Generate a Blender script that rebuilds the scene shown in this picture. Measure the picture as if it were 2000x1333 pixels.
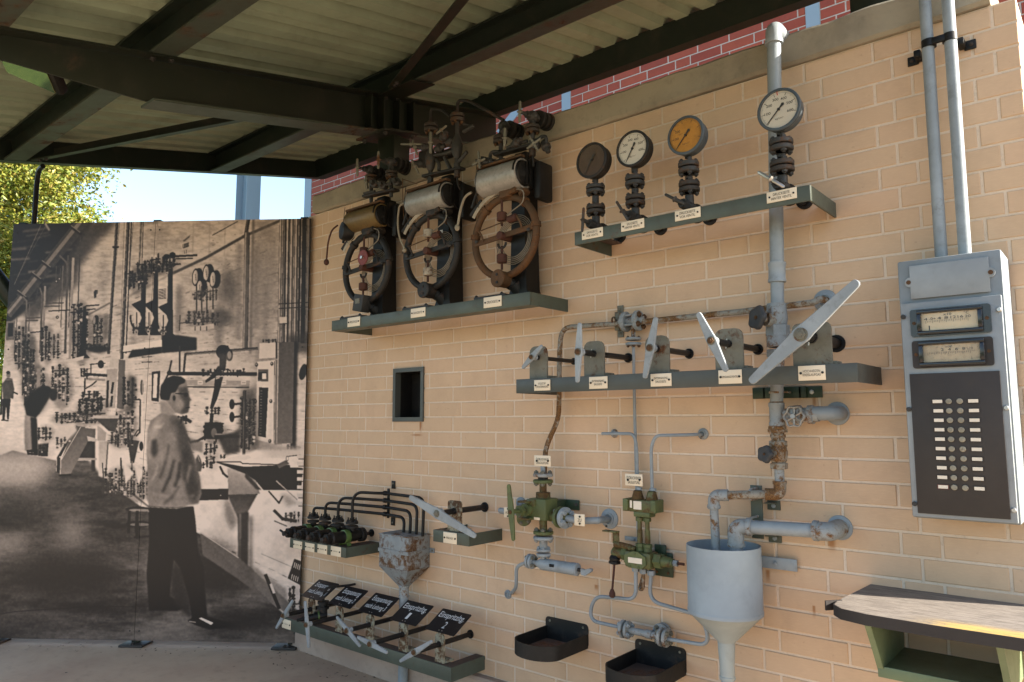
import bpy, bmesh, math, random
import numpy as np
from mathutils import Vector, Matrix, noise as mnoise

random.seed(7)
scene = bpy.context.scene
for o in list(bpy.data.objects):
    bpy.data.objects.remove(o)
COL = scene.collection
V = Vector
PI = math.pi
rad = math.radians

# ------------------------------------------------------------------ camera
CAM = V((3.774, -2.844, 1.444))
F = 1426.66
RIGHT = V((0.762461, 0.647031, -0.002148))
UP = V((0.071702, -0.081193, 0.994116))
FWD = V((-0.643049, 0.758129, 0.1083))
cd = bpy.data.cameras.new('camera')
cam = bpy.data.objects.new('camera', cd)
COL.objects.link(cam)
m = Matrix((RIGHT, UP, -FWD)).transposed().to_4x4()
m.translation = CAM
cam.matrix_world = m
cd.sensor_width = 36
cd.lens = F / 2000 * 36
cd.clip_start = 0.05
cd.clip_end = 800
scene.camera = cam

# ------------------------------------------------------------------ sky, sun, exposure
SUN_DIR = V((1.0, 0.37, 0.50)).normalized()         # towards the sun
SUN_EL = math.asin(SUN_DIR.z)
SUN_ROT = math.atan2(SUN_DIR.x, SUN_DIR.y)
world = bpy.data.worlds.new('World')
scene.world = world
world.use_nodes = True
wn = world.node_tree
wn.nodes.clear()
sky = wn.nodes.new('ShaderNodeTexSky')
sky.sky_type = 'NISHITA'
sky.sun_disc = False
sky.sun_elevation = SUN_EL
sky.sun_rotation = SUN_ROT
sky.air_density = 1.0
sky.dust_density = 1.3
sky.ozone_density = 1.0
bg = wn.nodes.new('ShaderNodeBackground')
bg.inputs['Strength'].default_value = 0.10
wo = wn.nodes.new('ShaderNodeOutputWorld')
wn.links.new(sky.outputs[0], bg.inputs[0])
wn.links.new(bg.outputs[0], wo.inputs[0])
sd = bpy.data.lights.new('sun', 'SUN')
sd.energy = 5.0
sd.angle = rad(0.55)
sd.color = (1.0, 0.92, 0.80)
sun = bpy.data.objects.new('sun', sd)
COL.objects.link(sun)
sun.location = (12, 6, 14)
sun.rotation_euler = SUN_DIR.to_track_quat('Z', 'Y').to_euler()
vs = scene.view_settings
vs.view_transform = 'Standard'
vs.look = 'None'
vs.gamma = 1.0
vs.exposure = 2.12
vs.use_curve_mapping = False
scene.cycles.max_bounces = 8
scene.cycles.diffuse_bounces = 5
scene.cycles.sample_clamp_indirect = 6.0

# ------------------------------------------------------------------ measuring helper
def at(px, py, d=0.0):
    """point on the plane d metres in front of the tiled wall, measured along the photograph's sight line"""
    r = RIGHT * ((px - 1000) / F) + UP * ((666.5 - py) / F) + FWD
    t = (-d - CAM.y) / r.y
    return CAM + r * t
def atX(px, py, x):
    r = RIGHT * ((px - 1000) / F) + UP * ((666.5 - py) / F) + FWD
    return CAM + r * ((x - CAM.x) / r.x)
def scl(px, py, d, n):
    """length in metres of n vertical photo pixels there"""
    return (at(px, py - n / 2, d) - at(px, py + n / 2, d)).length
def pix(p):
    d = p - CAM
    z = d.dot(FWD)
    return 1000 + F * d.dot(RIGHT) / z, 666.5 - F * d.dot(UP) / z

# ------------------------------------------------------------------ materials
def srgb(r, g, b):
    f = lambda c: (c / 255 / 12.92) if c <= 10.3 else ((c / 255 + 0.055) / 1.055) ** 2.4
    return (f(r), f(g), f(b), 1)
class NT:
    def __init__(s, name):
        s.m = bpy.data.materials.new(name)
        s.m.use_nodes = True
        s.t = s.m.node_tree
        s.t.nodes.clear()
        s.out = s.n('ShaderNodeOutputMaterial')
        s.b = s.n('ShaderNodeBsdfPrincipled')
        s.l(s.b.outputs[0], s.out.inputs[0])
    def n(s, t, **k):
        x = s.t.nodes.new(t)
        for a, b in k.items():
            setattr(x, a, b)
        return x
    def l(s, a, b):
        s.t.links.new(a, b)
    def set(s, node, key, v):
        if hasattr(v, 'links') or isinstance(v, bpy.types.NodeSocket):
            s.l(v, node.inputs[key])
        else:
            node.inputs[key].default_value = v
    def coord(s, kind='Object', scale=(1, 1, 1), rnd=True):
        tc = s.n('ShaderNodeTexCoord')
        mp = s.n('ShaderNodeMapping')
        s.l(tc.outputs[kind], mp.inputs[0])
        mp.inputs['Scale'].default_value = scale
        if rnd:
            oi = s.n('ShaderNodeObjectInfo')
            mu = s.n('ShaderNodeMath', operation='MULTIPLY')
            s.l(oi.outputs['Random'], mu.inputs[0])
            mu.inputs[1].default_value = 37.0
            s.l(mu.outputs[0], mp.inputs['Location'])
        return mp.outputs[0]
    def noise(s, co, scale, detail=4, rough=0.6, dist=0):
        x = s.n('ShaderNodeTexNoise')
        s.l(co, x.inputs['Vector'])
        x.inputs['Scale'].default_value = scale
        x.inputs['Detail'].default_value = detail
        x.inputs['Roughness'].default_value = rough
        x.inputs['Distortion'].default_value = dist
        return x.outputs[0]
    def ramp(s, f, a, b, smooth=True):
        x = s.n('ShaderNodeMapRange', interpolation_type='SMOOTHSTEP' if smooth else 'LINEAR')
        s.l(f, x.inputs[0])
        x.inputs[1].default_value = a
        x.inputs[2].default_value = b
        return x.outputs[0]
    def math(s, op, a, b):
        x = s.n('ShaderNodeMath', operation=op)
        s.set(x, 0, a); s.set(x, 1, b)
        return x.outputs[0]
    def mix(s, f, a, b, mode='MIX'):
        x = s.n('ShaderNodeMix', data_type='RGBA', blend_type=mode)
        s.set(x, 0, f); s.set(x, 6, a); s.set(x, 7, b)
        return x.outputs[2]
    def bump(s, h, strength=0.3, dist=0.002):
        x = s.n('ShaderNodeBump')
        x.inputs['Strength'].default_value = strength
        x.inputs['Distance'].default_value = dist
        s.l(h, x.inputs['Height'])
        s.l(x.outputs[0], s.b.inputs['Normal'])

RUST = (0.115, 0.048, 0.018, 1)
RUSTD = (0.07, 0.032, 0.014, 1)
def paint(name, col, rust=0.0, rough=0.5, scale=9.0, rustcol=RUST, dirt=0.35, metal=0.0, spec=0.3, dirtcol=(0.05, 0.04, 0.03, 1), bumpy=0.25):
    """old painted metal: uneven colour, grime, rust breaking through (rust 0..1)"""
    t = NT(name)
    co = t.coord()
    n1 = t.noise(co, scale * 0.45, 5, 0.65)
    n2 = t.noise(co, scale * 2.6, 6, 0.7, 0.4)
    n3 = t.noise(co, scale * 11, 3, 0.6)
    c = t.mix(t.ramp(n1, 0.35, 0.7), tuple(x * 0.84 for x in col[:3]) + (1,), tuple(min(1, x * 1.12) for x in col[:3]) + (1,))
    c = t.mix(t.math('MULTIPLY', t.ramp(n2, 0.48, 0.75), dirt), c, dirtcol)
    rm = None
    if rust > 0:
        s = t.math('ADD', t.math('MULTIPLY', n1, 0.55), t.math('MULTIPLY', n2, 0.45))
        th = 0.68 - 0.32 * rust
        rm = t.ramp(s, th - 0.02, th + 0.09)
        rc = t.mix(t.ramp(n3, 0.35, 0.65), RUSTD, rustcol)
        c = t.mix(rm, c, rc)
    t.l(c, t.b.inputs['Base Color'])
    r = t.math('ADD', t.math('MULTIPLY', n2, 0.3), rough - 0.15)
    if rm is not None:
        r = t.math('MAXIMUM', r, t.math('MULTIPLY', rm, 0.85))
    t.l(r, t.b.inputs['Roughness'])
    t.b.inputs['Metallic'].default_value = metal
    t.b.inputs['Specular IOR Level'].default_value = spec
    h = t.math('ADD', t.math('MULTIPLY', n2, 0.6), t.math('MULTIPLY', n3, 0.4))
    t.bump(h, bumpy, 0.003)
    return t.m
def plain(name, col, rough=0.6, metal=0.0, var=0.12, scale=30, spec=0.5):
    t = NT(name)
    co = t.coord()
    n = t.noise(co, scale, 4, 0.6)
    c = t.mix(n, tuple(x * (1 - var) for x in col[:3]) + (1,), tuple(min(1, x * (1 + var)) for x in col[:3]) + (1,))
    t.l(c, t.b.inputs['Base Color'])
    t.b.inputs['Roughness'].default_value = rough
    t.b.inputs['Metallic'].default_value = metal
    t.b.inputs['Specular IOR Level'].default_value = spec
    t.bump(n, 0.12, 0.002)
    return t.m

STAINS = []          # (x, z, half width, height below) rust runs on the yellow wall
def grime(t, c):
    """uneven weathering that runs over bricks and joints alike, in world metres"""
    ge = t.n('ShaderNodeNewGeometry')
    mp = t.n('ShaderNodeMapping'); t.l(ge.outputs['Position'], mp.inputs[0]); mp.inputs['Scale'].default_value = (1, 1, 0.35)
    a = t.noise(ge.outputs['Position'], 0.9, 5, 0.6); b_ = t.noise(mp.outputs[0], 5.0, 5, 0.65); d = t.noise(ge.outputs['Position'], 38, 3, 0.6)
    c = t.mix(t.math('MULTIPLY', t.ramp(a, 0.40, 0.72), 0.20), c, (0.34, 0.235, 0.14, 1))
    c = t.mix(t.math('MULTIPLY', t.ramp(b_, 0.56, 0.78), 0.22), c, (0.25, 0.175, 0.11, 1))
    c = t.mix(t.math('MULTIPLY', t.ramp(d, 0.66, 0.76), 0.25), c, (0.20, 0.13, 0.08, 1))
    sx = t.n('ShaderNodeSeparateXYZ'); t.l(ge.outputs['Position'], sx.inputs[0])
    for x, z, w, h in STAINS:
        dx = t.math('ABSOLUTE', t.math('SUBTRACT', sx.outputs[0], x), 0)
        m1 = t.ramp(t.math('ADD', dx, t.math('MULTIPLY', t.math('SUBTRACT', b_, 0.5), w * 1.2)), w, w * 0.2)
        dz = t.math('SUBTRACT', z, sx.outputs[2])
        m2 = t.math('MULTIPLY', t.ramp(dz, h, h * 0.2), t.ramp(dz, -0.004, 0.002))
        c = t.mix(t.math('MULTIPLY', t.math('MULTIPLY', m1, m2), 0.75), c, (0.26, 0.10, 0.02, 1))
    return c

M = {}
M['bluegrey'] = paint('blue_grey_paint', (0.235, 0.264, 0.280), 0.16, 0.42, 8, dirt=0.28)
M['bluegrey_rusty'] = paint('blue_grey_paint_rusty', (0.25, 0.268, 0.268), 0.50, 0.55, 22, dirt=0.3, rustcol=(0.20, 0.095, 0.03, 1))
M['pipe_rusty'] = paint('pipe_rusty', (0.26, 0.245, 0.205), 0.68, 0.6, 22, rustcol=(0.19, 0.10, 0.035, 1))
M['lever'] = paint('lever_grey_paint', (0.245, 0.268, 0.28), 0.08, 0.40, 14, dirt=0.28)
M['shelf'] = paint('shelf_grey_green_paint', (0.066, 0.078, 0.060), 0.30, 0.45, 7, dirt=0.35)
M['shelf2'] = paint('shelf_grey_paint', (0.064, 0.068, 0.060), 0.14, 0.42, 6, dirt=0.25)
M['bearing'] = paint('bearing_plate_paint', (0.14, 0.135, 0.105), 0.42, 0.6, 14, dirt=0.4)
M['bearing_old'] = paint('bearing_plate_flaking', (0.27, 0.26, 0.19), 0.66, 0.7, 18, dirt=0.5, rustcol=(0.10, 0.055, 0.025, 1))
M['darkrust'] = paint('dark_iron', (0.016, 0.0145, 0.013), 0.40, 0.6, 16, rustcol=(0.06, 0.026, 0.012, 1))
M['iron'] = paint('grey_iron', (0.034, 0.033, 0.031), 0.40, 0.55, 14, rustcol=(0.075, 0.035, 0.016, 1))
M['brownrust'] = paint('brown_rust', (0.075, 0.04, 0.018), 0.6, 0.75, 12, rustcol=(0.115, 0.05, 0.016, 1))
M['redrust'] = paint('red_brown_iron', (0.06, 0.022, 0.014), 0.4, 0.75, 12, rustcol=(0.085, 0.03, 0.014, 1))
M['blackpaint'] = paint('black_paint', (0.007, 0.0065, 0.006), 0.08, 0.5, 8, dirt=0.25, spec=0.25)
M['shaft'] = paint('black_shaft', (0.012, 0.011, 0.011), 0.12, 0.45, 10)
M['green'] = paint('green_paint', (0.090, 0.110, 0.042), 0.42, 0.5, 14, dirt=0.45, rustcol=(0.10, 0.06, 0.02, 1))
M['greenol'] = paint('green_paint_oily', (0.088, 0.095, 0.034), 0.62, 0.42, 13, dirt=0.5, rustcol=(0.085, 0.055, 0.016, 1))
M['greendk'] = paint('dark_green_paint', (0.026, 0.045, 0.024), 0.2, 0.4, 10)
M['greenband'] = paint('bright_green_band', (0.075, 0.125, 0.035), 0.25, 0.4, 10)
M['box_green'] = paint('pale_green_paint', (0.125, 0.165, 0.092), 0.12, 0.42, 5, dirt=0.15)
M['knobgrey'] = paint('knob_dark_grey', (0.045, 0.045, 0.046), 0.25, 0.6, 14, dirt=0.4)
M['steel'] = plain('bright_steel', (0.42, 0.41, 0.39), 0.35, 0.8)
M['alu'] = paint('drum_aluminium', (0.30, 0.28, 0.25), 0.15, 0.45, 20, metal=0.35, dirt=0.4)
M['brass'] = paint('drum_brass', (0.16, 0.10, 0.035), 0.3, 0.5, 10, metal=0.3, dirt=0.5)
_g = NT('clear_glass')
_fr = _g.n('ShaderNodeFresnel'); _fr.inputs[0].default_value = 1.45
_tr = _g.n('ShaderNodeBsdfTransparent'); _gl = _g.n('ShaderNodeBsdfGlossy'); _gl.inputs['Roughness'].default_value = 0.03
_mx = _g.n('ShaderNodeMixShader')
_g.l(_g.math('MULTIPLY', _fr.outputs[0], 0.4), _mx.inputs[0]); _g.l(_tr.outputs[0], _mx.inputs[1]); _g.l(_gl.outputs[0], _mx.inputs[2]); _g.l(_mx.outputs[0], _g.out.inputs[0])
_g.t.nodes.remove(_g.b)
M['glass'] = _g.m
M['plate'] = plain('cream_nameplate', (0.66, 0.55, 0.40), 0.4, 0, 0.06, 20)
M['ink'] = plain('black_ink', (0.02, 0.018, 0.016), 0.6)
M['white'] = plain('white_paint', (0.62, 0.60, 0.55), 0.5, 0, 0.1)
M['signblack'] = paint('black_enamel', (0.012, 0.011, 0.012), 0.0, 0.32, 8, dirt=0.3, dirtcol=(0.04, 0.035, 0.03, 1))
M['signwhite'] = plain('white_enamel', (0.56, 0.54, 0.52), 0.5, 0, 0.15)
M['void'] = plain('painted_hole_shade', (0.004, 0.004, 0.004), 0.9)  # near black colour stands in for the shade inside holes and slots
M['cream'] = paint('cream_scale', (0.34, 0.28, 0.20), 0.16, 0.5, 12, dirt=0.3)
M['wire'] = plain('thin_wire', (0.20, 0.17, 0.13), 0.5, 0.3)
M['white_cable'] = paint('white_cable', (0.26, 0.22, 0.16), 0.3, 0.6, 20)
M['red'] = paint('red_disc', (0.17, 0.032, 0.022), 0.14, 0.5, 20)
M['bluebuilding'] = plain('pale_blue_steel', (0.25, 0.33, 0.40), 0.45, 0, 0.05, 3)

# ------------------------------------------------------------------ mesh builder
def frame(axis):
    z = V(axis).normalized()
    a = V((0, 0, 1)) if abs(z.z) < 0.9 else V((1, 0, 0))
    x = a.cross(z).normalized()
    return x, z.cross(x), z
class B:
    def __init__(s):
        s.v = []; s.f = []
    def add(s, vs, fs):
        k = len(s.v)
        s.v += [tuple(p) for p in vs]
        s.f += [tuple(i + k for i in f) for f in fs]
        return s
    def box(s, c, size, ax=None, bev=0.0):
        hx, hy, hz = size[0] / 2, size[1] / 2, size[2] / 2
        X, Y, Z = ax if ax else (V((1, 0, 0)), V((0, 1, 0)), V((0, 0, 1)))
        c = V(c)
        if bev <= 0:
            vs = [c + X * (hx * a) + Y * (hy * b) + Z * (hz * g) for a in (-1, 1) for b in (-1, 1) for g in (-1, 1)]
            return s.add(vs, [(0, 1, 3, 2), (4, 6, 7, 5), (0, 4, 5, 1), (2, 3, 7, 6), (0, 2, 6, 4), (1, 5, 7, 3)])
        bm = bmesh.new()
        bmesh.ops.create_cube(bm, size=1)
        for v in bm.verts:
            v.co = V((v.co.x * hx * 2, v.co.y * hy * 2, v.co.z * hz * 2))
        bmesh.ops.bevel(bm, geom=bm.edges[:], offset=min(bev, hx * .9, hy * .9, hz * .9), segments=2, affect='EDGES', profile=0.5)
        bm.verts.index_update()
        vs = [c + X * v.co.x + Y * v.co.y + Z * v.co.z for v in bm.verts]
        fs = [tuple(v.index for v in f.verts) for f in bm.faces]
        bm.free()
        return s.add(vs, fs)
    def lathe(s, p, axis, prof, n=20, arc=None):
        """prof: (radius, height along axis); closed with caps where radius is not 0"""
        x, y, z = frame(axis)
        p = V(p)
        vs = []; fs = []
        for r, h in prof:
            for i in range(n):
                a = 2 * PI * i / n
                vs.append(p + z * h + (x * math.cos(a) + y * math.sin(a)) * r)
        for k in range(len(prof) - 1):
            for i in range(n):
                j = (i + 1) % n
                fs.append((k * n + i, k * n + j, (k + 1) * n + j, (k + 1) * n + i))
        fs.append(tuple(range(n - 1, -1, -1)))
        m_ = (len(prof) - 1) * n
        fs.append(tuple(m_ + i for i in range(n)))
        return s.add(vs, fs)
    def cyl(s, a, b, r, r2=None, n=16, bev=0):
        a = V(a); b = V(b)
        h = (b - a).length
        r2 = r if r2 is None else r2
        if bev:
            pr = [(r - bev, 0), (r, bev), (r2, h - bev), (r2 - bev, h)]
        else:
            pr = [(r, 0), (r2, h)]
        return s.lathe(a, b - a, pr, n)
    def hexn(s, p, axis, r, h):
        return s.cyl(V(p), V(p) + V(axis).normalized() * h, r, n=6)
    def sweep(s, pts, r, n=10, closed=False):
        pts = [V(p) for p in pts]
        k = len(pts)
        tang = []
        for i in range(k):
            if closed:
                t = pts[(i + 1) % k] - pts[i - 1]
            else:
                t = pts[min(i + 1, k - 1)] - pts[max(i - 1, 0)]
            tang.append(t.normalized() if t.length > 1e-9 else V((0, 0, 1)))
        x, y, z = frame(tang[0])
        vs = []; fs = []
        for i in range(k):
            t = tang[i]
            x = (x - t * x.dot(t)).normalized()
            y = t.cross(x)
            rr = r[i] if isinstance(r, (list, tuple)) else r
            for j in range(n):
                a = 2 * PI * j / n
                vs.append(pts[i] + (x * math.cos(a) + y * math.sin(a)) * rr)
        for i in range(k if closed else k - 1):
            i2 = (i + 1) % k
            for j in range(n):
                j2 = (j + 1) % n
                fs.append((i * n + j, i * n + j2, i2 * n + j2, i2 * n + j))
        if not closed:
            fs.append(tuple(range(n - 1, -1, -1)))
            fs.append(tuple((k - 1) * n + j for j in range(n)))
        return s.add(vs, fs)
    def tube(s, pts, r, fil=0.04, n=10, seg=6):
        return s.sweep(fillet(pts, fil, seg), r, n)
    def torus(s, c, axis, R, r, n=28, k=10, a0=0, a1=2 * PI, sy=1.0):
        x, y, z = frame(axis)
        c = V(c)
        full = abs(a1 - a0) > 6.28
        cnt = n if full else n + 1
        pts = [c + x * (R * math.cos(a0 + (a1 - a0) * i / n)) + y * (R * sy * math.sin(a0 + (a1 - a0) * i / n)) for i in range(cnt)]
        return s.sweep(pts, r, k, closed=full)
    def prism(s, poly, o, X, Y, th):
        """outline poly (x, y) in the plane o, X, Y pushed th along X cross Y"""
        o = V(o); X = V(X).normalized(); Y = V(Y).normalized(); Z = X.cross(Y)
        n = len(poly)
        vs = [o + X * a + Y * b for a, b in poly] + [o + X * a + Y * b + Z * th for a, b in poly]
        fs = [tuple(range(n - 1, -1, -1)), tuple(range(n, 2 * n))]
        for i in range(n):
            j = (i + 1) % n
            fs.append((i, j, n + j, n + i))
        return s.add(vs, fs)
    def ball(s, c, r, n=12, sc=(1, 1, 1)):
        pr = [(max(1e-4, math.sin(PI * i / 8)) * r, -math.cos(PI * i / 8) * r) for i in range(9)]
        k = len(s.v)
        s.lathe((0, 0, 0), (0, 0, 1), pr, n)
        for i in range(k, len(s.v)):
            v = s.v[i]
            s.v[i] = (c[0] + v[0] * sc[0], c[1] + v[1] * sc[1], c[2] + v[2] * sc[2])
        return s
def fillet(pts, fil, seg=6):
    pts = [V(p) for p in pts]
    out = [pts[0]]
    for i in range(1, len(pts) - 1):
        a, b, c = pts[i - 1], pts[i], pts[i + 1]
        u = a - b; w = c - b
        f = fil[i - 1] if isinstance(fil, (list, tuple)) else fil
        d = min(f, u.length * 0.48, w.length * 0.48)
        p0 = b + u.normalized() * d
        p1 = b + w.normalized() * d
        for k in range(seg + 1):
            t = k / seg
            out.append(p0 * (1 - t) ** 2 + b * 2 * t * (1 - t) + p1 * t * t)
    out.append(pts[-1])
    return out
def roundrect(w, h, r, n=4):
    out = []
    for cx, cy, a0 in ((w / 2 - r, h / 2 - r, 0), (-w / 2 + r, h / 2 - r, 90), (-w / 2 + r, -h / 2 + r, 180), (w / 2 - r, -h / 2 + r, 270)):
        for i in range(n + 1):
            a = rad(a0 + 90 * i / n)
            out.append((cx + r * math.cos(a), cy + r * math.sin(a)))
    return out

# ------------------------------------------------------------------ objects
ORG = {}
def thing(name, label, cat, loc, group=None):
    o = bpy.data.objects.new(name, None)
    o.empty_display_size = 0.05
    COL.objects.link(o)
    o.location = loc
    o['label'] = label; o['category'] = cat
    if group: o['group'] = group
    ORG[o] = V(loc)
    return o
def mkmesh(name, b, mat, org=V((0, 0, 0)), sharp=35):
    me = bpy.data.meshes.new(name)
    me.from_pydata([(p[0] - org[0], p[1] - org[1], p[2] - org[2]) for p in b.v], [], b.f)
    me.validate()
    bm = bmesh.new(); bm.from_mesh(me)
    bmesh.ops.recalc_face_normals(bm, faces=bm.faces[:])
    bm.to_mesh(me); bm.free()
    me.polygons.foreach_set('use_smooth', [True] * len(me.polygons))
    me.set_sharp_from_angle(angle=rad(sharp))
    if mat: me.materials.append(M[mat] if isinstance(mat, str) else mat)
    return me
def part(name, b, mat, parent=None, label=None, kind=None, sharp=35):
    org = ORG.get(parent, V((0, 0, 0)))
    o = bpy.data.objects.new(name, mkmesh(name, b, mat, org, sharp))
    COL.objects.link(o)
    if parent is not None:
        o.parent = parent
        ORG[o] = org
    if label: o['label'] = label
    if kind: o['kind'] = kind
    return o
def tag(o, label, cat, group=None):
    o['label'] = label; o['category'] = cat
    if group: o['group'] = group
    return o
def single(name, b, mat, label, cat, group=None):
    c = V((0, 0, 0))
    for v in b.v: c += V(v)
    c /= len(b.v)
    o = bpy.data.objects.new(name, mkmesh(name, b, mat, c))
    COL.objects.link(o); o.location = c
    ORG[o] = c
    return tag(o, label, cat, group)
_hex = mkmesh('bolt', B().lathe((0, 0, 0), (0, 0, 1), [(1, 0), (1, .62), (.86, .70), (.52, .70), (.52, 1), (.44, 1.06)], 6), 'iron')
_hexm = {}
def bolt(p, axis, r, h, parent, mat='iron', name='bolt'):
    """hexagon nut with a stub of thread, shared mesh"""
    if mat not in _hexm:
        me = _hex.copy(); me.materials.clear(); me.materials.append(M[mat]); _hexm[mat] = me
    o = bpy.data.objects.new(name, _hexm[mat])
    COL.objects.link(o)
    x, y, z = frame(axis)
    R = Matrix((x, y, z)).transposed().to_4x4() @ Matrix.Rotation(random.random() * 6, 4, 'Z')
    R = R @ Matrix.Diagonal((r, r, h, 1))
    R.translation = V(p) - ORG.get(parent, V((0, 0, 0)))
    o.parent = parent
    o.matrix_basis = R
    return o
def ring_bolts(c, axis, R, n, r, h, parent, mat='iron', a0=0.4, both=None):
    x, y, z = frame(axis)
    for i in range(n):
        a = a0 + 2 * PI * i / n
        p = V(c) + x * (R * math.cos(a)) + y * (R * math.sin(a))
        bolt(p, z, r, h, parent, mat)
        if both:
            bolt(p - z * both, -z, r, h, parent, mat)
def text(body, c, X, Y, w, h, mat, parent, name='lettering', bold=0.0, align='CENTER', line=1.0, shear=0.0, lift=0.0008):
    """flat lettering fitted into w x h metres"""
    cu = bpy.data.curves.new(name, 'FONT')
    cu.body = body; cu.align_x = align; cu.align_y = 'CENTER'
    cu.size = 1; cu.space_line = line; cu.offset = bold; cu.shear = shear
    cu.resolution_u = 3
    ob = bpy.data.objects.new(name, cu)
    COL.objects.link(ob)
    dg = bpy.context.evaluated_depsgraph_get()
    me = bpy.data.meshes.new_from_object(ob.evaluated_get(dg))
    bpy.data.objects.remove(ob); bpy.data.curves.remove(cu)
    xs = [v.co.x for v in me.vertices]; ys = [v.co.y for v in me.vertices]
    x0, x1, y0, y1 = min(xs), max(xs), min(ys), max(ys)
    X = V(X).normalized(); Y = V(Y).normalized(); Z = X.cross(Y)
    sx = w / (x1 - x0); sy = h / (y1 - y0)
    org = ORG.get(parent, V((0, 0, 0)))
    for v in me.vertices:
        a = (v.co.x - (x0 + x1) / 2) * sx; b_ = (v.co.y - (y0 + y1) / 2) * sy
        v.co = V(c) + X * a + Y * b_ + Z * lift - org
    me.materials.clear(); me.materials.append(M[mat])
    o = bpy.data.objects.new(name, me)
    COL.objects.link(o)
    o.parent = parent; ORG[o] = org
    return o
EX = V((1, 0, 0)); EZ = V((0, 0, 1)); OUT = V((0, -1, 0))
def plate(px, py, wpx, hpx, d, txt, parent, label=None, tw=0.72, th=0.5, screws=True, name='nameplate'):
    """cream nameplate facing out from the wall, centred on photo pixel px, py at distance d"""
    c = at(px, py, d)
    w = at(px + wpx / 2, py, d).x - at(px - wpx / 2, py, d).x
    h = scl(px, py, d, hpx)
    p = part(name, B().box(c, (w, 0.003, h), bev=0.0008), 'plate', parent, label)
    f = c + OUT * 0.0016
    if txt:
        n = txt.count('\n') + 1
        text(txt, f, EX, EZ, w * tw, h * th, 'ink', p, line=1.0)
    if screws:
        for sx in (-1, 1):
            s = B().cyl(f + EX * (sx * w * 0.40), f + EX * (sx * w * 0.40) + OUT * 0.003, h * 0.085, n=10)
            part('screw', s, 'darkrust', p)
    return p
# ================================================================== ground
def concrete_mat(name, c1, c2, scale=1.5, spots=True, dirty=False):
    t = NT(name)
    co = t.coord('Object', rnd=False)
    n1 = t.noise(co, scale, 6, 0.65, 0.3)
    n2 = t.noise(co, scale * 9, 6, 0.7)
    n3 = t.noise(co, scale * 45, 3, 0.6)
    c = t.mix(t.ramp(n1, 0.35, 0.68), c1, c2)
    c = t.mix(t.math('MULTIPLY', t.ramp(n2, 0.5, 0.75), 0.45), c, tuple(x * 0.5 for x in c1[:3]) + (1,))
    if spots:
        v = t.n('ShaderNodeTexVoronoi')
        t.l(co, v.inputs['Vector']); v.inputs['Scale'].default_value = scale * 7
        sp = t.math('MULTIPLY', t.ramp(v.outputs['Distance'], 0.09, 0.05), t.ramp(n1, 0.5, 0.62))
        c = t.mix(sp, c, (0.03, 0.022, 0.018, 1))
    if dirty: c = grime(t, c)
    t.l(c, t.b.inputs['Base Color'])
    t.b.inputs['Roughness'].default_value = 0.85
    t.bump(t.math('ADD', t.math('MULTIPLY', n2, 0.6), t.math('MULTIPLY', n3, 0.4)), 0.35, 0.006)
    return t.m
M['floor'] = concrete_mat('floor_concrete', (0.44, 0.325, 0.220, 1), (0.36, 0.245, 0.165, 1), 1.3)
M['coping'] = concrete_mat('coping_concrete', (0.29, 0.25, 0.18, 1), (0.20, 0.17, 0.125, 1), 2.5, False)
M['plinth'] = concrete_mat('plinth_concrete', (0.38, 0.29, 0.225, 1), (0.30, 0.22, 0.17, 1), 1.8, False)
def lawn_mat():
    t = NT('lawn')
    co = t.coord('Object', rnd=False)
    n1 = t.noise(co, 0.6, 5, 0.6); n2 = t.noise(co, 14, 4, 0.7)
    c = t.mix(n1, (0.045, 0.085, 0.018, 1), (0.10, 0.12, 0.03, 1))
    c = t.mix(t.ramp(n2, 0.4, 0.7), c, (0.02, 0.045, 0.01, 1))
    t.l(c, t.b.inputs['Base Color']); t.b.inputs['Roughness'].default_value = 0.9
    t.bump(n2, 0.8, 0.05)
    return t.m
M['lawn'] = lawn_mat()
def quad(x0, x1, y0, y1, z):
    return B().add([(x0, y0, z), (x1, y0, z), (x1, y1, z), (x0, y1, z)], [(0, 1, 2, 3)])
part('lawn', quad(-300, 300, -300, 300, -0.02), 'lawn', kind='structure')
part('floor', B().box((4.0, -4.2, -0.05), (12.8, 12.2, 0.10)), 'floor', kind='structure')

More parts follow.
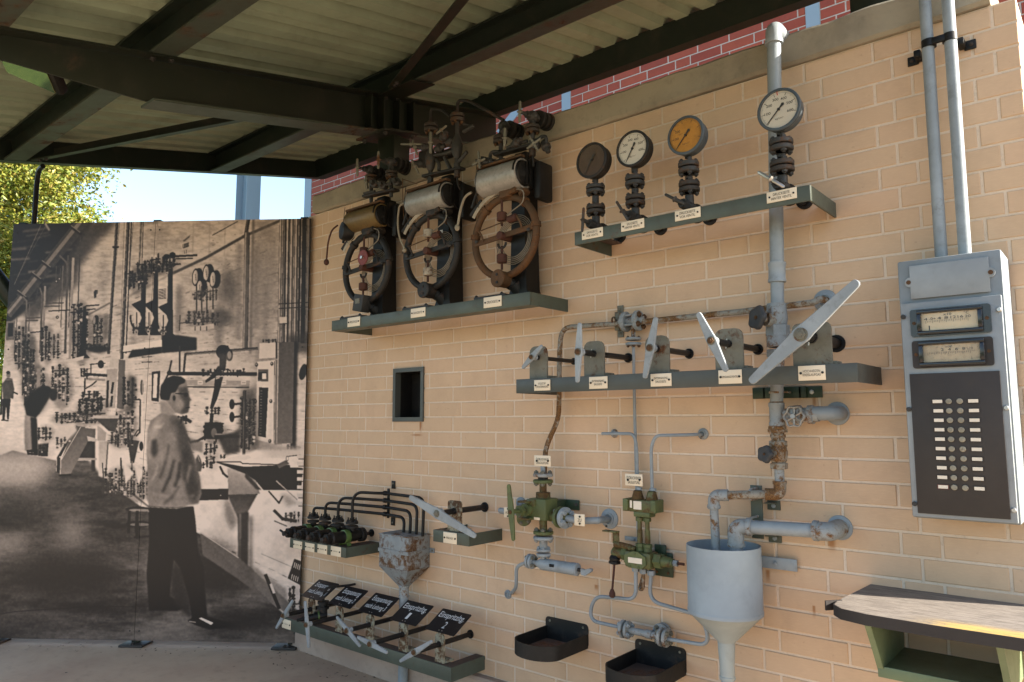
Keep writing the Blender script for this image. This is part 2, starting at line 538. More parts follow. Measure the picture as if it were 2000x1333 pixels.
# ================================================================== yellow brick wall
_s = at(822, 826)
STAINS += [(_s.x, _s.z + 0.002, 0.014, 0.075), (_s.x - 0.03, _s.z - 0.066, 0.06, 0.014), (at(1165, 1147).x, at(1165, 1143).z, 0.012, 0.03), (at(1590, 1190).x, at(1590, 1184).z, 0.008, 0.05), (at(1625, 1060).x, at(1625, 1056).z, 0.02, 0.05), (at(1590, 765).x, at(1590, 778).z, 0.012, 0.05), (at(1500, 1120).x, at(1500, 1114).z, 0.012, 0.06)]
def brick_mat(name, cols, rough=0.7, stain=0.25, dirty=False):
    t = NT(name)
    co = t.coord('Object', rnd=True)
    oi = t.n('ShaderNodeObjectInfo')
    ge = t.n('ShaderNodeNewGeometry')
    r = t.math('FRACT', t.math('ADD', oi.outputs['Random'], ge.outputs['Random Per Island']), 0)
    cr = t.n('ShaderNodeValToRGB')
    el = cr.color_ramp.elements
    el[0].position = 0; el[0].color = cols[0]
    el[1].position = 1; el[1].color = cols[-1]
    for i, c in enumerate(cols[1:-1]):
        e = el.new((i + 1) / (len(cols) - 1)); e.color = c
    t.l(r, cr.inputs[0])
    n1 = t.noise(co, 6, 5, 0.65); n2 = t.noise(co, 60, 4, 0.65); n3 = t.noise(t.coord('Object', (2, 1, 14)), 22, 3, 0.5)
    c = t.mix(t.math('MULTIPLY', t.ramp(n1, 0.42, 0.75), stain), cr.outputs[0], tuple(x * 0.62 for x in cols[0][:3]) + (1,))
    c = t.mix(t.math('MULTIPLY', t.ramp(n3, 0.45, 0.7), 0.16), c, tuple(min(1, x * 1.25) for x in cols[0][:3]) + (1,))
    if dirty: c = grime(t, c)
    t.l(c, t.b.inputs['Base Color'])
    t.b.inputs['Roughness'].default_value = rough
    t.b.inputs['Specular IOR Level'].default_value = 0.3
    t.bump(t.math('ADD', t.math('MULTIPLY', n2, 0.5), t.math('MULTIPLY', n3, 0.5)), 0.22, 0.002)
    return t.m
M['ybrick'] = brick_mat('yellow_brick', [(0.535, 0.369, 0.238, 1), (0.545, 0.377, 0.244, 1), (0.522, 0.361, 0.233, 1), (0.548, 0.373, 0.244, 1), (0.530, 0.371, 0.240, 1)], dirty=True)
M['ymortar'] = concrete_mat('pale_mortar', (0.63, 0.510, 0.390, 1), (0.585, 0.470, 0.355, 1), 6, False, True)
M['rbrick'] = brick_mat('red_brick', [(0.31, 0.066, 0.038, 1), (0.26, 0.052, 0.033, 1), (0.35, 0.080, 0.042, 1), (0.29, 0.060, 0.038, 1)], 0.7, 0.35)
M['rmortar'] = concrete_mat('grey_mortar', (0.50, 0.45, 0.40, 1), (0.42, 0.38, 0.34, 1), 6, False)

CH = 0.0811
def brick_b(w, h, dep=0.09):
    """a brick lying with its face on y = -0.003, chamfered arrises"""
    c = 0.0022
    x, z = w / 2, h / 2
    vs = [(-x, 0.0, -z), (x, 0.0, -z), (x, 0.0, z), (-x, 0.0, z),
          (-x + c, -0.0022, -z + c), (x - c, -0.0022, -z + c), (x - c, -0.0022, z - c), (-x + c, -0.0022, z - c),
          (-x, dep, -z), (x, dep, -z), (x, dep, z), (-x, dep, z)]
    fs = [(4, 5, 6, 7), (0, 1, 5, 4), (1, 2, 6, 5), (2, 3, 7, 6), (3, 0, 4, 7), (1, 0, 8, 9), (2, 1, 9, 10), (3, 2, 10, 11), (0, 3, 11, 8)]
    return vs, fs
_bm = {}
def brick_mesh(w, h, mat):
    k = (round(w, 3), round(h, 3), mat)
    if k not in _bm:
        b = B(); b.add(*brick_b(*k[:2]))
        _bm[k] = mkmesh('brick', b, mat, sharp=20)
    return _bm[k]
def courses(x0, x1, rows, zc, mod=0.25):
    out = []
    for r in rows:
        js = []
        if r % 2 == 0:
            k = math.floor(x0 / mod / 2.5) - 1
            while 2.5 * k * mod < x1 + 1:
                js += [2.5 * k * mod, (2.5 * k + .5) * mod, (2.5 * k + 1.5) * mod]; k += 1
        else:
            k = math.floor(x0 / mod) - 1
            while k * mod < x1 + 1:
                js.append((k - .25) * mod); k += 1
        js = [x0 - 0.005] + [j for j in js if x0 + 0.03 < j < x1 - 0.03] + [x1 + 0.005]
        for a, b in zip(js, js[1:]):
            out.append([a + 0.005, b - 0.005, zc(r) - CH / 2 + 0.0045, zc(r) + CH / 2 - 0.0045])
    return out
def cut(bs, hole):
    hx0, hx1, hz0, hz1 = hole
    out = []
    for a, b, c, d in bs:
        if b <= hx0 or a >= hx1 or d <= hz0 or c >= hz1:
            out.append([a, b, c, d]); continue
        if a < hx0 - 0.012: out.append([a, hx0, c, d])
        if b > hx1 + 0.012: out.append([hx1, b, c, d])
        a2, b2 = max(a, hx0), min(b, hx1)
        if c < hz0 - 0.012: out.append([a2, b2, c, hz0])
        if d > hz1 + 0.012: out.append([a2, b2, hz1, d])
    return out
def lay(bs, y, mat, parent, limit=300):
    def score(q):
        a, b, c, d = q
        px, py = pix(V(((a + b) / 2, y, (c + d) / 2)))
        if not (-20 < px < 2020 and -20 < py < 1353): return -1
        p0 = pix(V((a, y, c))); p1 = pix(V((b, y, d))); p2 = pix(V((a, y, d)))
        return abs(p1[0] - p2[0]) * abs(p0[1] - p2[1])
    bs = sorted(bs, key=score, reverse=True)
    n = sum(1 for q in bs if score(q) > 0)
    org = ORG[parent]
    rest = B()
    for i, (a, b, c, d) in enumerate(bs):
        w, h = b - a, d - c
        off = V(((a + b) / 2, y + random.uniform(-0.0012, 0.0012), (c + d) / 2))
        if i < min(limit, n):
            o = bpy.data.objects.new('brick', brick_mesh(w, h, mat))
            COL.objects.link(o); o.parent = parent
            o.location = off - org
            o.rotation_euler = (random.uniform(-.004, .004), random.uniform(-.0015, .0015), random.uniform(-.003, .003))
        else:
            vs, fs = brick_b(w, h)
            rest.add([V(v) + off for v in vs], fs)
    if rest.v:
        part('bricks', rest, mat, parent, kind='stuff', sharp=20)

WX0, WX1 = -0.48, 3.57
ZB, ZT = 1.83 - 20.5 * CH, 1.83 + 12.5 * CH
nt, nb = at(800, 719), at(800, 824)
NX0, NX1 = at(770, 770).x, at(829, 770).x
NZ0, NZ1 = nb.z, nt.z
hole = (NX0 + 0.012, NX1 - 0.012, NZ0 + 0.012, NZ1 - 0.012)
wall = thing('brick_wall', 'free standing yellow brick wall with pale joints carrying the old control gear', 'wall', (1.5, 0.12, 0))
lay(cut(courses(WX0, WX1, range(-12, 21), lambda r: 1.83 - r * CH), hole), 0.0, 'ybrick', wall)
mb = B()
def slab(b, x0, x1, y0, y1, z0, z1): return b.box(((x0 + x1) / 2, (y0 + y1) / 2, (z0 + z1) / 2), (x1 - x0, y1 - y0, z1 - z0))
slab(mb, WX0, hole[0], 0.001, 0.235, ZB, ZT)
slab(mb, hole[1], WX1, 0.001, 0.235, ZB, ZT)
slab(mb, hole[0], hole[1], 0.001, 0.235, ZB, hole[2])
slab(mb, hole[0], hole[1], 0.001, 0.235, hole[3], ZT)
part('mortar', mb, 'ymortar', wall)
def rough_slab(x0, x1, y0, y1, z0, z1, nx, amp=0.006, ch=0.012):
    """cast concrete bar with worn, uneven arrises"""
    b = B(); ring = [(y0, z0 + ch), (y0, (z0 + z1) / 2), (y0, z1 - ch), (y0 + ch, z1), ((y0 + y1) / 2, z1), (y1, z1), (y1, z0), ((y0 + y1) / 2, z0), (y0 + ch, z0)]
    k = len(ring); vs = []
    for i in range(nx + 1):
        x = x0 + (x1 - x0) * i / nx
        for j, (y, z) in enumerate(ring):
            n = mnoise.noise_vector(V((x * 9, y * 9, z * 9)))
            e = amp if j in (0, 2, 3, 8) else amp * 0.35
            vs.append((x, y + n.y * e, z + n.z * e))
    fs = []
    for i in range(nx):
        for j in range(k):
            j2 = (j + 1) % k
            fs.append((i * k + j, i * k + j2, (i + 1) * k + j2, (i + 1) * k + j))
    fs += [tuple(range(k)), tuple(nx * k + j for j in range(k - 1, -1, -1))]
    return b.add(vs, fs)
part('coping', rough_slab(-0.395, 3.50, -0.028, 0.26, ZT + 0.002, ZT + 0.132, 160), 'coping', wall)
part('plinth', rough_slab(WX0 + 0.005, WX1, -0.05, 0.25, -0.04, ZB - 0.001, 90, 0.004), 'plinth', wall)
# recess with steel frame
ni = thing('wall_niche', 'small dark rectangular opening in a grey steel frame below the recorder shelf', 'niche', ((NX0 + NX1) / 2, 0, NZ0))
fr = B()
fw = 0.022
slab(fr, NX0, NX0 + fw, -0.012, 0.03, NZ0, NZ1)
slab(fr, NX1 - fw, NX1, -0.012, 0.03, NZ0, NZ1)
slab(fr, NX0 + fw, NX1 - fw, -0.012, 0.03, NZ0, NZ0 + fw * 1.15)
slab(fr, NX0 + fw, NX1 - fw, -0.012, 0.03, NZ1 - fw * 1.05, NZ1)
part('frame', fr, 'shelf2', ni)
lin = B()
slab(lin, NX0 + 0.014, NX0 + 0.021, 0.031, 0.14, NZ0 + .014, NZ1 - .014)
slab(lin, NX1 - 0.021, NX1 - 0.014, 0.031, 0.14, NZ0 + .014, NZ1 - .014)
slab(lin, NX0 + 0.021, NX1 - 0.021, 0.031, 0.14, NZ0 + .014, NZ0 + .021)
slab(lin, NX0 + 0.021, NX1 - 0.021, 0.031, 0.14, NZ1 - .021, NZ1 - .014)
part('lining', lin, 'blackpaint', ni)
slab(pb := B(), NX0 + 0.021, NX1 - 0.021, 0.12, 0.13, NZ0 + .021, NZ1 - .021)
part('back_panel', pb, 'blackpaint', ni)

# ================================================================== red brick building behind
RY = 2.10
rb = thing('red_brick_building', 'red brick building with pale blue steel framing behind the yellow wall', 'building', (0.5, RY + 0.2, 0))
rp = at(1588, 40, -RY).x
rq = at(1106, 195, -RY).x
RX0, RX1 = at(608, 400, -RY).x, 4.6
xs = [(RX0, RX0 + 0.0)]
posts = [rq, rp]
segs = []
cur = RX0
for p_ in posts + [RX1]:
    w_ = 0.05
    segs.append((cur, p_ - w_)); cur = p_ + w_
CHR = 0.0758
def rcourses(x0, x1):
    global CH
    keep = CH; CH = CHR
    r = courses(x0, x1, range(-78, 28), lambda r: 2.06 - r * CHR)
    CH = keep
    return r
allb = []
for a, b in segs: allb += rcourses(a, b)
lay(allb, RY, 'rbrick', rb)
part('mortar', slab(B(), RX0, RX1, RY + 0.001, RY + 0.3, 0, 8.0), 'rmortar', rb)  # unseen upper storeys added in height so the building shades the blue column
for p_ in posts:
    part('steel_post', slab(B(), p_ - 0.046, p_ + 0.046, RY - 0.006, RY + 0.05, 0, 8.0), 'bluebuilding', rb)
part('steel_post', slab(B(), RX0 - 0.14, RX0 - 0.004, RY - 0.006, RY + 0.14, 0, 8.0), 'bluebuilding', rb)
d0, d1 = at(975, 262, -RY), at(1050, 165, -RY)
dv = (d1 - d0).normalized()
part('steel_brace', B().box((d0 + d1) / 2 + V((0, 0.012, 0)), ((d1 - d0).length, 0.04, 0.085), (dv, V((0, 1, 0)), dv.cross(V((0, 1, 0))))), 'bluebuilding', rb)
part('sun_block_side_wall', slab(B(), RX0 - 0.003, RX0 + 0.24, RY + 0.302, RY + 4, 0, 8.0), 'rmortar', rb)  # unseen wall, added to keep the sun off the blue column
part('roof', slab(B(), RX0 - 0.2, RX1 + 0.1, RY - 0.05, RY + 4, 8.003, 8.15), 'coping', rb)
# free blue column to the left of it
cx0, cx1 = at(460, 400, -2.5), at(508, 400, -2.72)
bc = thing('steel_column', 'pale blue steel column rising behind the photo board against the sky', 'column', ((cx0.x + cx1.x) / 2, 2.7, 0))
w_ = cx1.x - cx0.x
part('flange', slab(B(), cx0.x, cx0.x + 0.014, 2.5, 2.72, 0, 7.5), 'bluebuilding', bc)
part('flange', slab(B(), cx1.x - 0.014, cx1.x, 2.5, 2.72, 0, 7.5), 'bluebuilding', bc)
part('web', slab(B(), cx0.x + 0.0145, cx1.x - 0.0145, 2.60, 2.614, 0, 7.5), 'bluebuilding', bc)

# ================================================================== canopy roof
M['roofsteel'] = paint('dark_green_steel', (0.011, 0.017, 0.012), 0.12, 0.42, 3.0, dirt=0.3, rustcol=(0.07, 0.045, 0.03, 1))
M['girder'] = paint('girder_steel', (0.013, 0.016, 0.010), 0.10, 0.45, 2.2, dirt=0.3, rustcol=(0.06, 0.04, 0.03, 1))
M['headplate'] = paint('head_plate_steel', (0.018, 0.018, 0.012), 0.45, 0.6, 7, dirt=0.3, rustcol=(0.055, 0.028, 0.013, 1))
M['purlinflange'] = paint('purlin_flange_worn', (0.045, 0.056, 0.042), 0.45, 0.5, 3.0, dirt=0.3, rustcol=(0.038, 0.026, 0.020, 1))
M['sheet'] = paint('roof_sheet_paint', (0.245, 0.290, 0.200), 0.0, 0.5, 2.0, dirt=0.3, dirtcol=(0.09, 0.09, 0.055, 1), bumpy=0.1)
S = 0.21
SV = V((0, 1, S)).normalized(); SN = V((0, -S, 1)).normalized()
def Zr(y): return 3.516 + S * y            # underside of the purlins
roof = thing('canopy', 'open canopy of dark green steel beams under pale corrugated sheets', 'canopy', (0.2, 0.17, 2.97))
RL, RR = -2.0, 3.20
def ibeam(a, b, h, w, up, tw=0.008, tf=0.011):
    """three slabs of an I section from a to b (bottom centre line), up = section height direction"""
    a = V(a); b = V(b); ax = (b - a).normalized(); sd_ = up.cross(ax).normalized(); L = (b - a).length
    c = (a + b) / 2
    web = B().box(c + up * (h / 2), (L, tw, h - 2 * tf - 0.0006), (ax, sd_, up))
    lo = B().box(c + up * (tf / 2), (L, w, tf), (ax, sd_, up))
    hi = B().box(c + up * (h - tf / 2), (L, w, tf), (ax, sd_, up))
    return web, lo, hi
PH = 0.150
for nm, y0, y1 in (('A', -1.41, -1.28), ('B', 0.045, 0.185), ('0', -2.14, -1.985)):
    y = (y0 + y1) / 2
    a = V((RL + 0.012, y, Zr(y) + 0.001)); b = V((RR - 0.012, y, Zr(y) + 0.001))
    web, lo, hi = ibeam(a, b, PH, y1 - y0, SN)
    o = part('purlin', web, 'roofsteel', roof)
    part('flange', lo, 'purlinflange', o); part('flange', hi, 'roofsteel', o)
def channel(a, b, h, w, up, side, tw=0.008, tf=0.010):
    a = V(a); b = V(b); ax = (b - a).normalized(); L = (b - a).length; c = (a + b) / 2
    side = V(side); side = (side - ax * side.dot(ax)).normalized()
    w1 = B().box(c + up * (h / 2), (L, tw, h), (ax, side, up))
    f1 = B().box(c + side * (w / 2 + tw / 2 + .0003) + up * (tf / 2), (L, w, tf), (ax, side, up))
    f2 = B().box(c + side * (w / 2 + tw / 2 + .0003) + up * (h - tf / 2), (L, w, tf), (ax, side, up))
    return w1, f1, f2
EY0, EY1 = -2.32, 1.20
for x, sdv in ((RL, (-1, 0, 0)), (RR, (1, 0, 0))):
    a = V((x, EY0, Zr(EY0))); b = V((x, EY1, Zr(EY1)))
    w1, f1, f2 = channel(a, b, 0.16, 0.06, SN, sdv)
    o = part('edge_channel', w1, 'roofsteel', roof)
    part('flange', f1, 'roofsteel', o); part('flange', f2, 'roofsteel', o)
a = V((RL + 0.005, 1.10, Zr(1.10))); b = V((RR - 0.005, 1.10, Zr(1.10)))
w1, f1, f2 = channel(a, b, 0.158, 0.07, SN, (0, 1, 0))
o = part('ridge_channel', w1, 'roofsteel', roof)
part('flange', f1, 'roofsteel', o); part('flange', f2, 'roofsteel', o)
# girders on their short posts
def girder(xc, px0, px1):
    x0, x1 = xc - 0.07, xc + 0.07
    prof = [(-2.26, 2.965), (-1.38, 3.0), (1.12, 3.505)]
    g = thing  # keep name
    web = B().prism([(-2.26, 2.965), (-1.38, 2.998), (1.18, 3.505), (1.18, Zr(1.18) - 0.012), (-2.26, Zr(-2.26) - 0.012)], (xc - 0.005, 0, 0), (0, 1, 0), (0, 0, 1), 0.010)
    o = part('girder', web, 'girder', roof)
    a_, b_ = V((xc, -2.26, Zr(-2.26) - 0.0055)), V((xc, 1.18, Zr(1.18) - 0.0055))
    part('flange', B().box((a_ + b_) / 2, ((b_ - a_).length, 0.14, 0.0105), ((b_ - a_).normalized(), V((1, 0, 0)), SN)), 'girder', o)
    a_, b_ = V((xc, -1.385, 2.991)), V((xc, 1.18, 3.499))
    ax = (b_ - a_).normalized()
    part('flange', B().box((a_ + b_) / 2, ((b_ - a_).length, 0.14, 0.012), (ax, V((1, 0, 0)), V((1, 0, 0)).cross(ax))), 'purlinflange', o)
    for y in (-0.06, 0.04, 0.17, 0.29):
        zb = 3.0 + (y + 1.38) * 0.2028 + 0.010
        part('stiffener', B().box((xc + 0.036, y, (zb + Zr(y) - 0.02) / 2), (0.062, 0.010, Zr(y) - 0.02 - zb)), 'girder', o)
        part('stiffener', B().box((xc - 0.036, y, (zb + Zr(y) - 0.02) / 2), (0.062, 0.010, Zr(y) - 0.02 - zb)), 'girder', o)
    zt = 3.0 + (0.13 + 1.38) * 0.2028 - 0.020
    p = part('post', B().box(((px0 + px1) / 2, 0.167, (2.979 + zt - 0.016) / 2), (px1 - px0, 0.135, zt - 0.016 - 2.979), bev=0.006), 'girder', roof)
    xa = (px0 + px1) / 2
    part('head_plate', B().box((xa - 0.01, 0.13, zt - 0.004), (0.29, 0.30, 0.014), (V((1, 0, 0)), ax, V((1, 0, 0)).cross(ax))), 'headplate', p)
    for sx in (-0.115, 0.095):
        for sy in (0.02, 0.24):
            bolt((xa + sx, sy, zt - 0.012 + (sy - 0.13) * .2), (0, 0, -1), 0.017, 0.02, p, 'iron')
    for y in (-1.41, -1.28, 0.045, 0.185):
        for sx in (-0.045, 0.045):
            bolt((xc + sx, y + (0.02 if y in (-1.41, 0.045) else -0.02), Zr(y) - 0.012), -SN, 0.014, 0.016, o, 'iron')
girder(0.20, 0.130, 0.292)
girder(3.115, 3.03, 3.21)
def brace(a, b, w=0.055):
    a = V((a[0], a[1], Zr(a[1]) - 0.006)); b = V((b[0], b[1], Zr(b[1]) - 0.006))
    ax = (b - a).normalized(); sd_ = SN.cross(ax).normalized()
    bb = B().box((a + b) / 2, ((b - a).length, w, 0.007), (ax, sd_, SN))
    bb.box((a + b) / 2 + sd_ * (w / 2 - 0.004) + SN * 0.031, ((b - a).length - 0.3, 0.007, 0.054), (ax, sd_, SN))
    o = part('brace', bb, 'girder', roof)
    for p_, s_ in ((a, 1), (b, -1)):
        for k in (0.05, 0.10):
            bolt(p_ + ax * (s_ * k) - SN * 0.004, -SN, 0.013, 0.014, o)
brace((-1.93, -1.25), (0.13, -0.08))
brace((0.40, -0.01), (2.35, -0.93), 0.06)
part('gusset', B().box((0.42, 0.09, Zr(0.09) - 0.012), (0.30, 0.20, 0.008), (V((1, 0, 0)), SV, SN)), 'girder', roof)
# corrugated sheets
pitch = 0.175
def sheet(x0, n, dz):
    prof = [(0, 0), (0.083, 0), (0.102, 0.042), (0.156, 0.042), (0.175, 0)]
    pts = []
    for i in range(n):
        pts += [(x0 + i * pitch + a, h) for a, h in prof[:-1]]
    pts += [(x0 + n * pitch, 0), (x0 + n * pitch + 0.06, 0)]
    b = B(); ny = 6; k = len(pts)
    ys = [EY0 - 0.08 + (EY1 + 0.14 - EY0) * j / ny for j in range(ny + 1)]
    vs = []
    for th in (0, 0.0011):
        for y in ys:
            for x, h in pts:
                wob = 0.003 * mnoise.noise(V((x * 3, y * 2, 1.3)))
                q = V((x, y, Zr(y))) + SN * (PH + 0.003 + h + dz + wob + th)
                vs.append(q)
    fs = []
    m_ = (ny + 1) * k
    for j in range(ny):
        for i in range(k - 1):
            a_ = j * k + i
            fs.append((a_, a_ + 1, a_ + k + 1, a_ + k))
            fs.append((m_ + a_, m_ + a_ + k, m_ + a_ + k + 1, m_ + a_ + 1))
    for i in range(k - 1):
        fs.append((i, m_ + i, m_ + i + 1, i + 1))
        a_ = ny * k + i
        fs.append((a_, a_ + 1, m_ + a_ + 1, m_ + a_))
    for j in range(ny):
        fs.append((j * k, (j + 1) * k, m_ + (j + 1) * k, m_ + j * k))
        a_ = j * k + k - 1
        fs.append((a_, m_ + a_, m_ + a_ + k, a_ + k))
    return b.add(vs, fs)
x = RL - 0.06
i = 0
while x < RR - 0.1:
    part('roof_sheet', sheet(x, 5, 0.0016 * (i % 2)), 'sheet', roof, sharp=12)
    x += 5 * pitch; i += 1

# ================================================================== lamp, pipes at the left edge
M['lampglass'] = NT('lamp_glass').m
lb = M['lampglass'].node_tree.nodes['Principled BSDF']
lb.inputs['Base Color'].default_value = (0.33, 0.38, 0.22, 1); lb.inputs['Roughness'].default_value = 0.04; lb.inputs['Metallic'].default_value = 0.9  # green tint puts the reflection of sunlit grass into the glass colour
la = atX(50, 135, -0.28)
fl = thing('floodlight', 'dark box floodlight under the roof with glass reflecting the lawn', 'lamp', la)
gn = ((V((-8.5, -5.2, 0)) - la).normalized() - (la - CAM).normalized()).normalized()
gx = V((0.62, 0.75, 0.0)); gx = (gx - gn * gx.dot(gn)).normalized(); gy = gn.cross(gx)
part('housing', B().box(la - gn * 0.035, (0.34, 0.20, 0.06), (gx, gy, gn), bev=0.02), 'blackpaint', fl)
part('glass', B().box(la + gn * 0.0005, (0.29, 0.155, 0.008), (gx, gy, gn)), 'lampglass', fl)
hk = la - gn * 0.06
part('hanger', B().cyl(hk, V((hk.x, hk.y, Zr(hk.y) + PH)), 0.012, n=8), 'blackpaint', fl)
single('rain_pipe', B().tube([(-1.97, -1.18, 3.235), (-2.09, -1.17, 3.235), (-2.11, -1.17, 3.15), (-2.11, -1.17, 0.0)], 0.017, 0.05, 10),
       'blackpaint', 'thin dark rain pipe dropping from the canopy edge behind the photo board', 'pipe')
p0, p1 = atX(-30, 515, -2.3), atX(28, 590, -2.25)
single('leaning_pole', B().sweep([p0 - (p1 - p0) * 2.2, p0, p1, p1 + (p1 - p0) * 1.5], 0.06, 14), 'roofsteel',
       'thick dark steel tube leaning behind the left edge of the photo board', 'tube')

# ================================================================== trees
def leaf_mat(name, cols):
    t = NT(name)
    ge = t.n('ShaderNodeNewGeometry')
    cr = t.n('ShaderNodeValToRGB'); el = cr.color_ramp.elements
    el[0].color = cols[0]; el[1].color = cols[-1]
    for i_, c in enumerate(cols[1:-1]):
        e = el.new((i_ + 1) / (len(cols) - 1)); e.color = c
    t.l(ge.outputs['Random Per Island'], cr.inputs[0])
    t.l(cr.outputs[0], t.b.inputs['Base Color'])
    t.b.inputs['Roughness'].default_value = 0.5
    tr = t.n('ShaderNodeBsdfTranslucent'); t.l(cr.outputs[0], tr.inputs[0])
    mx = t.n('ShaderNodeMixShader'); mx.inputs[0].default_value = 0.35
    t.l(t.b.outputs[0], mx.inputs[1]); t.l(tr.outputs[0], mx.inputs[2]); t.l(mx.outputs[0], t.out.inputs[0])
    return t.m
M['leaf_autumn'] = leaf_mat('autumn_leaves', [(0.07, 0.11, 0.018, 1), (0.15, 0.19, 0.025, 1), (0.22, 0.23, 0.03, 1), (0.28, 0.24, 0.035, 1), (0.13, 0.18, 0.025, 1), (0.26, 0.18, 0.04, 1)])
M['leaf_green'] = leaf_mat('green_leaves', [(0.06, 0.13, 0.015, 1), (0.13, 0.20, 0.02, 1), (0.22, 0.25, 0.025, 1), (0.09, 0.16, 0.018, 1)])
M['bark'] = paint('bark', (0.06, 0.045, 0.032), 0.0, 0.9, 6, dirt=0.5)
def tree(name, label, base, hgt, crown_c, crown_r, leafmat, nclump, per, ls, seed):
    rnd = random.Random(seed)
    t = thing(name, label, 'tree', base)
    base = V(base); cc = V(crown_c)
    b = B()
    trunk = [base, base + V((0.05, 0.03, hgt * 0.3)), base + V((-0.04, 0.06, hgt * 0.6)), V((cc.x, cc.y, cc.z + crown_r[2] * 0.55))]
    b.sweep(trunk, [0.17, 0.14, 0.10, 0.02], 8)
    tips = []
    for k in range(26):
        f = rnd.uniform(0.30, 0.95)
        s = base.lerp(trunk[-1], f)
        a = rnd.uniform(0, 2 * PI)
        e = cc + V((math.cos(a) * crown_r[0] * rnd.uniform(.5, .95), math.sin(a) * crown_r[1] * rnd.uniform(.5, .95), rnd.uniform(-.75, .8) * crown_r[2]))
        mid = s.lerp(e, .5) + V((0, 0, rnd.uniform(0, .4)))
        b.sweep([s, mid, e], [0.055 * (1.15 - f), 0.03 * (1.2 - f), 0.006], 5)
        tips += [mid, e]
        for q in range(3):
            e2 = e + V((rnd.uniform(-.5, .5), rnd.uniform(-.5, .5), rnd.uniform(-.3, .5)))
            b.sweep([mid.lerp(e, .5), e2], [0.012, 0.004], 4); tips.append(e2)
    part('trunk', b, 'bark', t)
    vs = []; fs = []
    for k in range(nclump):
        if k < len(tips): c = tips[k]
        else:
            d = V((rnd.gauss(0, 1), rnd.gauss(0, 1), rnd.gauss(0, 1))).normalized()
            rr = rnd.uniform(0.45, 1.0) ** 0.6
            bump_ = 1 + 0.22 * mnoise.noise(d * 2.3 + V((seed, 0, 0)))
            c = cc + V((d.x * crown_r[0], d.y * crown_r[1], d.z * crown_r[2])) * rr * bump_
        sz = rnd.uniform(.16, .42)
        for q in range(per):
            p = c + V((rnd.gauss(0, sz), rnd.gauss(0, sz), rnd.gauss(0, sz * .7)))
            L = ls * rnd.uniform(.7, 1.35); W = L * 0.55
            d = V((rnd.gauss(0, 1), rnd.gauss(0, 1), rnd.gauss(-.4, .7))).normalized()
            s_ = d.cross(V((rnd.gauss(0, 1), rnd.gauss(0, 1), rnd.gauss(0, 1)))).normalized()
            n_ = d.cross(s_)
            k0 = len(vs)
            vs += [p, p + d * (L * .5) + s_ * (W / 2) + n_ * (.12 * L), p + d * L, p + d * (L * .5) - s_ * (W / 2) + n_ * (.12 * L)]
            fs += [(k0, k0 + 1, k0 + 2), (k0, k0 + 2, k0 + 3)]
    me = bpy.data.meshes.new('foliage')
    org = ORG[t]
    me.from_pydata([tuple(v - org) for v in vs], [], fs)
    me.materials.append(M[leafmat])
    o = bpy.data.objects.new('crown', me); COL.objects.link(o); o.parent = t
    return t
def along(px, py, dist):
    r = RIGHT * ((px - 1000) / F) + UP * ((666.5 - py) / F) + FWD
    return CAM + r.normalized() * dist
c1 = along(-25, 415, 17)
tree('lime_tree', 'yellow green autumn tree in the sun beyond the photo board', (c1.x, c1.y, -0.02), c1.z, c1, (1.85, 1.9, 2.4), 'leaf_autumn', 430, 190, 0.085, 3)
c2 = along(-130, 560, 21)
tree('maple_tree', 'greener tree at the left edge seen past the board', (c2.x, c2.y, -0.02), c2.z, c2, (3.4, 3.4, 3.2), 'leaf_green', 330, 150, 0.10, 9)

# dry leaf bits and grit on the floor by the board and the plinth
PRB = (-0.400, -0.035); PRB = np.array(PRB); PDB = np.array((-0.8, -0.6))
rnd = random.Random(4)
lt = B()
for i in range(170):
    if i < 100:
        x = rnd.uniform(-0.45, 1.6); y = -0.06 - abs(rnd.gauss(0, .16))
    else:
        u = rnd.uniform(0, 2.1); q = PRB + PDB * u
        x, y = q[0] + rnd.gauss(0, .06) + .02, q[1] - abs(rnd.gauss(0, .12))
    r_ = rnd.uniform(.003, .012); a = rnd.uniform(0, 6.3)
    k = len(lt.v)
    pts = [(x + math.cos(a + j * 1.57) * r_ * (1, .5)[j % 2], y + math.sin(a + j * 1.57) * r_ * (1, .5)[j % 2], .0035 + (.003 if j == 0 else 0)) for j in range(4)]
    lt.add(pts, [(0, 1, 2), (0, 2, 3)])
M['litter'] = plain('dry_leaf_bits', (0.07, 0.045, 0.025), 0.8, 0, .3)
part('leaf_litter', lt, 'litter', kind='stuff')
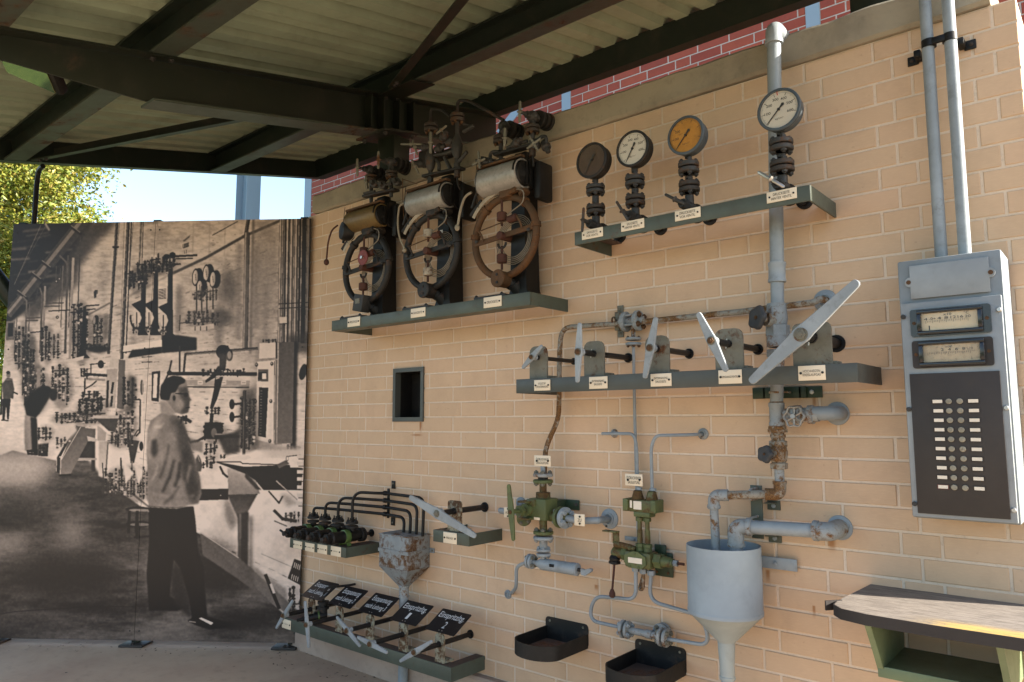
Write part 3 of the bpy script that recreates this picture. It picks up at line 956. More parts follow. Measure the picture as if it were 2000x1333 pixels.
# ================================================================== the printed picture on the photo board
class Print:
    """tone drawing of the printed photograph; drawn in the print's own plan units, later laid on the board"""
    def __init__(s, x0, y0, x1, y1, k):
        s.x0, s.y0, s.k = x0, y0, k
        s.w = int((x1 - x0) * k); s.h = int((y1 - y0) * k)
        s.a = np.full((s.h, s.w), 0.7, np.float32)
        s.r = np.random.RandomState(5)
    @staticmethod
    def blur(m, sg):
        if sg < 0.3: return m
        n = int(sg * 2.6) + 1
        g = np.exp(-0.5 * (np.arange(-n, n + 1) / sg) ** 2); g /= g.sum()
        p = np.pad(m, ((n, n), (0, 0)), mode='edge')
        o = sum(g[i] * p[i:i + m.shape[0]] for i in range(2 * n + 1))
        p = np.pad(o, ((0, 0), (n, n)), mode='edge')
        return sum(g[i] * p[:, i:i + m.shape[1]] for i in range(2 * n + 1)).astype(np.float32)
    def put(s, X0, Y0, m, val, al):
        h, w = m.shape
        x0, y0 = max(0, X0), max(0, Y0); x1, y1 = min(s.w, X0 + w), min(s.h, Y0 + h)
        if x1 <= x0 or y1 <= y0: return
        mm = m[y0 - Y0:y1 - Y0, x0 - X0:x1 - X0] * al
        v = val if np.isscalar(val) else val[y0 - Y0:y1 - Y0, x0 - X0:x1 - X0]
        A = s.a[y0:y1, x0:x1]
        A += (v - A) * mm
    def poly(s, pts, val, bl=0.5, al=1.0, val2=None, ax='y'):
        P = (np.array(pts, np.float32) - (s.x0, s.y0)) * s.k
        sg = bl * s.k
        pad = int(sg * 3) + 2
        X0, Y0 = np.floor(P.min(0)).astype(int) - pad; X1, Y1 = np.ceil(P.max(0)).astype(int) + pad
        X0 = max(X0, -pad * 2 - 2); Y0 = max(Y0, -pad * 2 - 2); X1 = min(X1, s.w + pad * 2 + 2); Y1 = min(Y1, s.h + pad * 2 + 2)
        if X1 <= X0 or Y1 <= Y0: return
        xx = np.arange(X0, X1)[None, :] + 0.5; yy = np.arange(Y0, Y1)[:, None] + 0.5
        m = np.zeros((Y1 - Y0, X1 - X0), bool)
        n = len(P)
        for i in range(n):
            xa, ya = P[i]; xb, yb = P[(i + 1) % n]
            if ya == yb: continue
            c = ((ya > yy) != (yb > yy)) & (xx < (xb - xa) * (yy - ya) / (yb - ya) + xa)
            m ^= c
        m = s.blur(m.astype(np.float32), sg)
        v = val
        if val2 is not None:
            if ax == 'y': f = (yy - P[:, 1].min()) / max(1, np.ptp(P[:, 1])) + 0 * xx
            else: f = (xx - P[:, 0].min()) / max(1, np.ptp(P[:, 0])) + 0 * yy
            v = val + (val2 - val) * np.clip(f, 0, 1)
        s.put(X0, Y0, m, v, al)
    def line(s, pts, w, val, bl=0.4, al=1.0):
        for a, b in zip(pts, pts[1:]):
            a = np.array(a, float); b = np.array(b, float)
            d = b - a; L = np.hypot(*d)
            if L < 1e-6: continue
            nrm = np.array([-d[1], d[0]]) / L * w / 2; e = d / L * w * 0.3
            s.poly([a - e + nrm, b + e + nrm, b + e - nrm, a - e - nrm], val, bl, al)
    def ell(s, cx, cy, rx, ry, val, bl=0.5, al=1.0, rot=0, n=28, val2=None, ax='y'):
        t = np.linspace(0, 2 * np.pi, n, endpoint=False); c, q = np.cos(rot), np.sin(rot)
        s.poly([(cx + rx * np.cos(i) * c - ry * np.sin(i) * q, cy + rx * np.cos(i) * q + ry * np.sin(i) * c) for i in t], val, bl, al, val2, ax)
    def pipe(s, a, b, w, val=0.3, hi=0.6, side=-0.2):
        s.line([a, b], w, val, 0.6)
        a = np.array(a, float); b = np.array(b, float); d = b - a; nr = np.array([-d[1], d[0]]) / np.hypot(*d) * w * side
        s.line([a - nr, b - nr], w * 0.3, hi, 0.5, 0.85)
    def clutter(s, x0, y0, x1, y1, n, lo=0.1, hi=0.32, sz=5, light=0.15):
        """a cluster of old fittings: stems strung with flanges and glands, cross tubes, a few wheels"""
        r = s.r; w, h = x1 - x0, y1 - y0
        s.ell((x0 + x1) / 2 + 3, (y0 + y1) / 2 + 2, w * .62 + 2, h * .6 + 2, .30, 4, min(.5, n / 70))
        k = max(1, int(round(w / (sz * 1.5))))
        if w > h * 2.2: k = max(2, int(w / (sz * 1.6)))
        for i in range(max(1, n // 16)):                       # cross tubes behind
            y = r.uniform(y0 + h * .1, y1 - h * .1); xa = x0 + w * r.uniform(-.1, .3); xb = x1 - w * r.uniform(-.1, .3)
            v = r.uniform(lo, hi) + .06
            s.line([(xa, y + w * .02), (xb, y - w * .04)], sz * .42, v, .6); s.line([(xa, y - sz * .1), (xb, y - w * .04 - sz * .1)], sz * .12, v + .3, .4, .7)
        for i in range(k):
            x = x0 + w * (i + .5 + r.uniform(-.25, .25)) / k
            ya = y0 + h * r.uniform(-.04, .22); yb = y1 - h * r.uniform(-.04, .22)
            v = r.uniform(lo, hi)
            s.line([(x, ya), (x - h * .02, yb)], sz * .4, v, .6)
            y = ya
            while y < yb:
                q = sz * r.uniform(.35, .8); hh = sz * r.uniform(.22, .6); v = r.uniform(lo, hi)
                t = r.rand()
                if t < .62:
                    s.ell(x, y, q, hh, v, .55); s.line([(x - q * .7, y - hh * .35), (x + q * .3, y - hh * .45)], max(.7, hh * .3), min(.75, v + .32), .5, .75)
                elif t < .82:
                    s.poly([(x - q * .7, y - hh), (x + q * .7, y - hh), (x + q * .85, y + hh), (x - q * .85, y + hh)], v, .6); s.line([(x - q * .55, y - hh * .8), (x - q * .6, y + hh * .8)], max(.6, q * .22), v + .3, .5, .7)
                elif t < .82 + light * .6:
                    s.ell(x, y, q * .8, hh, .66, .6, .9)
                else:
                    d = q * r.choice([-1, 1]) * 1.5
                    s.line([(x, y), (x + d, y - hh * .3)], max(.9, hh * .8), v, .6); s.ell(x + d, y - hh * .3, q * .45, hh * 1.1, v, .6)
                y += hh * 1.5 + sz * r.uniform(.1, .7)
    def fractal(s, sx, sy, octs, amp, seed, box=None, mask=None):
        r = np.random.RandomState(seed)
        out = np.zeros_like(s.a)
        for o in range(octs):
            gx = max(2, int(s.w / (sx * s.k) * 2 ** o)); gy = max(2, int(s.h / (sy * s.k) * 2 ** o))
            g = r.rand(gy + 2, gx + 2).astype(np.float32)
            ix = np.linspace(0, gx, s.w, endpoint=False); iy = np.linspace(0, gy, s.h, endpoint=False)
            x0 = ix.astype(int); y0 = iy.astype(int); fx = ix - x0; fy = (iy - y0)[:, None]
            fx = fx * fx * (3 - 2 * fx); fy = fy * fy * (3 - 2 * fy)
            A = g[y0][:, x0] * (1 - fx) + g[y0][:, x0 + 1] * fx
            C = g[y0 + 1][:, x0] * (1 - fx) + g[y0 + 1][:, x0 + 1] * fx
            out += (A * (1 - fy) + C * fy - .5) * 0.6 ** o
        return out * amp
    def region(s, pts, bl=1):
        keep = s.a; s.a = np.zeros_like(keep); s.poly(pts, 1.0, bl); m = s.a; s.a = keep
        return m

def draw_print():
    p = Print(-40, 415, 640, 1300, 1.5)
    W = 0.74
    yy = (np.arange(p.h) / p.k + p.y0)[:, None]; xx = (np.arange(p.w) / p.k + p.x0)[None, :]
    p.a[:] = 0.66 + 0.16 * np.clip((yy - 640) / 260, 0, 1) - 0.05 * np.clip((xx - 430) / 150, 0, 1) * (yy < 700)
    p.a += p.fractal(60, 60, 4, 0.10, 1)
    # brick joints, steep at the top, level at eye height
    r = p.r
    for i in range(44):
        yr = 462 + i * 18
        sl = -0.40 * (760 - yr) / 330
        for x in range(120, 610, 9):
            if r.rand() < .38:
                y = yr + sl * (x - 600)
                if 432 < y < 1180: p.line([(x, y), (x + r.uniform(5, 11), y + sl * 9)], r.uniform(.7, 1.8), r.uniform(.36, .54), .7, r.uniform(.35, .85))
    p.a += p.fractal(14, 5, 4, .085, 61)
    for i in range(240):
        x, y = r.uniform(400, 606), r.uniform(450, 700); p.ell(x, y, r.uniform(.6, 2.5), r.uniform(.5, 1.5), r.uniform(.4, .55), .6, .6)
    # ceiling
    p.poly([(-40, 400), (200, 400), (120, 540), (60, 600), (10, 640), (-40, 680)], .20, 3)
    for i in range(26):
        x = r.uniform(10, 90); y = r.uniform(445, 600); p.line([(x, y), (x + r.uniform(25, 60), y - r.uniform(2, 8))], r.uniform(1.5, 5), r.uniform(.30, .50), 1.8, .75)
    p.line([(80, 440), (28, 556)], 1, .45, .5); p.line([(90, 440), (40, 530)], .8, .38, .5)
    p.line([(88, 436), (96, 450)], 4, .5, 1.2)
    p.poly([(160, 430), (235, 430), (190, 475), (158, 520), (150, 560), (108, 590), (60, 630), (40, 610), (100, 550), (140, 480)], .30, 7, .9)
    p.pipe((162, 432), (46, 578), 24, .30, .47, -.12); p.pipe((44, 580), (18, 612), 17, .33, .5, -.1)
    for x, y in ((148, 452), (91, 520), (72, 543), (43, 578)):
        p.line([(x - 10, y - 9), (x + 10, y + 6)], 5, .22, .8); p.line([(x - 9, y - 11), (x + 8, y + 2)], 1.5, .5, .6)
    # frame at far left
    p.poly([(12, 628), (30, 627), (28, 664), (11, 665)], .42, .7); p.poly([(16, 632), (26, 632), (25, 657), (15, 658)], .2, .8)
    # thin risers on the far wall
    for x, y0, y1, w, v in ((133, 500, 690, 3.2, .36), (139, 500, 640, 1.6, .3), (143, 505, 700, 5, .55), (157, 465, 600, 2, .33), (123, 520, 640, 2, .42), (88, 560, 660, 4, .5), (82, 570, 690, 2, .3),
                            (52, 590, 670, 2, .35), (58, 595, 690, 2, .4), (33, 620, 700, 2, .4), (30, 640, 700, 1.6, .35), (110, 520, 570, 1.4, .35), (118, 525, 610, 1.4, .35)):
        p.line([(x, y0), (x - (y1 - y0) * .035, y1)], w, v, .5)
    p.line([(117, 500), (129, 512), (132, 522), (128, 690)], 3.4, .38, .6); p.line([(78, 563), (82, 575), (80, 690)], 3, .4, .6); p.line([(45, 580), (52, 588), (50, 680)], 2.6, .42, .6)
    for x, y, w in ((90, 593, 34), (87, 599, 30), (52, 622, 26), (50, 627, 24)): p.line([(x, y), (x + w, y - 1)], 2.6, .36, .5)
    for x, y in ((110, 550), (116, 545), (112, 620)): p.ell(x, y, 3, 3, .25, .5); p.ell(x, y, 1.6, 1.6, .6, .4)
    p.line([(72, 570), (76, 560), (70, 585)], 2, .3, .8); p.line([(68, 575), (78, 572)], 1.5, .3, .5)
    # big risers left of the recorders
    p.pipe((229, 428), (212, 690), 5.2, .27, .48); p.line([(234, 428), (226, 520)], 1.2, .45); p.line([(243, 430), (234, 690)], 1.2, .5)
    p.pipe((251, 428), (238, 700), 6, .25, .5); p.line([(257, 428), (246, 690)], 2.4, .3); p.line([(261, 428), (250, 560)], 1.2, .42)
    p.pipe((276, 428), (272, 520), 3, .36, .6); p.line([(280, 428), (277, 520)], 1.6, .36)
    p.line([(223, 484), (231, 483)], 3.4, .22); p.ell(221, 483, 2, 2, .3)
    p.line([(305, 428), (309, 445)], .8, .5)
    for x in (378, 410, 440): p.line([(x, 436), (x - 2, 500)], 2, .58, 1, .7)
    p.line([(415, 460), (464, 433)], 1.6, .35, .6)
    p.line([(184, 571), (186, 568), (190, 568), (190, 574)], 1.5, .3); p.poly([(183, 571), (189, 568), (188, 581), (184, 583)], .3, .6)
    p.poly([(358, 470), (372, 459), (370, 464), (359, 473)], .4, .8)
    for i in range(7): p.line([(357 + i * 1.9, 478 - i * .7), (357 + i * 1.9, 484 - i * .7)], 1.1, .25, .4)
    p.line([(358, 485), (369, 481)], 1.4, .25, .4); p.line([(360, 490), (361, 496)], 1.2, .4); p.line([(364, 489), (364, 495)], 1.2, .4)
    # cornice
    p.line([(548, 431), (475, 463), (400, 505), (338, 534)], 5.5, .36, .8); p.line([(338, 534), (235, 588)], 4, .52, 1.4, .8); p.line([(215, 592), (160, 622)], 3, .45, 1)
    # shelf under the recorders, then recorders
    p.poly([(316, 655), (348, 655), (384, 660), (384, 684), (316, 690)], .13, 1.5)
    p.poly([(241, 676), (316, 664), (316, 678), (240, 688)], .80, .5, 1, .74); p.line([(240, 689), (316, 679)], 1.6, .2, .5)
    p.poly([(258, 684), (316, 678), (316, 690), (250, 700)], .18, 1.2)
    for k, (x, y0, y1) in enumerate(((281, 540, 655), (305, 522, 655), (333, 512, 660))):
        p.poly([(x - 4, y0), (x + 4, y0), (x + 3 + k, y1 - 8), (x + 9 + k * 2, y1), (x - 12, y1), (x - 7, y1 - 40)], .15, .6)
        p.line([(x - 3, y0 + 4), (x - 6, y1 - 30)], 1.3, .42, .5, .7)
        cx, cy = x - 14, y1 - 62
        p.poly([(cx - 10, cy + 2), (cx + 12, cy - 8), (cx + 13, cy + 24), (cx + 2, cy + 14)], .17, .6)
        p.poly([(cx - 6, cy + 8), (cx + 3, cy + 15), (cx + 10, cy + 28), (cx + 4, cy + 44), (cx - 5, cy + 36)], .68, .8)
        t = np.linspace(-.3, np.pi + .2, 16); p.line([(cx + 1 + 13 * np.cos(a), cy + 28 + 22 * np.sin(a)) for a in t], 3, .2, .6)
        p.line([(cx, cy + 18), (cx, cy + 44)], 1.6, .2); p.clutter(cx - 9, cy + 40, cx + 8, cy + 58, 9, .12, .3, 3.5, .25)
        p.clutter(x - 26, y0 - 14, x + 10, y0 + 14, 26, .1, .26, 5, .1)
        p.line([(x - 36, y0 - 4), (x - 20, y0 - 6)], 2, .2); p.line([(x - 36, y0 - 9), (x - 36, y0 + 4)], 1.6, .2)
    p.clutter(252, 528, 282, 570, 30, .1, .26, 5, .08); p.clutter(266, 515, 330, 535, 30, .1, .26, 5, .08)
    p.line([(343, 501), (384, 499)], 4, .22); p.line([(343, 506), (376, 505)], 2.6, .3); p.line([(338, 518), (352, 516)], 3, .22)
    p.ell(337, 499, 6, 6, .14); p.ell(325, 502, 6, 5, .16)
    for i in range(7): p.line([(310, 566 + i * 3), (324, 565 + i * 3)], 1.2, .25, .4)
    # gauges with their smudge of shadow
    p.ell(445, 560, 17, 34, .30, 8, .85); p.ell(432, 620, 20, 16, .25, 6, .9); p.poly([(345, 560), (358, 560), (352, 650), (342, 650)], .45, 5, .7)
    for x, y in ((384, 542), (405, 534), (418, 546), (392, 563)):
        p.ell(x + 4, y, 9, 18, .08, .7, 1, .06); p.ell(x - 2, y, 6.8, 17, .06, .6, 1, .06); p.ell(x - 2.4, y, 5.2, 14.5, .84, .6, 1, .06, val2=.5, ax='x')
        p.line([(x - 3, y - 7), (x - 1, y + 7)], 1, .3)
    for x in (384, 394, 404, 416): p.line([(x, 560), (x, 612)], 2.6, .2); 
    p.clutter(378, 565, 424, 588, 16, .12, .3, 4, .1); p.clutter(366, 606, 430, 636, 60, .08, .26, 6, .12)
    p.poly([(372, 640), (418, 632), (418, 642), (373, 650)], .7, .6); 
    for x in (381, 392, 404): p.line([(x, 638), (x, 646)], 2, .3)
    p.line([(352, 616), (350, 646)], 2, .25); p.line([(350, 632), (366, 630)], 2, .25)
    # right hand pipe runs
    p.line([(495, 425), (489, 690)], 5, .42, 1.6, .9); p.pipe((486, 425), (480, 460), 7, .3, .45); p.pipe((482, 455), (478, 680), 8.5, .36, .62, -.25); p.line([(487, 455), (483, 680)], 2.2, .25, .6)
    p.poly([(505, 430), (545, 430), (540, 560), (503, 640)], .5, 12, .5)
    p.poly([(340, 540), (480, 480), (545, 440), (545, 660), (345, 670)], .5, 20, .38)
    for x, y0, y1, w_, v_ in ((468, 480, 660, 9, .42), (502, 480, 640, 10, .44), (455, 560, 640, 6, .4), (520, 560, 690, 8, .46), (350, 560, 650, 6, .42), (430, 600, 690, 12, .4)):
        p.line([(x, y0), (x - 3, y1)], w_, v_, 4, .55)
    for x, w, v, h in ((549, 6, .42, .68), (557, 7, .28, .5), (565, 3, .2, .3), (571, 8, .38, .66), (580, 8, .34, .66), (587, 4, .16, .2), (595, 9, .17, .2), (604, 8, .34, .5)):
        p.pipe((x, 420), (x - 4, 668), w, v, h, -.15)
    for y in (594, 603): p.line([(545, y), (604, y - 3)], 1.6, .25, .4)
    p.poly([(546, 620), (561, 619), (561, 632), (546, 633)], .68, .5); p.line([(546, 633), (561, 632)], 1.2, .2); p.line([(561, 619), (561, 632)], 1.2, .2)
    p.poly([(562, 655), (606, 650), (604, 690), (575, 690), (560, 664)], .30, 4, .8)
    # cabinet
    p.poly([(572, 668), (582, 668), (578, 880), (568, 872)], .2, 2.5)
    p.poly([(495, 660), (545, 660), (545, 880), (490, 880)], .5, 6, .6); p.poly([(507, 671), (538, 669), (538, 699), (506, 701)], .74, .5); p.line([(540, 669), (540, 700)], 3, .24, .6)
    p.poly([(545, 669), (575, 668), (571, 866), (541, 868)], .36, .6, 1, .44)
    p.poly([(503, 707), (538, 704), (536, 868), (498, 858)], .76, .5); p.line([(540, 704), (538, 868)], 3.5, .45, .6); p.line([(536, 706), (535, 866)], 1, .3, .4)
    p.poly([(506, 757), (524, 758), (519, 855), (504, 852)], .17, .5)
    for i in range(16):
        p.line([(508.5 - i * .12, 764 + i * 5.6), (512 - i * .12, 764 + i * 5.6)], 1.6, .45, .4)
    p.poly([(504, 722), (524, 722), (524, 746), (503, 745)], .42, .6); p.poly([(505, 728), (521, 728), (520, 742), (504, 742)], .2, .5); p.poly([(512, 730), (520, 730), (520, 741), (512, 741)], .8, .5)
    for x, y in ((501, 713), (531, 711), (529, 784), (499, 784), (527, 862)): p.ell(x, y, 3, 4, .3); p.ell(x - .6, y - 1, 1.4, 2, .62)
    p.clutter(512, 664, 540, 670, 6, .15, .3, 3, 0); p.ell(592, 727, 7, 16, .15, .8, 1, .25)
    p.clutter(560, 868, 574, 880, 8, .2, .4, 4, .3)
    p.poly([(500, 862), (560, 872), (590, 872), (592, 890), (500, 890)], .5, 5, .7)
    # lever rail behind the man
    p.poly([(360, 742), (488, 744), (487, 755), (360, 753)], .58, .5); p.line([(360, 756), (486, 757)], 2.4, .25, .8)
    p.line([(330, 730), (500, 731)], 6.5, .15, .6)
    for x in (391, 437, 476): p.poly([(x - 5, 744), (x + 5, 744), (x + 5, 752), (x - 5, 752)], .72, .5); p.line([(x - 3, 748), (x + 3, 748)], 1, .3, .3)
    p.pipe((362, 692), (502, 681), 5, .3, .52); p.line([(362, 693), (359, 726)], 4, .27, .6); p.line([(351, 676), (351, 726)], 3.2, .28, .6)
    p.line([(335, 705), (330, 728), (322, 745)], 3, .22, .7); p.ell(331, 729, 5, 5, .2)
    p.ell(436, 688, 14, 14, .15); p.poly([(430, 676), (446, 676), (440, 725), (428, 722)], .14, .6); p.ell(448, 694, 7, 12, .22); p.ell(448, 694, 4, 8, .5)
    p.poly([(426, 715), (434, 720), (420, 738), (402, 748), (401, 744), (415, 732)], .14, .6)
    p.poly([(420, 738), (436, 736), (432, 752), (424, 780), (415, 800), (410, 798), (418, 760)], .2, .6); p.line([(422, 740), (428, 738)], 3, .62, .6)
    p.poly([(375, 690), (500, 690), (495, 720), (380, 722)], .62, 4, .4)
    p.clutter(395, 722, 480, 736, 10, .12, .25, 4, .05)
    p.poly([(470, 758), (500, 758), (498, 880), (468, 840)], .33, 6, .8)
    for y in (790, 815): p.ell(453, y, 5, 10, .16); p.line([(458, y), (474, y - 2)], 4, .2)
    p.clutter(468, 780, 500, 880, 40, .15, .35, 6, .12); p.pipe((478, 765), (476, 890), 6, .25, .42)
    # valve block in front of the man
    p.clutter(402, 795, 430, 812, 16, .1, .25, 5, .05); p.line([(414, 810), (412, 830)], 7, .18); p.clutter(396, 826, 436, 862, 40, .08, .22, 7, .08)
    p.poly([(400, 826), (432, 826), (432, 858), (400, 858)], .16, 1); p.ell(418, 846, 6, 10, .4, .8); p.line([(422, 849), (460, 850)], 4, .5, .8); p.line([(420, 853), (466, 853)], 5, .2, .8)
    p.poly([(425, 855), (470, 838), (470, 884), (440, 890)], .25, 3, .9)
    p.line([(363, 850), (372, 864), (385, 862), (398, 855)], 4.5, .25, .6); p.line([(363, 848), (372, 861), (385, 859)], 1, .6, .4)
    p.clutter(400, 866, 424, 892, 22, .1, .24, 5, .06); p.clutter(402, 890, 420, 908, 14, .12, .28, 4, .1)
    p.poly([(365, 855), (398, 862), (396, 885), (376, 880)], .42, 2.5, .8); p.clutter(430, 888, 440, 896, 5, .1, .2, 3, 0)
    # white lower wall, desk, book, cup, big funnel
    p.poly([(380, 905), (425, 905), (500, 880), (596, 880), (586, 1130), (560, 1120), (395, 1040), (385, 960)], .84, 2.5)
    p.a += p.region([(380, 905), (596, 880), (586, 1130), (395, 1040)], 3) * p.fractal(30, 30, 4, .12, 9)
    p.poly([(505, 875), (540, 868), (590, 880), (592, 900), (530, 895)], .6, 5, .6)
    p.poly([(444, 915), (470, 912), (500, 940), (508, 965), (446, 968)], .62, .8, 1, .5); p.poly([(444, 967), (503, 966), (478, 1012), (464, 1012)], .28, 1.2, .95, .42)
    p.line([(446, 968), (503, 966)], 1.6, .3); p.poly([(464, 1004), (486, 1000), (484, 1118), (466, 1112)], .3, 1.5); p.line([(469, 1005), (468, 1100)], 5, .46, 1.2); p.line([(490, 1010), (489, 1130)], 9, .42, 3.5, .8)
    p.poly([(436, 968), (450, 975), (466, 1020), (452, 1040), (438, 1010)], .4, 5, .75)
    p.poly([(462, 1112), (492, 1112), (500, 1150), (470, 1140)], .14, 4)
    p.poly([(418, 902), (478, 912), (566, 908), (592, 915), (588, 958), (515, 958), (498, 938), (478, 925)], .17, .8)
    p.poly([(480, 922), (512, 958), (500, 956), (478, 932)], .3, 1.2)
    p.poly([(425, 902), (440, 895), (470, 889), (486, 889), (492, 895), (470, 902)], .78, .6); p.poly([(474, 905), (500, 894), (545, 895), (556, 900), (540, 908)], .82, .6)
    p.line([(424, 903), (470, 903), (474, 906), (545, 908), (562, 900)], 2, .22, .6); p.poly([(540, 908), (558, 899), (566, 906), (545, 916)], .4, .8)
    p.poly([(563, 890), (590, 889), (588, 914), (567, 914)], .82, .6); p.line([(560, 892), (588, 889)], 1.6, .3); p.ell(561, 896, 3, 5, .5); p.ell(561.5, 896, 1.6, 3, .85)
    p.line([(540, 940), (580, 976)], 2.5, .6, .6); p.line([(525, 960), (545, 983), (552, 970)], 3, .24, .8); p.poly([(545, 965), (560, 962), (585, 985), (560, 992)], .5, 4, .7)
    for y in (892, 906, 922, 936, 952, 968, 984): p.line([(582, y), (597, y)], 7, .74, .6); p.line([(583, y + 5), (597, y + 5)], 1.8, .2, .5)
    # pipe bridge behind the man's back
    p.poly([(388, 956), (446, 955), (446, 976), (388, 978)], .22, .8); p.ell(431, 968, 1.2, 1.2, .7)
    # valve heads, sign, lever at right edge
    p.line([(536, 998), (552, 1014), (578, 1018)], 6, .22, .8); p.clutter(556, 1000, 586, 1022, 18, .15, .35, 5, .3); p.line([(536, 1018), (560, 1028)], 2, .35, .8)
    p.line([(510, 1082), (580, 1112)], 1.2, .4, .8, .7)
    p.poly([(575, 1092), (592, 1098), (588, 1144), (562, 1130)], .13, .6)
    for i in range(4): p.line([(576 + i * 3.4, 1099 + i * 1.5), (574 + i * 3.4, 1109 + i * 1.5)], 1.6, .75, .4); p.line([(571 + i * 3.8, 1122 + i * 1.8), (569 + i * 3.8, 1132 + i * 1.6)], 1.6, .7, .4)
    # floor
    p.poly([(-40, 905), (25, 880), (110, 900), (195, 900), (205, 930), (240, 965), (290, 1000), (395, 1045), (470, 1120), (550, 1195), (600, 1250), (600, 1320), (-40, 1320)], .32, 1.2)
    fl = p.region([(-40, 900), (25, 880), (110, 900), (195, 905), (240, 965), (395, 1045), (470, 1120), (600, 1245), (600, 1320), (-40, 1320)], 2)
    p.a += fl * (p.fractal(190, 55, 3, .18, 21) + p.fractal(36, 9, 4, .075, 22) + p.fractal(8, 6, 3, .03, 23))
    p.poly([(-40, 870), (70, 880), (110, 900), (100, 925), (60, 950), (-40, 950)], .66, 14, .9); p.ell(140, 1050, 30, 44, .56, 18, .8); p.ell(10, 1060, 46, 16, .56, 12, .8); p.ell(90, 970, 70, 14, .42, 12, .5)
    p.ell(40, 1000, 60, 28, .24, 18, .7); p.ell(130, 1125, 120, 46, .17, 24, .9); p.ell(420, 1110, 60, 60, .17, 18, .7); p.ell(330, 1235, 70, 16, .5, 12, .7); p.ell(470, 1215, 80, 18, .17, 12, .7); p.ell(60, 1215, 90, 22, .36, 14, .5)
    p.line([(-40, 1206), (30, 1195), (70, 1192), (140, 1188), (200, 1184), (262, 1186)], 1.4, .18, .5, .8)
    p.poly([(391, 1040), (470, 1092), (590, 1200), (592, 1225), (560, 1200), (470, 1135), (396, 1085)], .40, 1.2, .9); p.line([(391, 1040), (466, 1090)], 1.4, .66, .6)
    p.poly([(495, 1105), (560, 1150), (562, 1200), (500, 1145)], .44, 3, .7)
    p.line([(519, 1124), (545, 1188)], 6, .16, .7); p.line([(529, 1142), (535, 1158)], 5, .72, .6); p.clutter(560, 1150, 590, 1200, 14, .12, .3, 6, .25); p.line([(578, 1148), (584, 1150), (585, 1170)], 2.5, .75, .6)
    # ladder, bucket, bent man, standing man, far machinery
    p.poly([(140, 860), (195, 850), (240, 880), (282, 920), (286, 990), (200, 930)], .82, 3)
    p.clutter(28, 640, 60, 720, 50, .12, .32, 4, .25); p.clutter(42, 665, 70, 790, 60, .1, .3, 4.5, .3); p.clutter(80, 640, 100, 705, 60, .08, .26, 4.5, .15); p.clutter(104, 655, 116, 700, 24, .12, .3, 3.5, .2)
    p.clutter(140, 595, 172, 700, 90, .08, .26, 5, .12); p.poly([(163, 600), (168, 598), (168, 692), (176, 700), (156, 700)], .14, .8); p.line([(168, 598), (193, 596)], 2.6, .2); p.line([(170, 605), (186, 604)], 2, .25)
    p.poly([(128, 704), (165, 695), (162, 703), (130, 711)], .68, .6); p.clutter(180, 618, 200, 680, 40, .12, .3, 4.5, .15); p.ell(188, 625, 5, 9, .18); p.ell(184, 626, 3, 8, .5); p.poly([(202, 615), (214, 612), (212, 660), (204, 665)], .36, 3, .7)
    p.clutter(165, 672, 208, 684, 30, .1, .25, 5, .05); p.ell(192, 682, 22, 7, .2, 2, .8)
    p.line([(95, 608), (137, 606)], 2, .22); p.line([(60, 650), (80, 648)], 2, .22)
    p.clutter(48, 720, 90, 800, 80, .1, .3, 5, .3); p.clutter(100, 715, 135, 790, 60, .12, .32, 5, .35); p.poly([(72, 720), (80, 720), (79, 770), (70, 770)], .5, 1)
    p.poly([(215, 703), (232, 701), (230, 718), (213, 718)], .66, .5); p.poly([(208, 722), (230, 720), (225, 798), (205, 796)], .60, .6); p.poly([(232, 702), (245, 704), (242, 800), (228, 798)], .44, .6)
    for y0, y1 in ((745, 795),): p.line([(211, y0), (209, y1)], 4, .16); p.line([(221, 748), (218, 768)], 4, .16); p.line([(219, 775), (217, 793)], 4, .16)
    p.clutter(236, 735, 262, 800, 30, .12, .3, 6, .1); p.poly([(252, 736), (266, 736), (262, 800), (250, 800)], .3, 3, .8); p.line([(271, 780), (274, 782), (273, 845), (266, 852)], 3, .3, .6); p.line([(250, 781), (272, 781)], 2.4, .3)
    p.ell(277, 757, 3, 15, .35, .6); p.ell(278, 757, 1, 12, .7, .5)
    p.line([(166, 731), (208, 734)], 5, .2); p.poly([(168, 738), (206, 740), (206, 745), (168, 743)], .55, .6); p.clutter(155, 718, 172, 740, 12, .12, .26, 4, 0); p.line([(166, 740), (165, 770)], 3, .2); p.line([(188, 745), (180, 752), (166, 760)], 2.6, .3); p.ell(197, 712, 6, 8, .16)
    p.line([(178, 712), (178, 730)], 2, .25); p.line([(176, 712), (205, 710)], 2.4, .3)
    p.clutter(160, 765, 196, 780, 14, .1, .24, 5, 0); p.clutter(152, 778, 205, 808, 60, .07, .2, 7, .05); p.clutter(108, 805, 200, 828, 60, .12, .34, 5, .35); p.clutter(226, 800, 262, 850, 50, .12, .34, 5, .3)
    p.poly([(185, 818), (230, 817), (225, 845), (212, 842), (190, 822)], .34, .8); p.poly([(182, 812), (232, 812), (232, 818), (180, 818)], .62, .6); p.poly([(190, 830), (208, 845), (206, 862), (190, 862)], .6, .8)
    p.poly([(193, 862), (211, 862), (208, 935), (193, 930)], .62, 1.2, 1, .74); p.line([(211, 865), (206, 935)], 2, .34, .8)
    p.poly([(249, 858), (272, 862), (262, 905), (255, 905)], .34, .8); p.line([(258, 902), (256, 950)], 3, .55, .6); p.clutter(215, 846, 262, 872, 36, .14, .34, 4.5, .3); p.ell(276, 872, 4, 9, .22)
    p.line([(240, 840), (246, 838), (254, 843), (256, 860)], 2, .3); p.line([(262, 852), (268, 842), (274, 838)], 2, .3)
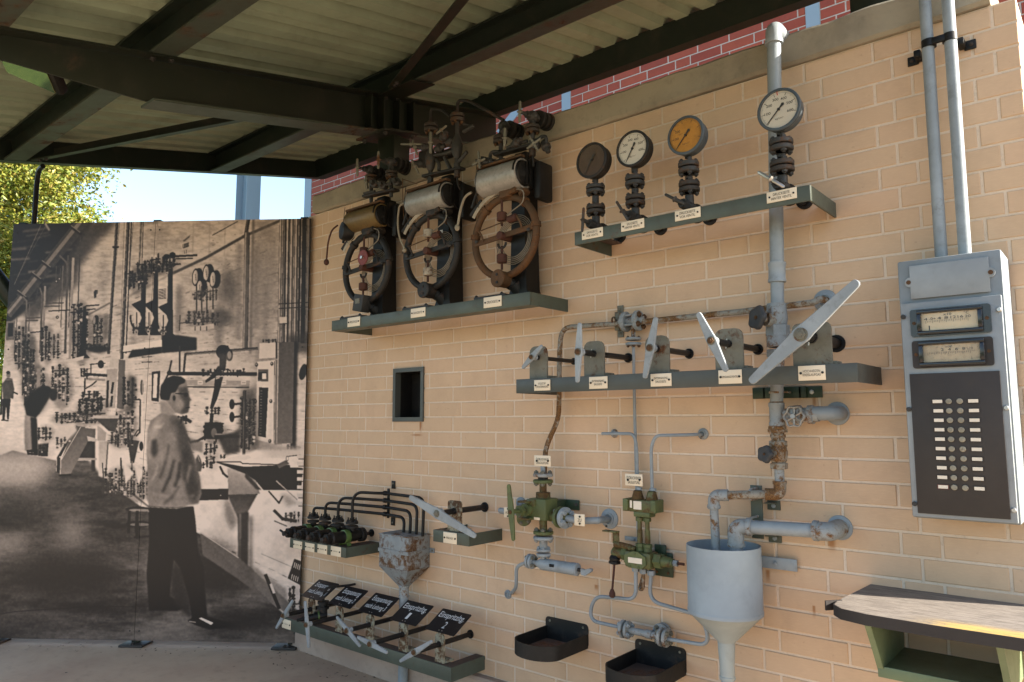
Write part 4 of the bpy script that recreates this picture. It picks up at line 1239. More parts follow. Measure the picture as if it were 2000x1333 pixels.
    p.line([(202, 922), (240, 950), (290, 990)], 4, .46, .8); p.line([(236, 895), (238, 955)], 3, .2); p.clutter(205, 915, 290, 975, 46, .15, .36, 4, .35); p.line([(200, 905), (202, 935)], 2, .3)
    p.poly([(240, 900), (262, 925), (245, 945)], .78, 1.5); p.poly([(262, 905), (282, 920), (270, 950)], .78, 1.5)
    p.poly([(164, 858), (186, 858), (186, 922), (178, 918), (178, 896), (152, 896), (158, 880)], .3, 1.2); p.line([(150, 898), (188, 897)], 4, .58, .6); p.poly([(165, 836), (187, 838), (186, 857), (168, 852)], .42, .8); p.poly([(162, 852), (190, 858), (188, 863), (164, 862)], .64, .6)
    p.poly([(146, 832), (166, 834), (172, 862), (138, 926), (116, 928), (118, 902)], .40, .6, 1, .48); p.poly([(146, 832), (150, 832), (118, 894), (116, 925), (109, 922), (111, 894)], .28, .6); p.line([(158, 834), (120, 898)], 1.3, .68, .4); p.line([(148, 832), (111, 893), (110, 921)], 1.2, .66, .4); p.line([(119, 898), (118, 926)], 1.2, .66, .4); p.line([(116, 929), (138, 928)], 3, .16, .8)
    for x, y in ((136, 862), (118, 893)): p.ell(x, y, 2.4, 1.6, .7)
    p.poly([(115, 832), (145, 826), (150, 842), (128, 866), (105, 868)], .72, 2); p.clutter(110, 855, 130, 875, 16, .15, .4, 4, .4); p.clutter(72, 832, 100, 862, 30, .12, .3, 5, .12)
    p.poly([(75, 868), (95, 866), (93, 892), (75, 891)], .22, .6); p.line([(75, 868), (95, 866)], 2, .5); p.clutter(76, 870, 93, 890, 16, .12, .34, 3, .2)
    p.poly([(48, 790), (58, 772), (76, 757), (92, 756), (99, 762), (97, 775), (88, 790), (78, 806), (66, 822), (52, 815)], .11, 2); p.ell(104, 771, 8, 12, .2, 1.6); p.ell(91, 762, 9, 7, .11, 1.4)
    p.poly([(48, 810), (68, 815), (72, 845), (73, 880), (64, 882), (48, 881), (47, 840)], .56, 1.6, 1, .5); p.poly([(60, 815), (72, 818), (74, 880), (63, 882)], .17, 1.6); p.poly([(52, 880), (74, 878), (74, 890), (54, 888)], .1, .8); p.line([(55, 884), (66, 885)], 1, .6, .4)
    p.poly([(4, 750), (14, 738), (24, 740), (28, 760), (26, 780), (20, 778), (20, 782), (6, 782)], .36, .8); p.ell(16.5, 733, 4.2, 6, .5, .6); p.ell(16, 728, 4, 3, .25, .6); p.poly([(4, 780), (21, 780), (17, 820), (14, 820), (12, 792), (9, 821), (5, 821)], .2, .7); p.poly([(-2, 745), (4, 745), (4, 810), (-3, 812)], .15, .8); p.line([(3, 821), (16, 822)], 2, .15)
    p.line([(10, 742), (24, 742)], 2, .5, .8); p.line([(26, 766), (34, 770)], 3, .3)
    # poster, stool
    p.poly([(297, 727), (313, 725), (310, 785), (296, 783)], .17, .6); p.poly([(300, 731), (308, 730), (306, 778), (298, 778)], .76, .6)
    for y in (698, 708): p.line([(277, y), (297, y - 1)], 1.6, .3, .6)
    p.ell(270, 995, 25, 5, .2, .8); p.ell(272, 997, 21, 3, .5, .8); p.ell(271, 1024, 25, 6, .16, .8); p.ell(273, 1025, 21, 3.4, .42, .8)
    for x in (253, 268): p.line([(x, 1000), (x - 2, 1040)], 5, .16, .7)
    p.line([(268, 1024), (268, 1050)], 7, .16, .7); p.line([(262, 1050), (292, 1048)], 3, .16, .6)
    # the standing man
    p.poly([(291, 985), (378, 990), (382, 1020), (386, 1075), (398, 1110), (400, 1160), (404, 1205), (376, 1210), (368, 1165), (352, 1110), (339, 1092), (334, 1130), (330, 1165), (352, 1176), (356, 1188), (346, 1193), (292, 1192), (287, 1120), (292, 1060)], .07, 1.4)
    p.a += p.region([(291, 985), (378, 990), (400, 1160), (376, 1210), (340, 1090), (330, 1165), (292, 1192)], 3) * p.fractal(22, 40, 3, .07, 31)
    p.poly([(340, 1094), (352, 1112), (370, 1170), (374, 1208), (340, 1180), (334, 1140)], .21, 3, .9); p.line([(372, 1040), (392, 1160)], 6, .2, 4, .6)
    p.poly([(367, 1213), (378, 1206), (405, 1206), (430, 1212), (452, 1218), (440, 1226), (410, 1230), (385, 1222)], .10, 1.2); p.poly([(388, 1208), (394, 1207), (417, 1217), (412, 1221)], .88, .7); p.line([(370, 1214), (382, 1216)], 2, .6, .7); p.ell(440, 1222, 22, 5, .15, 3, .8)
    jac = [(316, 806), (330, 806), (346, 812), (358, 822), (366, 850), (374, 880), (384, 905), (391, 935), (394, 965), (388, 984), (345, 993), (292, 990), (286, 975), (288, 930), (286, 885), (288, 840), (294, 822)]
    p.poly(jac, .50, 1.4)
    p.poly([(288, 840), (316, 806), (318, 825), (304, 850), (296, 900), (288, 900)], .64, 5, .75); p.poly([(345, 815), (362, 835), (380, 900), (393, 960), (376, 985), (356, 930)], .24, 5, .8)
    p.poly([(296, 862), (306, 856), (308, 884), (302, 896), (294, 884)], .24, 3, .8); p.poly([(330, 812), (356, 822), (370, 880), (348, 880)], .36, 5, .6)
    for a, b, w, v in (((340, 900), (318, 960), 5, .27), ((308, 905), (296, 940), 3, .64), ((330, 870), (312, 935), 4, .34), ((352, 905), (342, 950), 6, .26), ((372, 910), (352, 965), 6, .48), ((300, 835), (320, 828), 3, .72), ((318, 830), (344, 860), 3, .52), ((360, 930), (372, 975), 4, .3),
                       ((290, 960), (330, 970), 4, .56), ((330, 975), (380, 968), 5, .46), ((350, 950), (320, 985), 5, .36), ((300, 905), (318, 890), 3, .55), ((324, 915), (336, 890), 3, .5)):
        p.line([a, ((a[0] + b[0]) / 2 + 2, (a[1] + b[1]) / 2 + 3), b], w, v, 2.2, .75)
    p.line([(292, 991), (345, 994), (386, 985)], 1.6, .6, .8, .8)
    p.a += p.region(jac, 2) * (p.fractal(22, 34, 2, .06, 41))
    p.poly([(311, 782), (336, 784), (346, 808), (332, 812), (314, 806)], .55, 2)
    p.poly([(322, 742), (352, 738), (364, 745), (367, 763), (370, 776), (375, 782), (370, 784), (370, 792), (367, 806), (356, 810), (342, 806), (332, 790), (320, 780)], .50, .9)
    p.poly([(346, 752), (366, 756), (371, 784), (368, 806), (352, 810), (358, 790), (350, 770)], .33, 2.5, .9); p.ell(352, 790, 8, 9, .56, 3, .8); p.ell(352, 752, 9, 6, .5, 2.5, .7)
    p.poly([(312, 772), (314, 754), (324, 740), (338, 734), (354, 736), (362, 742), (360, 748), (350, 752), (343, 766), (334, 768), (330, 782), (322, 782), (314, 780)], .15, 1.2)
    p.ell(339, 778, 5, 9, .46, .8); p.ell(340, 778, 2.4, 5, .2, .8); p.line([(343, 769), (366, 770)], 1.6, .13, .5); p.ell(363, 772, 4, 4, .2, 1.2, .8); p.line([(363, 797), (370, 796)], 1.5, .2, .7)
    p.clutter(350, 812, 368, 830, 12, .14, .24, 5, 0); p.line([(357, 815), (372, 824)], 6, .16, 1)
    p.poly([(382, 898), (387, 888), (392, 896), (396, 910), (392, 922), (384, 920)], .38, 1); p.line([(386, 890), (390, 902)], 1.4, .62, .6); p.clutter(396, 903, 418, 916, 16, .1, .24, 4, .05); p.line([(430, 912), (436, 925), (444, 932)], 4, .2, .6)
    # print grain
    p.a += p.fractal(4, 4, 2, .03, 51)
    p.a = p.blur(p.a, 0.5)
    p.a = p.a + .42 * (p.a - p.blur(p.a, 7)) + .15 * (p.a - p.blur(p.a, 40))
    p.a = (p.a - .40) * 1.48 + .40 + 0.03
    p.a = np.where(p.a < .16, .16 - (.16 - p.a) * .5, p.a); p.a = np.where(p.a > .85, .85 + (p.a - .85) * .5, p.a)
    return np.clip(p.a, 0.02, 1), p

# board position: right edge against the end of the wall, swung out towards the viewer on the left
PR = V((-0.400, -0.035, 0)); PL = V((-2.085, -1.300, 0))
PD = (PL - PR).normalized(); PN = V((-PD.y, PD.x, 0))
if PN.dot(CAM - PR) < 0: PN = -PN
PZ0, PZ1 = 0.035, 2.812
SEAM = 1.085
def lay_print(u0, u1, name):
    """sample the drawing for the strip u0..u1 of the board (metres from its right edge)"""
    a, p = _PRINT
    res = 440
    w = int((u1 - u0) * res); h = int((PZ1 - PZ0) * res)
    uu = u1 - (np.arange(w) + .5) / w * (u1 - u0)
    zz = PZ0 + (np.arange(h) + .5) / h * (PZ1 - PZ0)
    U, Z = np.meshgrid(uu, zz)
    X = PR.x + PD.x * U - CAM.x; Y = PR.y + PD.y * U - CAM.y; Z = Z - CAM.z
    dep = X * FWD.x + Y * FWD.y + Z * FWD.z
    px = 1000 + F * (X * RIGHT.x + Y * RIGHT.y + Z * RIGHT.z) / dep
    py = 666.5 - F * (X * UP.x + Y * UP.y + Z * UP.z) / dep
    fx = np.clip((px - p.x0) * p.k - .5, 0, p.w - 1.001); fy = np.clip((py - p.y0) * p.k - .5, 0, p.h - 1.001)
    i = fx.astype(int); j = fy.astype(int); fx -= i; fy -= j
    t = (a[j, i] * (1 - fx) + a[j, i + 1] * fx) * (1 - fy) + (a[j + 1, i] * (1 - fx) + a[j + 1, i + 1] * fx) * fy
    lo = np.array([0.013, 0.009, 0.0075]); hi = np.array([0.75, 0.585, 0.48])
    col = lo + (hi - lo) * (np.clip(t, 0, 1) ** 2.45)[..., None]
    out = np.ones((h, w, 4), np.float32); out[..., :3] = col
    im = bpy.data.images.new(name, w, h, float_buffer=True, is_data=False)
    im.colorspace_settings.name = 'Linear Rec.709'
    im.pixels.foreach_set(out.ravel())
    im.update(); im.pack()
    return im
_PRINT = draw_print()
bd = thing('photo_board', 'large board printed with a sepia photograph of a man at work in a control gallery', 'photo board', PR + V((0, 0, 0)))
def board_sheet(u0, u1):
    th = 0.012
    im = lay_print(u0, u1, 'printed_picture')
    t = NT('printed_sheet')
    uv = t.n('ShaderNodeTexCoord')
    tx = t.n('ShaderNodeTexImage'); tx.image = im; tx.extension = 'EXTEND'; tx.interpolation = 'Cubic'
    t.l(uv.outputs['UV'], tx.inputs[0])
    t.l(tx.outputs[0], t.b.inputs['Base Color'])
    t.b.inputs['Roughness'].default_value = 0.42; t.b.inputs['Specular IOR Level'].default_value = 0.35
    c = [PR + PD * u1, PR + PD * u0]
    b = B()
    f = [c[0] + V((0, 0, PZ0)), c[1] + V((0, 0, PZ0)), c[1] + V((0, 0, PZ1)), c[0] + V((0, 0, PZ1))]
    b.add(f + [q - PN * th for q in f], [(0, 1, 2, 3), (5, 4, 7, 6), (4, 0, 3, 7), (1, 5, 6, 2), (3, 2, 6, 7), (4, 5, 1, 0)])
    org = ORG[bd]
    me = bpy.data.meshes.new('sheet')
    me.from_pydata([tuple(V(q) - org) for q in b.v], [], b.f)
    me.materials.append(t.m); me.materials.append(M['blackpaint'])
    ul = me.uv_layers.new(name='UVMap')
    uvs = {0: (0, 0), 1: (1, 0), 2: (1, 1), 3: (0, 1)}
    for pl in me.polygons:
        pl.material_index = 0 if pl.index == 0 else 1
        for li in pl.loop_indices:
            ul.data[li].uv = uvs.get(me.loops[li].vertex_index, (0, 0)) if pl.index == 0 else (0, 0)
    o = bpy.data.objects.new('sheet', me); COL.objects.link(o); o.parent = bd; ORG[o] = org
    for z in (PZ0 + 0.06, PZ0 + 1.0, PZ0 + 1.9, PZ1 - 0.06):
        for u in (u0 + 0.03, u1 - 0.03):
            q = PR + PD * u + V((0, 0, z))
            part('screw', B().cyl(q, q + PN * 0.002, 0.006, n=8), 'iron', o)
    return o
L_ = (PL - PR).length
board_sheet(0.0, SEAM - 0.0012); board_sheet(SEAM + 0.0012, L_)
fb = B()
for u in (0.05, SEAM, L_ - 0.05):
    q = PR + PD * u - PN * 0.035
    fb = B().box(q + V((0, 0, (PZ0 + PZ1) / 2)), (0.05, 0.04, PZ1 - PZ0 + 0.03), (PD, PN, EZ))
    part('support_post', fb, 'roofsteel', bd)
    q = PR + PD * (u if u > 0.06 else 0.085) - PN * 0.022
    part('foot_plate', B().box(q + V((0, 0, 0.009)), (0.16, 0.13, 0.014), (PD, PN, EZ), bev=0.003), 'iron', bd)
    if u < 1.5:
        bolt(q + PN * 0.04 + V((0, 0, 0.016)), (0, 0, 1), 0.012, 0.012, bd)
# ================================================================== steel shelves on the wall
def shelf(name, label, d, L, R, flange, mat='shelf', fl=0.055, wallends=True):
    """U shaped bar: L, R = (px, top py, bottom py) of the front corners"""
    x0 = at(L[0], L[1], d).x; x1 = at(R[0], R[1], d).x
    zt = (at(L[0], L[1], d).z + at(R[0], R[1], d).z) / 2; zb = (at(L[0], L[2], d).z + at(R[0], R[2], d).z) / 2
    s = thing(name, label, 'shelf', ((x0 + x1) / 2, 0, zb))
    t = 0.007
    part('front_bar', B().box(((x0 + x1) / 2, -d + t / 2, (zt + zb) / 2), (x1 - x0, t, zt - zb), bev=0.0015), mat, s)
    for x in (x0 + t / 2, x1 - t / 2):
        part('side_bar', B().box((x, -(d - t) / 2 + 0.0003, (zt + zb) / 2), (t, d - t - 0.002, zt - zb - 0.0008)), mat, s)
    if 't' in flange:
        part('top_flange', B().box(((x0 + x1) / 2, -d + t + fl / 2, zt - 0.003), (x1 - x0 - 2 * t - .001, fl, 0.005)), 'redtop', s)
    if 'b' in flange:
        part('bottom_flange', B().box(((x0 + x1) / 2, -d + t + fl / 2, zb + 0.003), (x1 - x0 - 2 * t - .001, fl, 0.005)), mat, s)
    if 's' in flange:
        for x in (x0 + t + fl / 2, x1 - t - fl / 2):
            part('side_flange', B().box((x, -(d - t - fl) / 2, zt - 0.0035), (fl, d - t - fl - .002, 0.005)), 'redtop', s)
    return s, x0, x1, zb, zt
M['redtop'] = paint('shelf_top_primer', (0.085, 0.058, 0.048), 0.25, 0.6, 8, dirt=0.4)
GD = 0.29
gs, gx0, gx1, gz0, gz1 = shelf('gauge_shelf', 'narrow grey green steel shelf high on the wall carrying four pressure gauges', GD, (1122, 453.5, 479), (1582, 362, 393), 'ts')
for px, py, w, h, t_, tw in ((1157, 456.6, 41, 18, 'SAUGSEITE\nVOR VENTIL', .58), (1235.5, 440, 45, 18.6, 'SAUGSEITE\nHINTER VENTIL', .66), (1343, 418.6, 50, 20, 'DRUCKSEITE\nVOR VENTIL', .62), (1526.5, 382, 59, 21.5, 'DRUCKSEITE\nHINTER VENTIL', .68)):
    plate(px, py, w, h, GD + 0.0025, t_, gs, tw=tw, th=.62)
RD = 0.296
rs, rx0, rx1, rz0, rz1 = shelf('recorder_shelf', 'long grey green steel shelf carrying the three rusty ring recorders', RD, (648, 625, 645), (1035, 573, 599), 'tb', fl=0.07)
for px, py, w, h, t_ in ((691, 629, 24, 18, 'FRISCHGAS'), (816.5, 611, 28, 18, 'SAUGSEITE'), (962, 590, 34.6, 20.6, 'DRUCKSEITE')):
    plate(px, py, w, h, RD + 0.0025, t_, rs, tw=.6, th=.26)
LD = 0.299
ls, lx0, lx1, lz0, lz1 = shelf('lever_shelf', 'long grey steel shelf carrying five bearing plates with pale hand levers', LD, (1008, 742, 768), (1674, 708, 748), 't', 'shelf2')
for px, py, w, h, t_, tw, th in ((1059, 752.8, 31, 21, 'STICKSTOFF\nFÜR ENTSPANNUNG', .8, .5), (1168.5, 747.8, 35.5, 23.5, 'ENTSPANNUNG\nSAUGSEITE', .66, .46), (1291, 742.5, 40.5, 25, 'ENTSPANNUNG\nDRUCKSEITE', .66, .46), (1426, 736.4, 45.5, 27, 'UMGANGSVENTIL', .68, .16), (1585.5, 728.8, 53.2, 29, 'HOCHHEIZEN\nKREISLAUFGAS', .66, .42)):
    plate(px, py, w, h, LD + 0.0025, t_, ls, tw=tw, th=th)

# ================================================================== pressure gauges
M['glass_dial'] = plain('dial_cream', (0.56, 0.50, 0.40), 0.35, 0, 0.06, 12)
M['dial_amber'] = paint('dial_amber', (0.44, 0.20, 0.03), 0.22, 0.4, 24, dirt=0.3, rustcol=(0.10, 0.035, 0.01, 1))
M['dial_brown'] = paint('dial_brown', (0.085, 0.052, 0.032), 0.3, 0.55, 14, rustcol=(0.055, 0.03, 0.018, 1))
M['caseblue'] = paint('gauge_case', (0.055, 0.07, 0.08), 0.22, 0.45, 14, dirt=0.4)
def flange_pair(b, c, ax, R, gap, th, neck=0.5):
    """two plain discs with a gap, around c along ax"""
    ax = V(ax).normalized(); c = V(c)
    b.cyl(c - ax * (gap / 2 + th), c - ax * (gap / 2), R, n=20, bev=R * .07)
    b.cyl(c + ax * (gap / 2), c + ax * (gap / 2 + th), R, n=20, bev=R * .07)
    b.cyl(c - ax * (gap / 2 + th), c + ax * (gap / 2 + th), R * neck, n=12)
def tbar(b, p0, p1, r):
    """tapered grip bar with a boss in the middle"""
    p0, p1 = V(p0), V(p1)
    b.sweep([p0, p0.lerp(p1, .04), p0.lerp(p1, .44), p0.lerp(p1, .5), p0.lerp(p1, .56), p0.lerp(p1, .96), p1], [r * .55, r * .85, r * .9, r * 1.9, r * .9, r * .85, r * .55], 8)
def gauge(cx, cy, rpx, sx, f1, f2, base, fw, bar, hole, dial, label, numbers, case, hand):
    dg = 0.205
    st = at(sx, (f1[0] + f1[1]) / 2, dg)
    g = thing('pressure_gauge', label, 'gauge', (st.x, -dg, gz1), 'pressure gauges on the high shelf')
    dep = 0.055
    c = at(cx, cy, dg + 0.042)
    R = scl(cx, cy, dg + 0.042, rpx * 2) / 2
    part('case', B().lathe(c + V((0, dep + .004, 0)), OUT, [(R * .80, 0), (R * .93, .006), (R * .95, dep * .55), (R * .97, dep * .8), (R, dep * .86), (R, dep + .001), (R * .965, dep + .004), (R * .87, dep + .0045), (R * .86, dep - .004)], 40), case, g)
    fc = c + V((0, 0.0075, 0))
    face = part('dial', B().cyl(fc, fc + OUT * 0.0012, R * .87, n=40), dial, g)
    fp = fc + OUT * 0.0013
    if numbers:
        mk = B()
        for k in range(0, 61):
            a = rad(228 - 4.1 * k)
            long_ = k % 10 == 0
            u = EX * math.cos(a) + EZ * math.sin(a)
            r0 = R * (.66 if long_ else .73 if k % 5 == 0 else .77); r1 = R * .82
            mk.box(fp + u * ((r0 + r1) / 2), (r1 - r0, 0.0006, R * (.022 if long_ else .010)), (u, V((0, 1, 0)), u.cross(V((0, 1, 0)))))
        part('scale_marks', mk, 'ink', face)
        for k in numbers:
            a = rad(228 - 41 * k)
            text(str(k * 100), fp + (EX * math.cos(a) + EZ * math.sin(a)) * (R * .53), EX, EZ, R * .28, R * .13, 'ink', face, 'numeral', 0.01, lift=.0004)
        text('kg/cm²', fp - EZ * (R * .42), EX, EZ, R * .38, R * .11, 'ink', face, 'unit', lift=.0004)
    part('glass', B().cyl(fc + OUT * .0072, fc + OUT * .0088, R * .868, n=40), 'glass', g)
    a = rad(hand)
    u = EX * math.cos(a) + EZ * math.sin(a); w = V((0, -1, 0)).cross(u)
    hp = fp + OUT * 0.004
    part('pointer', B().prism([(-R * .30, R * .075), (-R * .36, 0), (-R * .30, -R * .075), (-R * .1, -R * .03), (R * .55, -R * .025), (R * .80, -R * .008), (R * .80, R * .008), (R * .55, R * .025), (-R * .1, R * .03)], hp, u, w, 0.001).cyl(fp, hp + OUT * .003, R * .06, n=12), 'ink', g)
    if numbers and 6 in numbers and hand == 226.5:
        a = rad(228 - 41 * 3.28); u = EX * math.cos(a) + EZ * math.sin(a)
        part('red_mark', B().box(fp + u * (R * .78), (R * .16, .0008, R * .05), (u, V((0, 1, 0)), u.cross(V((0, 1, 0))))), 'redmark', face)
    zc = lambda y: at(sx, y, dg).z
    x = st.x; ctr = lambda y: V((x, -dg, zc(y)))
    r = scl(sx, f1[0], dg, fw) / 2
    part('stem', B().cyl(ctr(cy + rpx * .93), ctr(f1[0] - 2), r * .33, n=12), 'iron', g)
    part('stem', B().cyl(ctr(f1[1]), ctr(f2[0]), r * .36, n=12), 'iron', g)
    part('stem', B().cyl(ctr(f2[1]), ctr(base), r * .42, n=12), 'iron', g)
    for f in (f1, f2):
        zt, zb = zc(f[0]), zc(f[1]); h = zt - zb
        fb_ = B(); flange_pair(fb_, V((x, -dg, (zt + zb) / 2)), EZ, r, h * .07, h * .27)
        fo = part('flange', fb_, 'iron' if f is f1 else 'ironbrown', g)
        for k in range(4):
            a = rad(35 + 90 * k)
            q = V((x + math.cos(a) * r * .68, -dg + math.sin(a) * r * .68, 0))
            bolt(q + EZ * (zt - h * .20), EZ, r * .25, h * .2, fo); bolt(q + EZ * (zb + h * .20), -EZ, r * .25, h * .2, fo)
    # shut-off valve at the foot, pipe to the wall
    vz = zc(base) + r * .15
    hole_p = at(hole[0], hole[1], 0.0)
    vb = B().ball((x, -dg, vz), r * .62, 12, (1, 1.1, .8))
    vb.lathe((x, -dg, vz), (0, 1, -0.25), [(r * .35, 0), (r * .35, r * .8), (r * .8, r * .8), (r * .85, r * 1.25), (r * .35, r * 1.3), (r * .35, r * 1.5), (r * .8, r * 1.5), (r * .8, r * 1.9), (r * .3, r * 1.95)], 16)
    part('valve_body', vb, 'ironbrown', g)
    p0, p1 = at(bar[0], bar[1], dg + .09), at(bar[2], bar[3], dg + .09)
    tb = B(); tbar(tb, p0, p1, r * .17)
    mid = p0.lerp(p1, .5)
    hb = part('hand_bar', tb, 'steel' if hand == 226.5 else 'iron', g)
    part('spindle', B().cyl(mid + OUT * .004, V((x, -dg, vz)), r * .22, n=10).cyl(mid.lerp(V((x, -dg, vz)), .45), V((x, -dg, vz)), r * .48, n=6), 'iron', g)
    part('wall_pipe', B().tube([(x, -dg + .03, vz - .01), (x, -dg + .06, hole_p.z), (hole_p.x, .01, hole_p.z)], r * .28, .03), 'darkrust', g)
    part('wall_sleeve', B().lathe((hole_p.x, -0.0025, hole_p.z), OUT, [(r * .74, 0), (r * .74, .012), (r * .5, .014), (r * .48, .03), (r * .3, .032)], 18), 'blackpaint', g)
    return g
M['ironbrown'] = paint('brown_iron', (0.036, 0.030, 0.025), 0.5, 0.65, 16, rustcol=(0.06, 0.031, 0.016, 1))
M['redmark'] = plain('red_mark', (0.45, 0.03, 0.02))
gauge(1154, 313, 34.7, 1163, (358, 384), (397, 424), 446, 36, (1140, 406, 1137, 454), (1212, 463), 'dial_brown', 'leftmost pressure gauge with a brown rusted dial', None, 'darkrust', 240)
gauge(1234, 290, 35.5, 1240, (339, 370), (377, 408), 430, 37.5, (1204, 394, 1227, 431), (1292, 447), 'glass_dial', 'pressure gauge with a clean cream dial between the brown and the amber dial', (1, 2, 3, 4, 5, 6), 'darkrust', 240)
gauge(1338, 264, 38, 1345, (311, 346), (350, 383), 409, 39.5, (1299, 380, 1337, 399), (1388, 427), 'dial_amber', 'pressure gauge with an amber stained dial and blue grey case', (1, 2), 'caseblue', 230)
gauge(1520, 213.5, 41.5, 1525.7, (267, 303), (309, 345), 371, 44.5, (1480.5, 336, 1532, 366), (1573, 394), 'glass_dial', 'rightmost pressure gauge with a cream dial in front of the tall pipe', (1, 2, 3, 4, 5, 6), 'caseblue', 226.5)

# ================================================================== ring recorders
def recorder(label, ring, drum, drumr, drumat, ringmat, cross, kind):
    """ring = (px, py, vertical radius px), drum = left and right axis ends in px, cross = crossbar ends in px"""
    d = 0.185
    c = at(ring[0], ring[1], d)
    R = 0.198; tr = 0.0185
    base = V((c.x + 0.02, -0.15, rz1))
    g = thing('ring_recorder', label, 'recorder', base, 'ring recorders on the long shelf')
    bolt_m = 'darkrust'
    # foot plate and column
    part('foot_plate', B().box((c.x - .02, -0.20, rz1 + 0.008), (0.20, 0.16, 0.015), bev=.003), 'iron', g)
    for sx in (-.105, .06):
        bolt((c.x - .02 + sx + .01, -0.265, rz1 + .016), EZ, .009, .01, g, 'darkrust')
    a0, a1 = at(*cross[0], 0.17), at(*cross[1], 0.17)
    cxm = c.x + 0.055
    zt = (a0.z + a1.z) / 2
    col = B()
    ys = (-0.15, -0.045)
    prof = [(rz1 + .016, 0.070), (rz1 + .05, 0.052), (c.z - .05, 0.045), (c.z + .12, 0.042), (zt - .02, 0.036)]
    vs = []
    for z, w in prof:
        for sx, y in ((-1, ys[0]), (1, ys[0]), (1, ys[1]), (-1, ys[1])):
            vs.append((cxm + sx * w, y, z))
    fs = []
    for k in range(len(prof) - 1):
        for j in range(4):
            j2 = (j + 1) % 4
            fs.append((k * 4 + j, k * 4 + j2, k * 4 + 4 + j2, k * 4 + 4 + j))
    fs += [(3, 2, 1, 0), tuple(len(vs) - 4 + j for j in range(4))]
    col.add(vs, fs)
    part('column', col, 'blackpaint', g)
    # measuring ring, broken at the top
    part('ring_tube', B().torus(c, OUT, R, tr, 44, 12), ringmat, g)
    for a in (rad(172), rad(8), rad(128), rad(50)):
        u = EX * math.cos(a) + EZ * math.sin(a)
        t_ = V((0, -1, 0)).cross(u)
        part('clamp', B().cyl(c + u * R - t_ * .011, c + u * R + t_ * .011, tr * 1.35, n=14), ringmat, g)
    ft = c + V((.148, 0, .16))
    part('end_flange', B().cyl(ft - V((.02, 0, -.03)), ft + V((-.028, 0, .045)), tr * 1.5, n=14).cyl(ft + V((-.03, 0, .05)), ft + V((-.034, 0, .06)), tr * .8, n=10), ringmat, g)
    # cross beam with pivot, rods and weights
    al = rad(3)
    L, Rr = c + V((-R + .01, -.012, -.012)), c + V((R - .01, -.012, .018))
    ax = (Rr - L).normalized()
    beam = part('cross_beam', B().box((L + Rr) / 2, ((Rr - L).length, .012, .026), (ax, V((0, 1, 0)), ax.cross(V((0, 1, 0)))), bev=.002), 'brownrust' if ringmat == 'brownrust' else 'darkrust', g)
    for k in (-.85, .85):
        q = c + V((R * k, -.02, .003 * k))
        bolt(q, OUT, .009, .012, beam, 'iron')
    part('pivot', B().cyl(c + V((0, .08, 0)), c + V((0, -.045, 0)), .020, n=16, bev=.003), 'redrust', g)
    wm = {'brown': 'redrust', 'white': 'whiteflake', 'red': 'redrust'}[kind]
    part('rod', B().cyl(c + V((0, -.022, R - .02)), c + V((0, -.022, .05)), .006, n=8).cyl(c + V((0, -.022, -.05)), c + V((0, -.022, -R + .03)), .006, n=8), 'redrust', g)
    part('weight', B().cyl(c + V((0, -.022, .075)), c + V((0, -.022, .118)), .026, n=18, bev=.004), wm, g)
    part('weight', B().cyl(c + V((0, -.022, -.135)), c + V((0, -.022, -.092)), .026, n=18, bev=.004), wm, g)
    part('fork', B().torus(c + V((0, -.022, -.035)), OUT, .026, .006, 14, 6, PI, 2 * PI), 'darkrust', g)
    part('side_weight', B().cyl(c + V((.05, -.03, .07)), c + V((.10, -.03, .076)), .019, n=14, bev=.003), 'redrust', g)
    part('balance_rod', B().cyl(c + V((-.15, -.03, .045)), c + V((.05, -.03, .07)), .003, n=6), 'brownrust', g)
    part('lug', B().tube([c + V((-.15, -.03, .05)), c + V((-.13, -.026, .02)), c + V((-.125, -.02, -.01))], .006, .015, 8), ringmat, g)
    part('lug', B().tube([c + V((.10, -.03, .08)), c + V((.12, -.026, .05)), c + V((.125, -.02, .015))], .006, .015, 8), ringmat, g)
    # coil of capillary tube behind the ring
    co = B()
    pts = []
    for i in range(5 * 30):
        a = 2 * PI * i / 30 + .8
        rr = .085 + .045 * i / 150
        pts.append(c + V((.045 + rr * math.cos(a), .022 + .012 * math.sin(i * .21), -.015 + rr * math.sin(a))))
    part('capillary_coil', co.sweep(pts, .0024, 6), 'wire', g)
    # lower cup
    q = c + V((.0, 0, -R - .005))
    if kind == 'red':
        cu = B().box(q + V((0, -.03, -.01)), (.085, .06, .10), (V((.98, 0, -.2)), V((0, 1, 0)), V((.2, 0, .98))), bev=.004)
        part('contact_box', cu, 'iron', g)
        part('box_plate', B().box(q + V((0, -.061, 0)), (.04, .003, .03)), 'bearing', g)
        dsc = c + V((.045, -.06, .045))
        part('red_disc', B().cyl(dsc, dsc + OUT * .006, .044, n=24), 'red', g)
        part('disc_hub', B().cyl(dsc + OUT * .006, dsc + OUT * .018, .009, n=10), 'steel', g)
    else:
        part('cup', B().lathe(q + V((0, .01, -.012)), OUT, [(.034, 0), (.040, .004), (.040, .055), (.044, .056), (.044, .066), (.040, .069)], 26), ringmat, g)
        for dz in (.018, -.020):
            part('cup_screw', B().cyl(q + V((0, -.058, -.012 + dz)), q + V((0, -.062, -.012 + dz)), .007, n=10), 'darkrust', g)
    part('cup_neck', B().cyl(q + V((0, .02, -.02)), q + V((.03, .07, -.05)), .03, n=14).cyl(q + V((0.03, .03, -.03)), V((q.x + .05, -.10, rz1 + .016)), .032, n=12), 'darkrust', g)
    # scale strip along the upper left of the ring
    sb = B(); n = 12
    vs = []
    for i in range(n + 1):
        a = rad(97 + 50 * i / n)
        for r_ in (R + tr + .0, R + tr + .02):
            vs.append(c + V((math.cos(a) * r_, -.026, math.sin(a) * r_)))
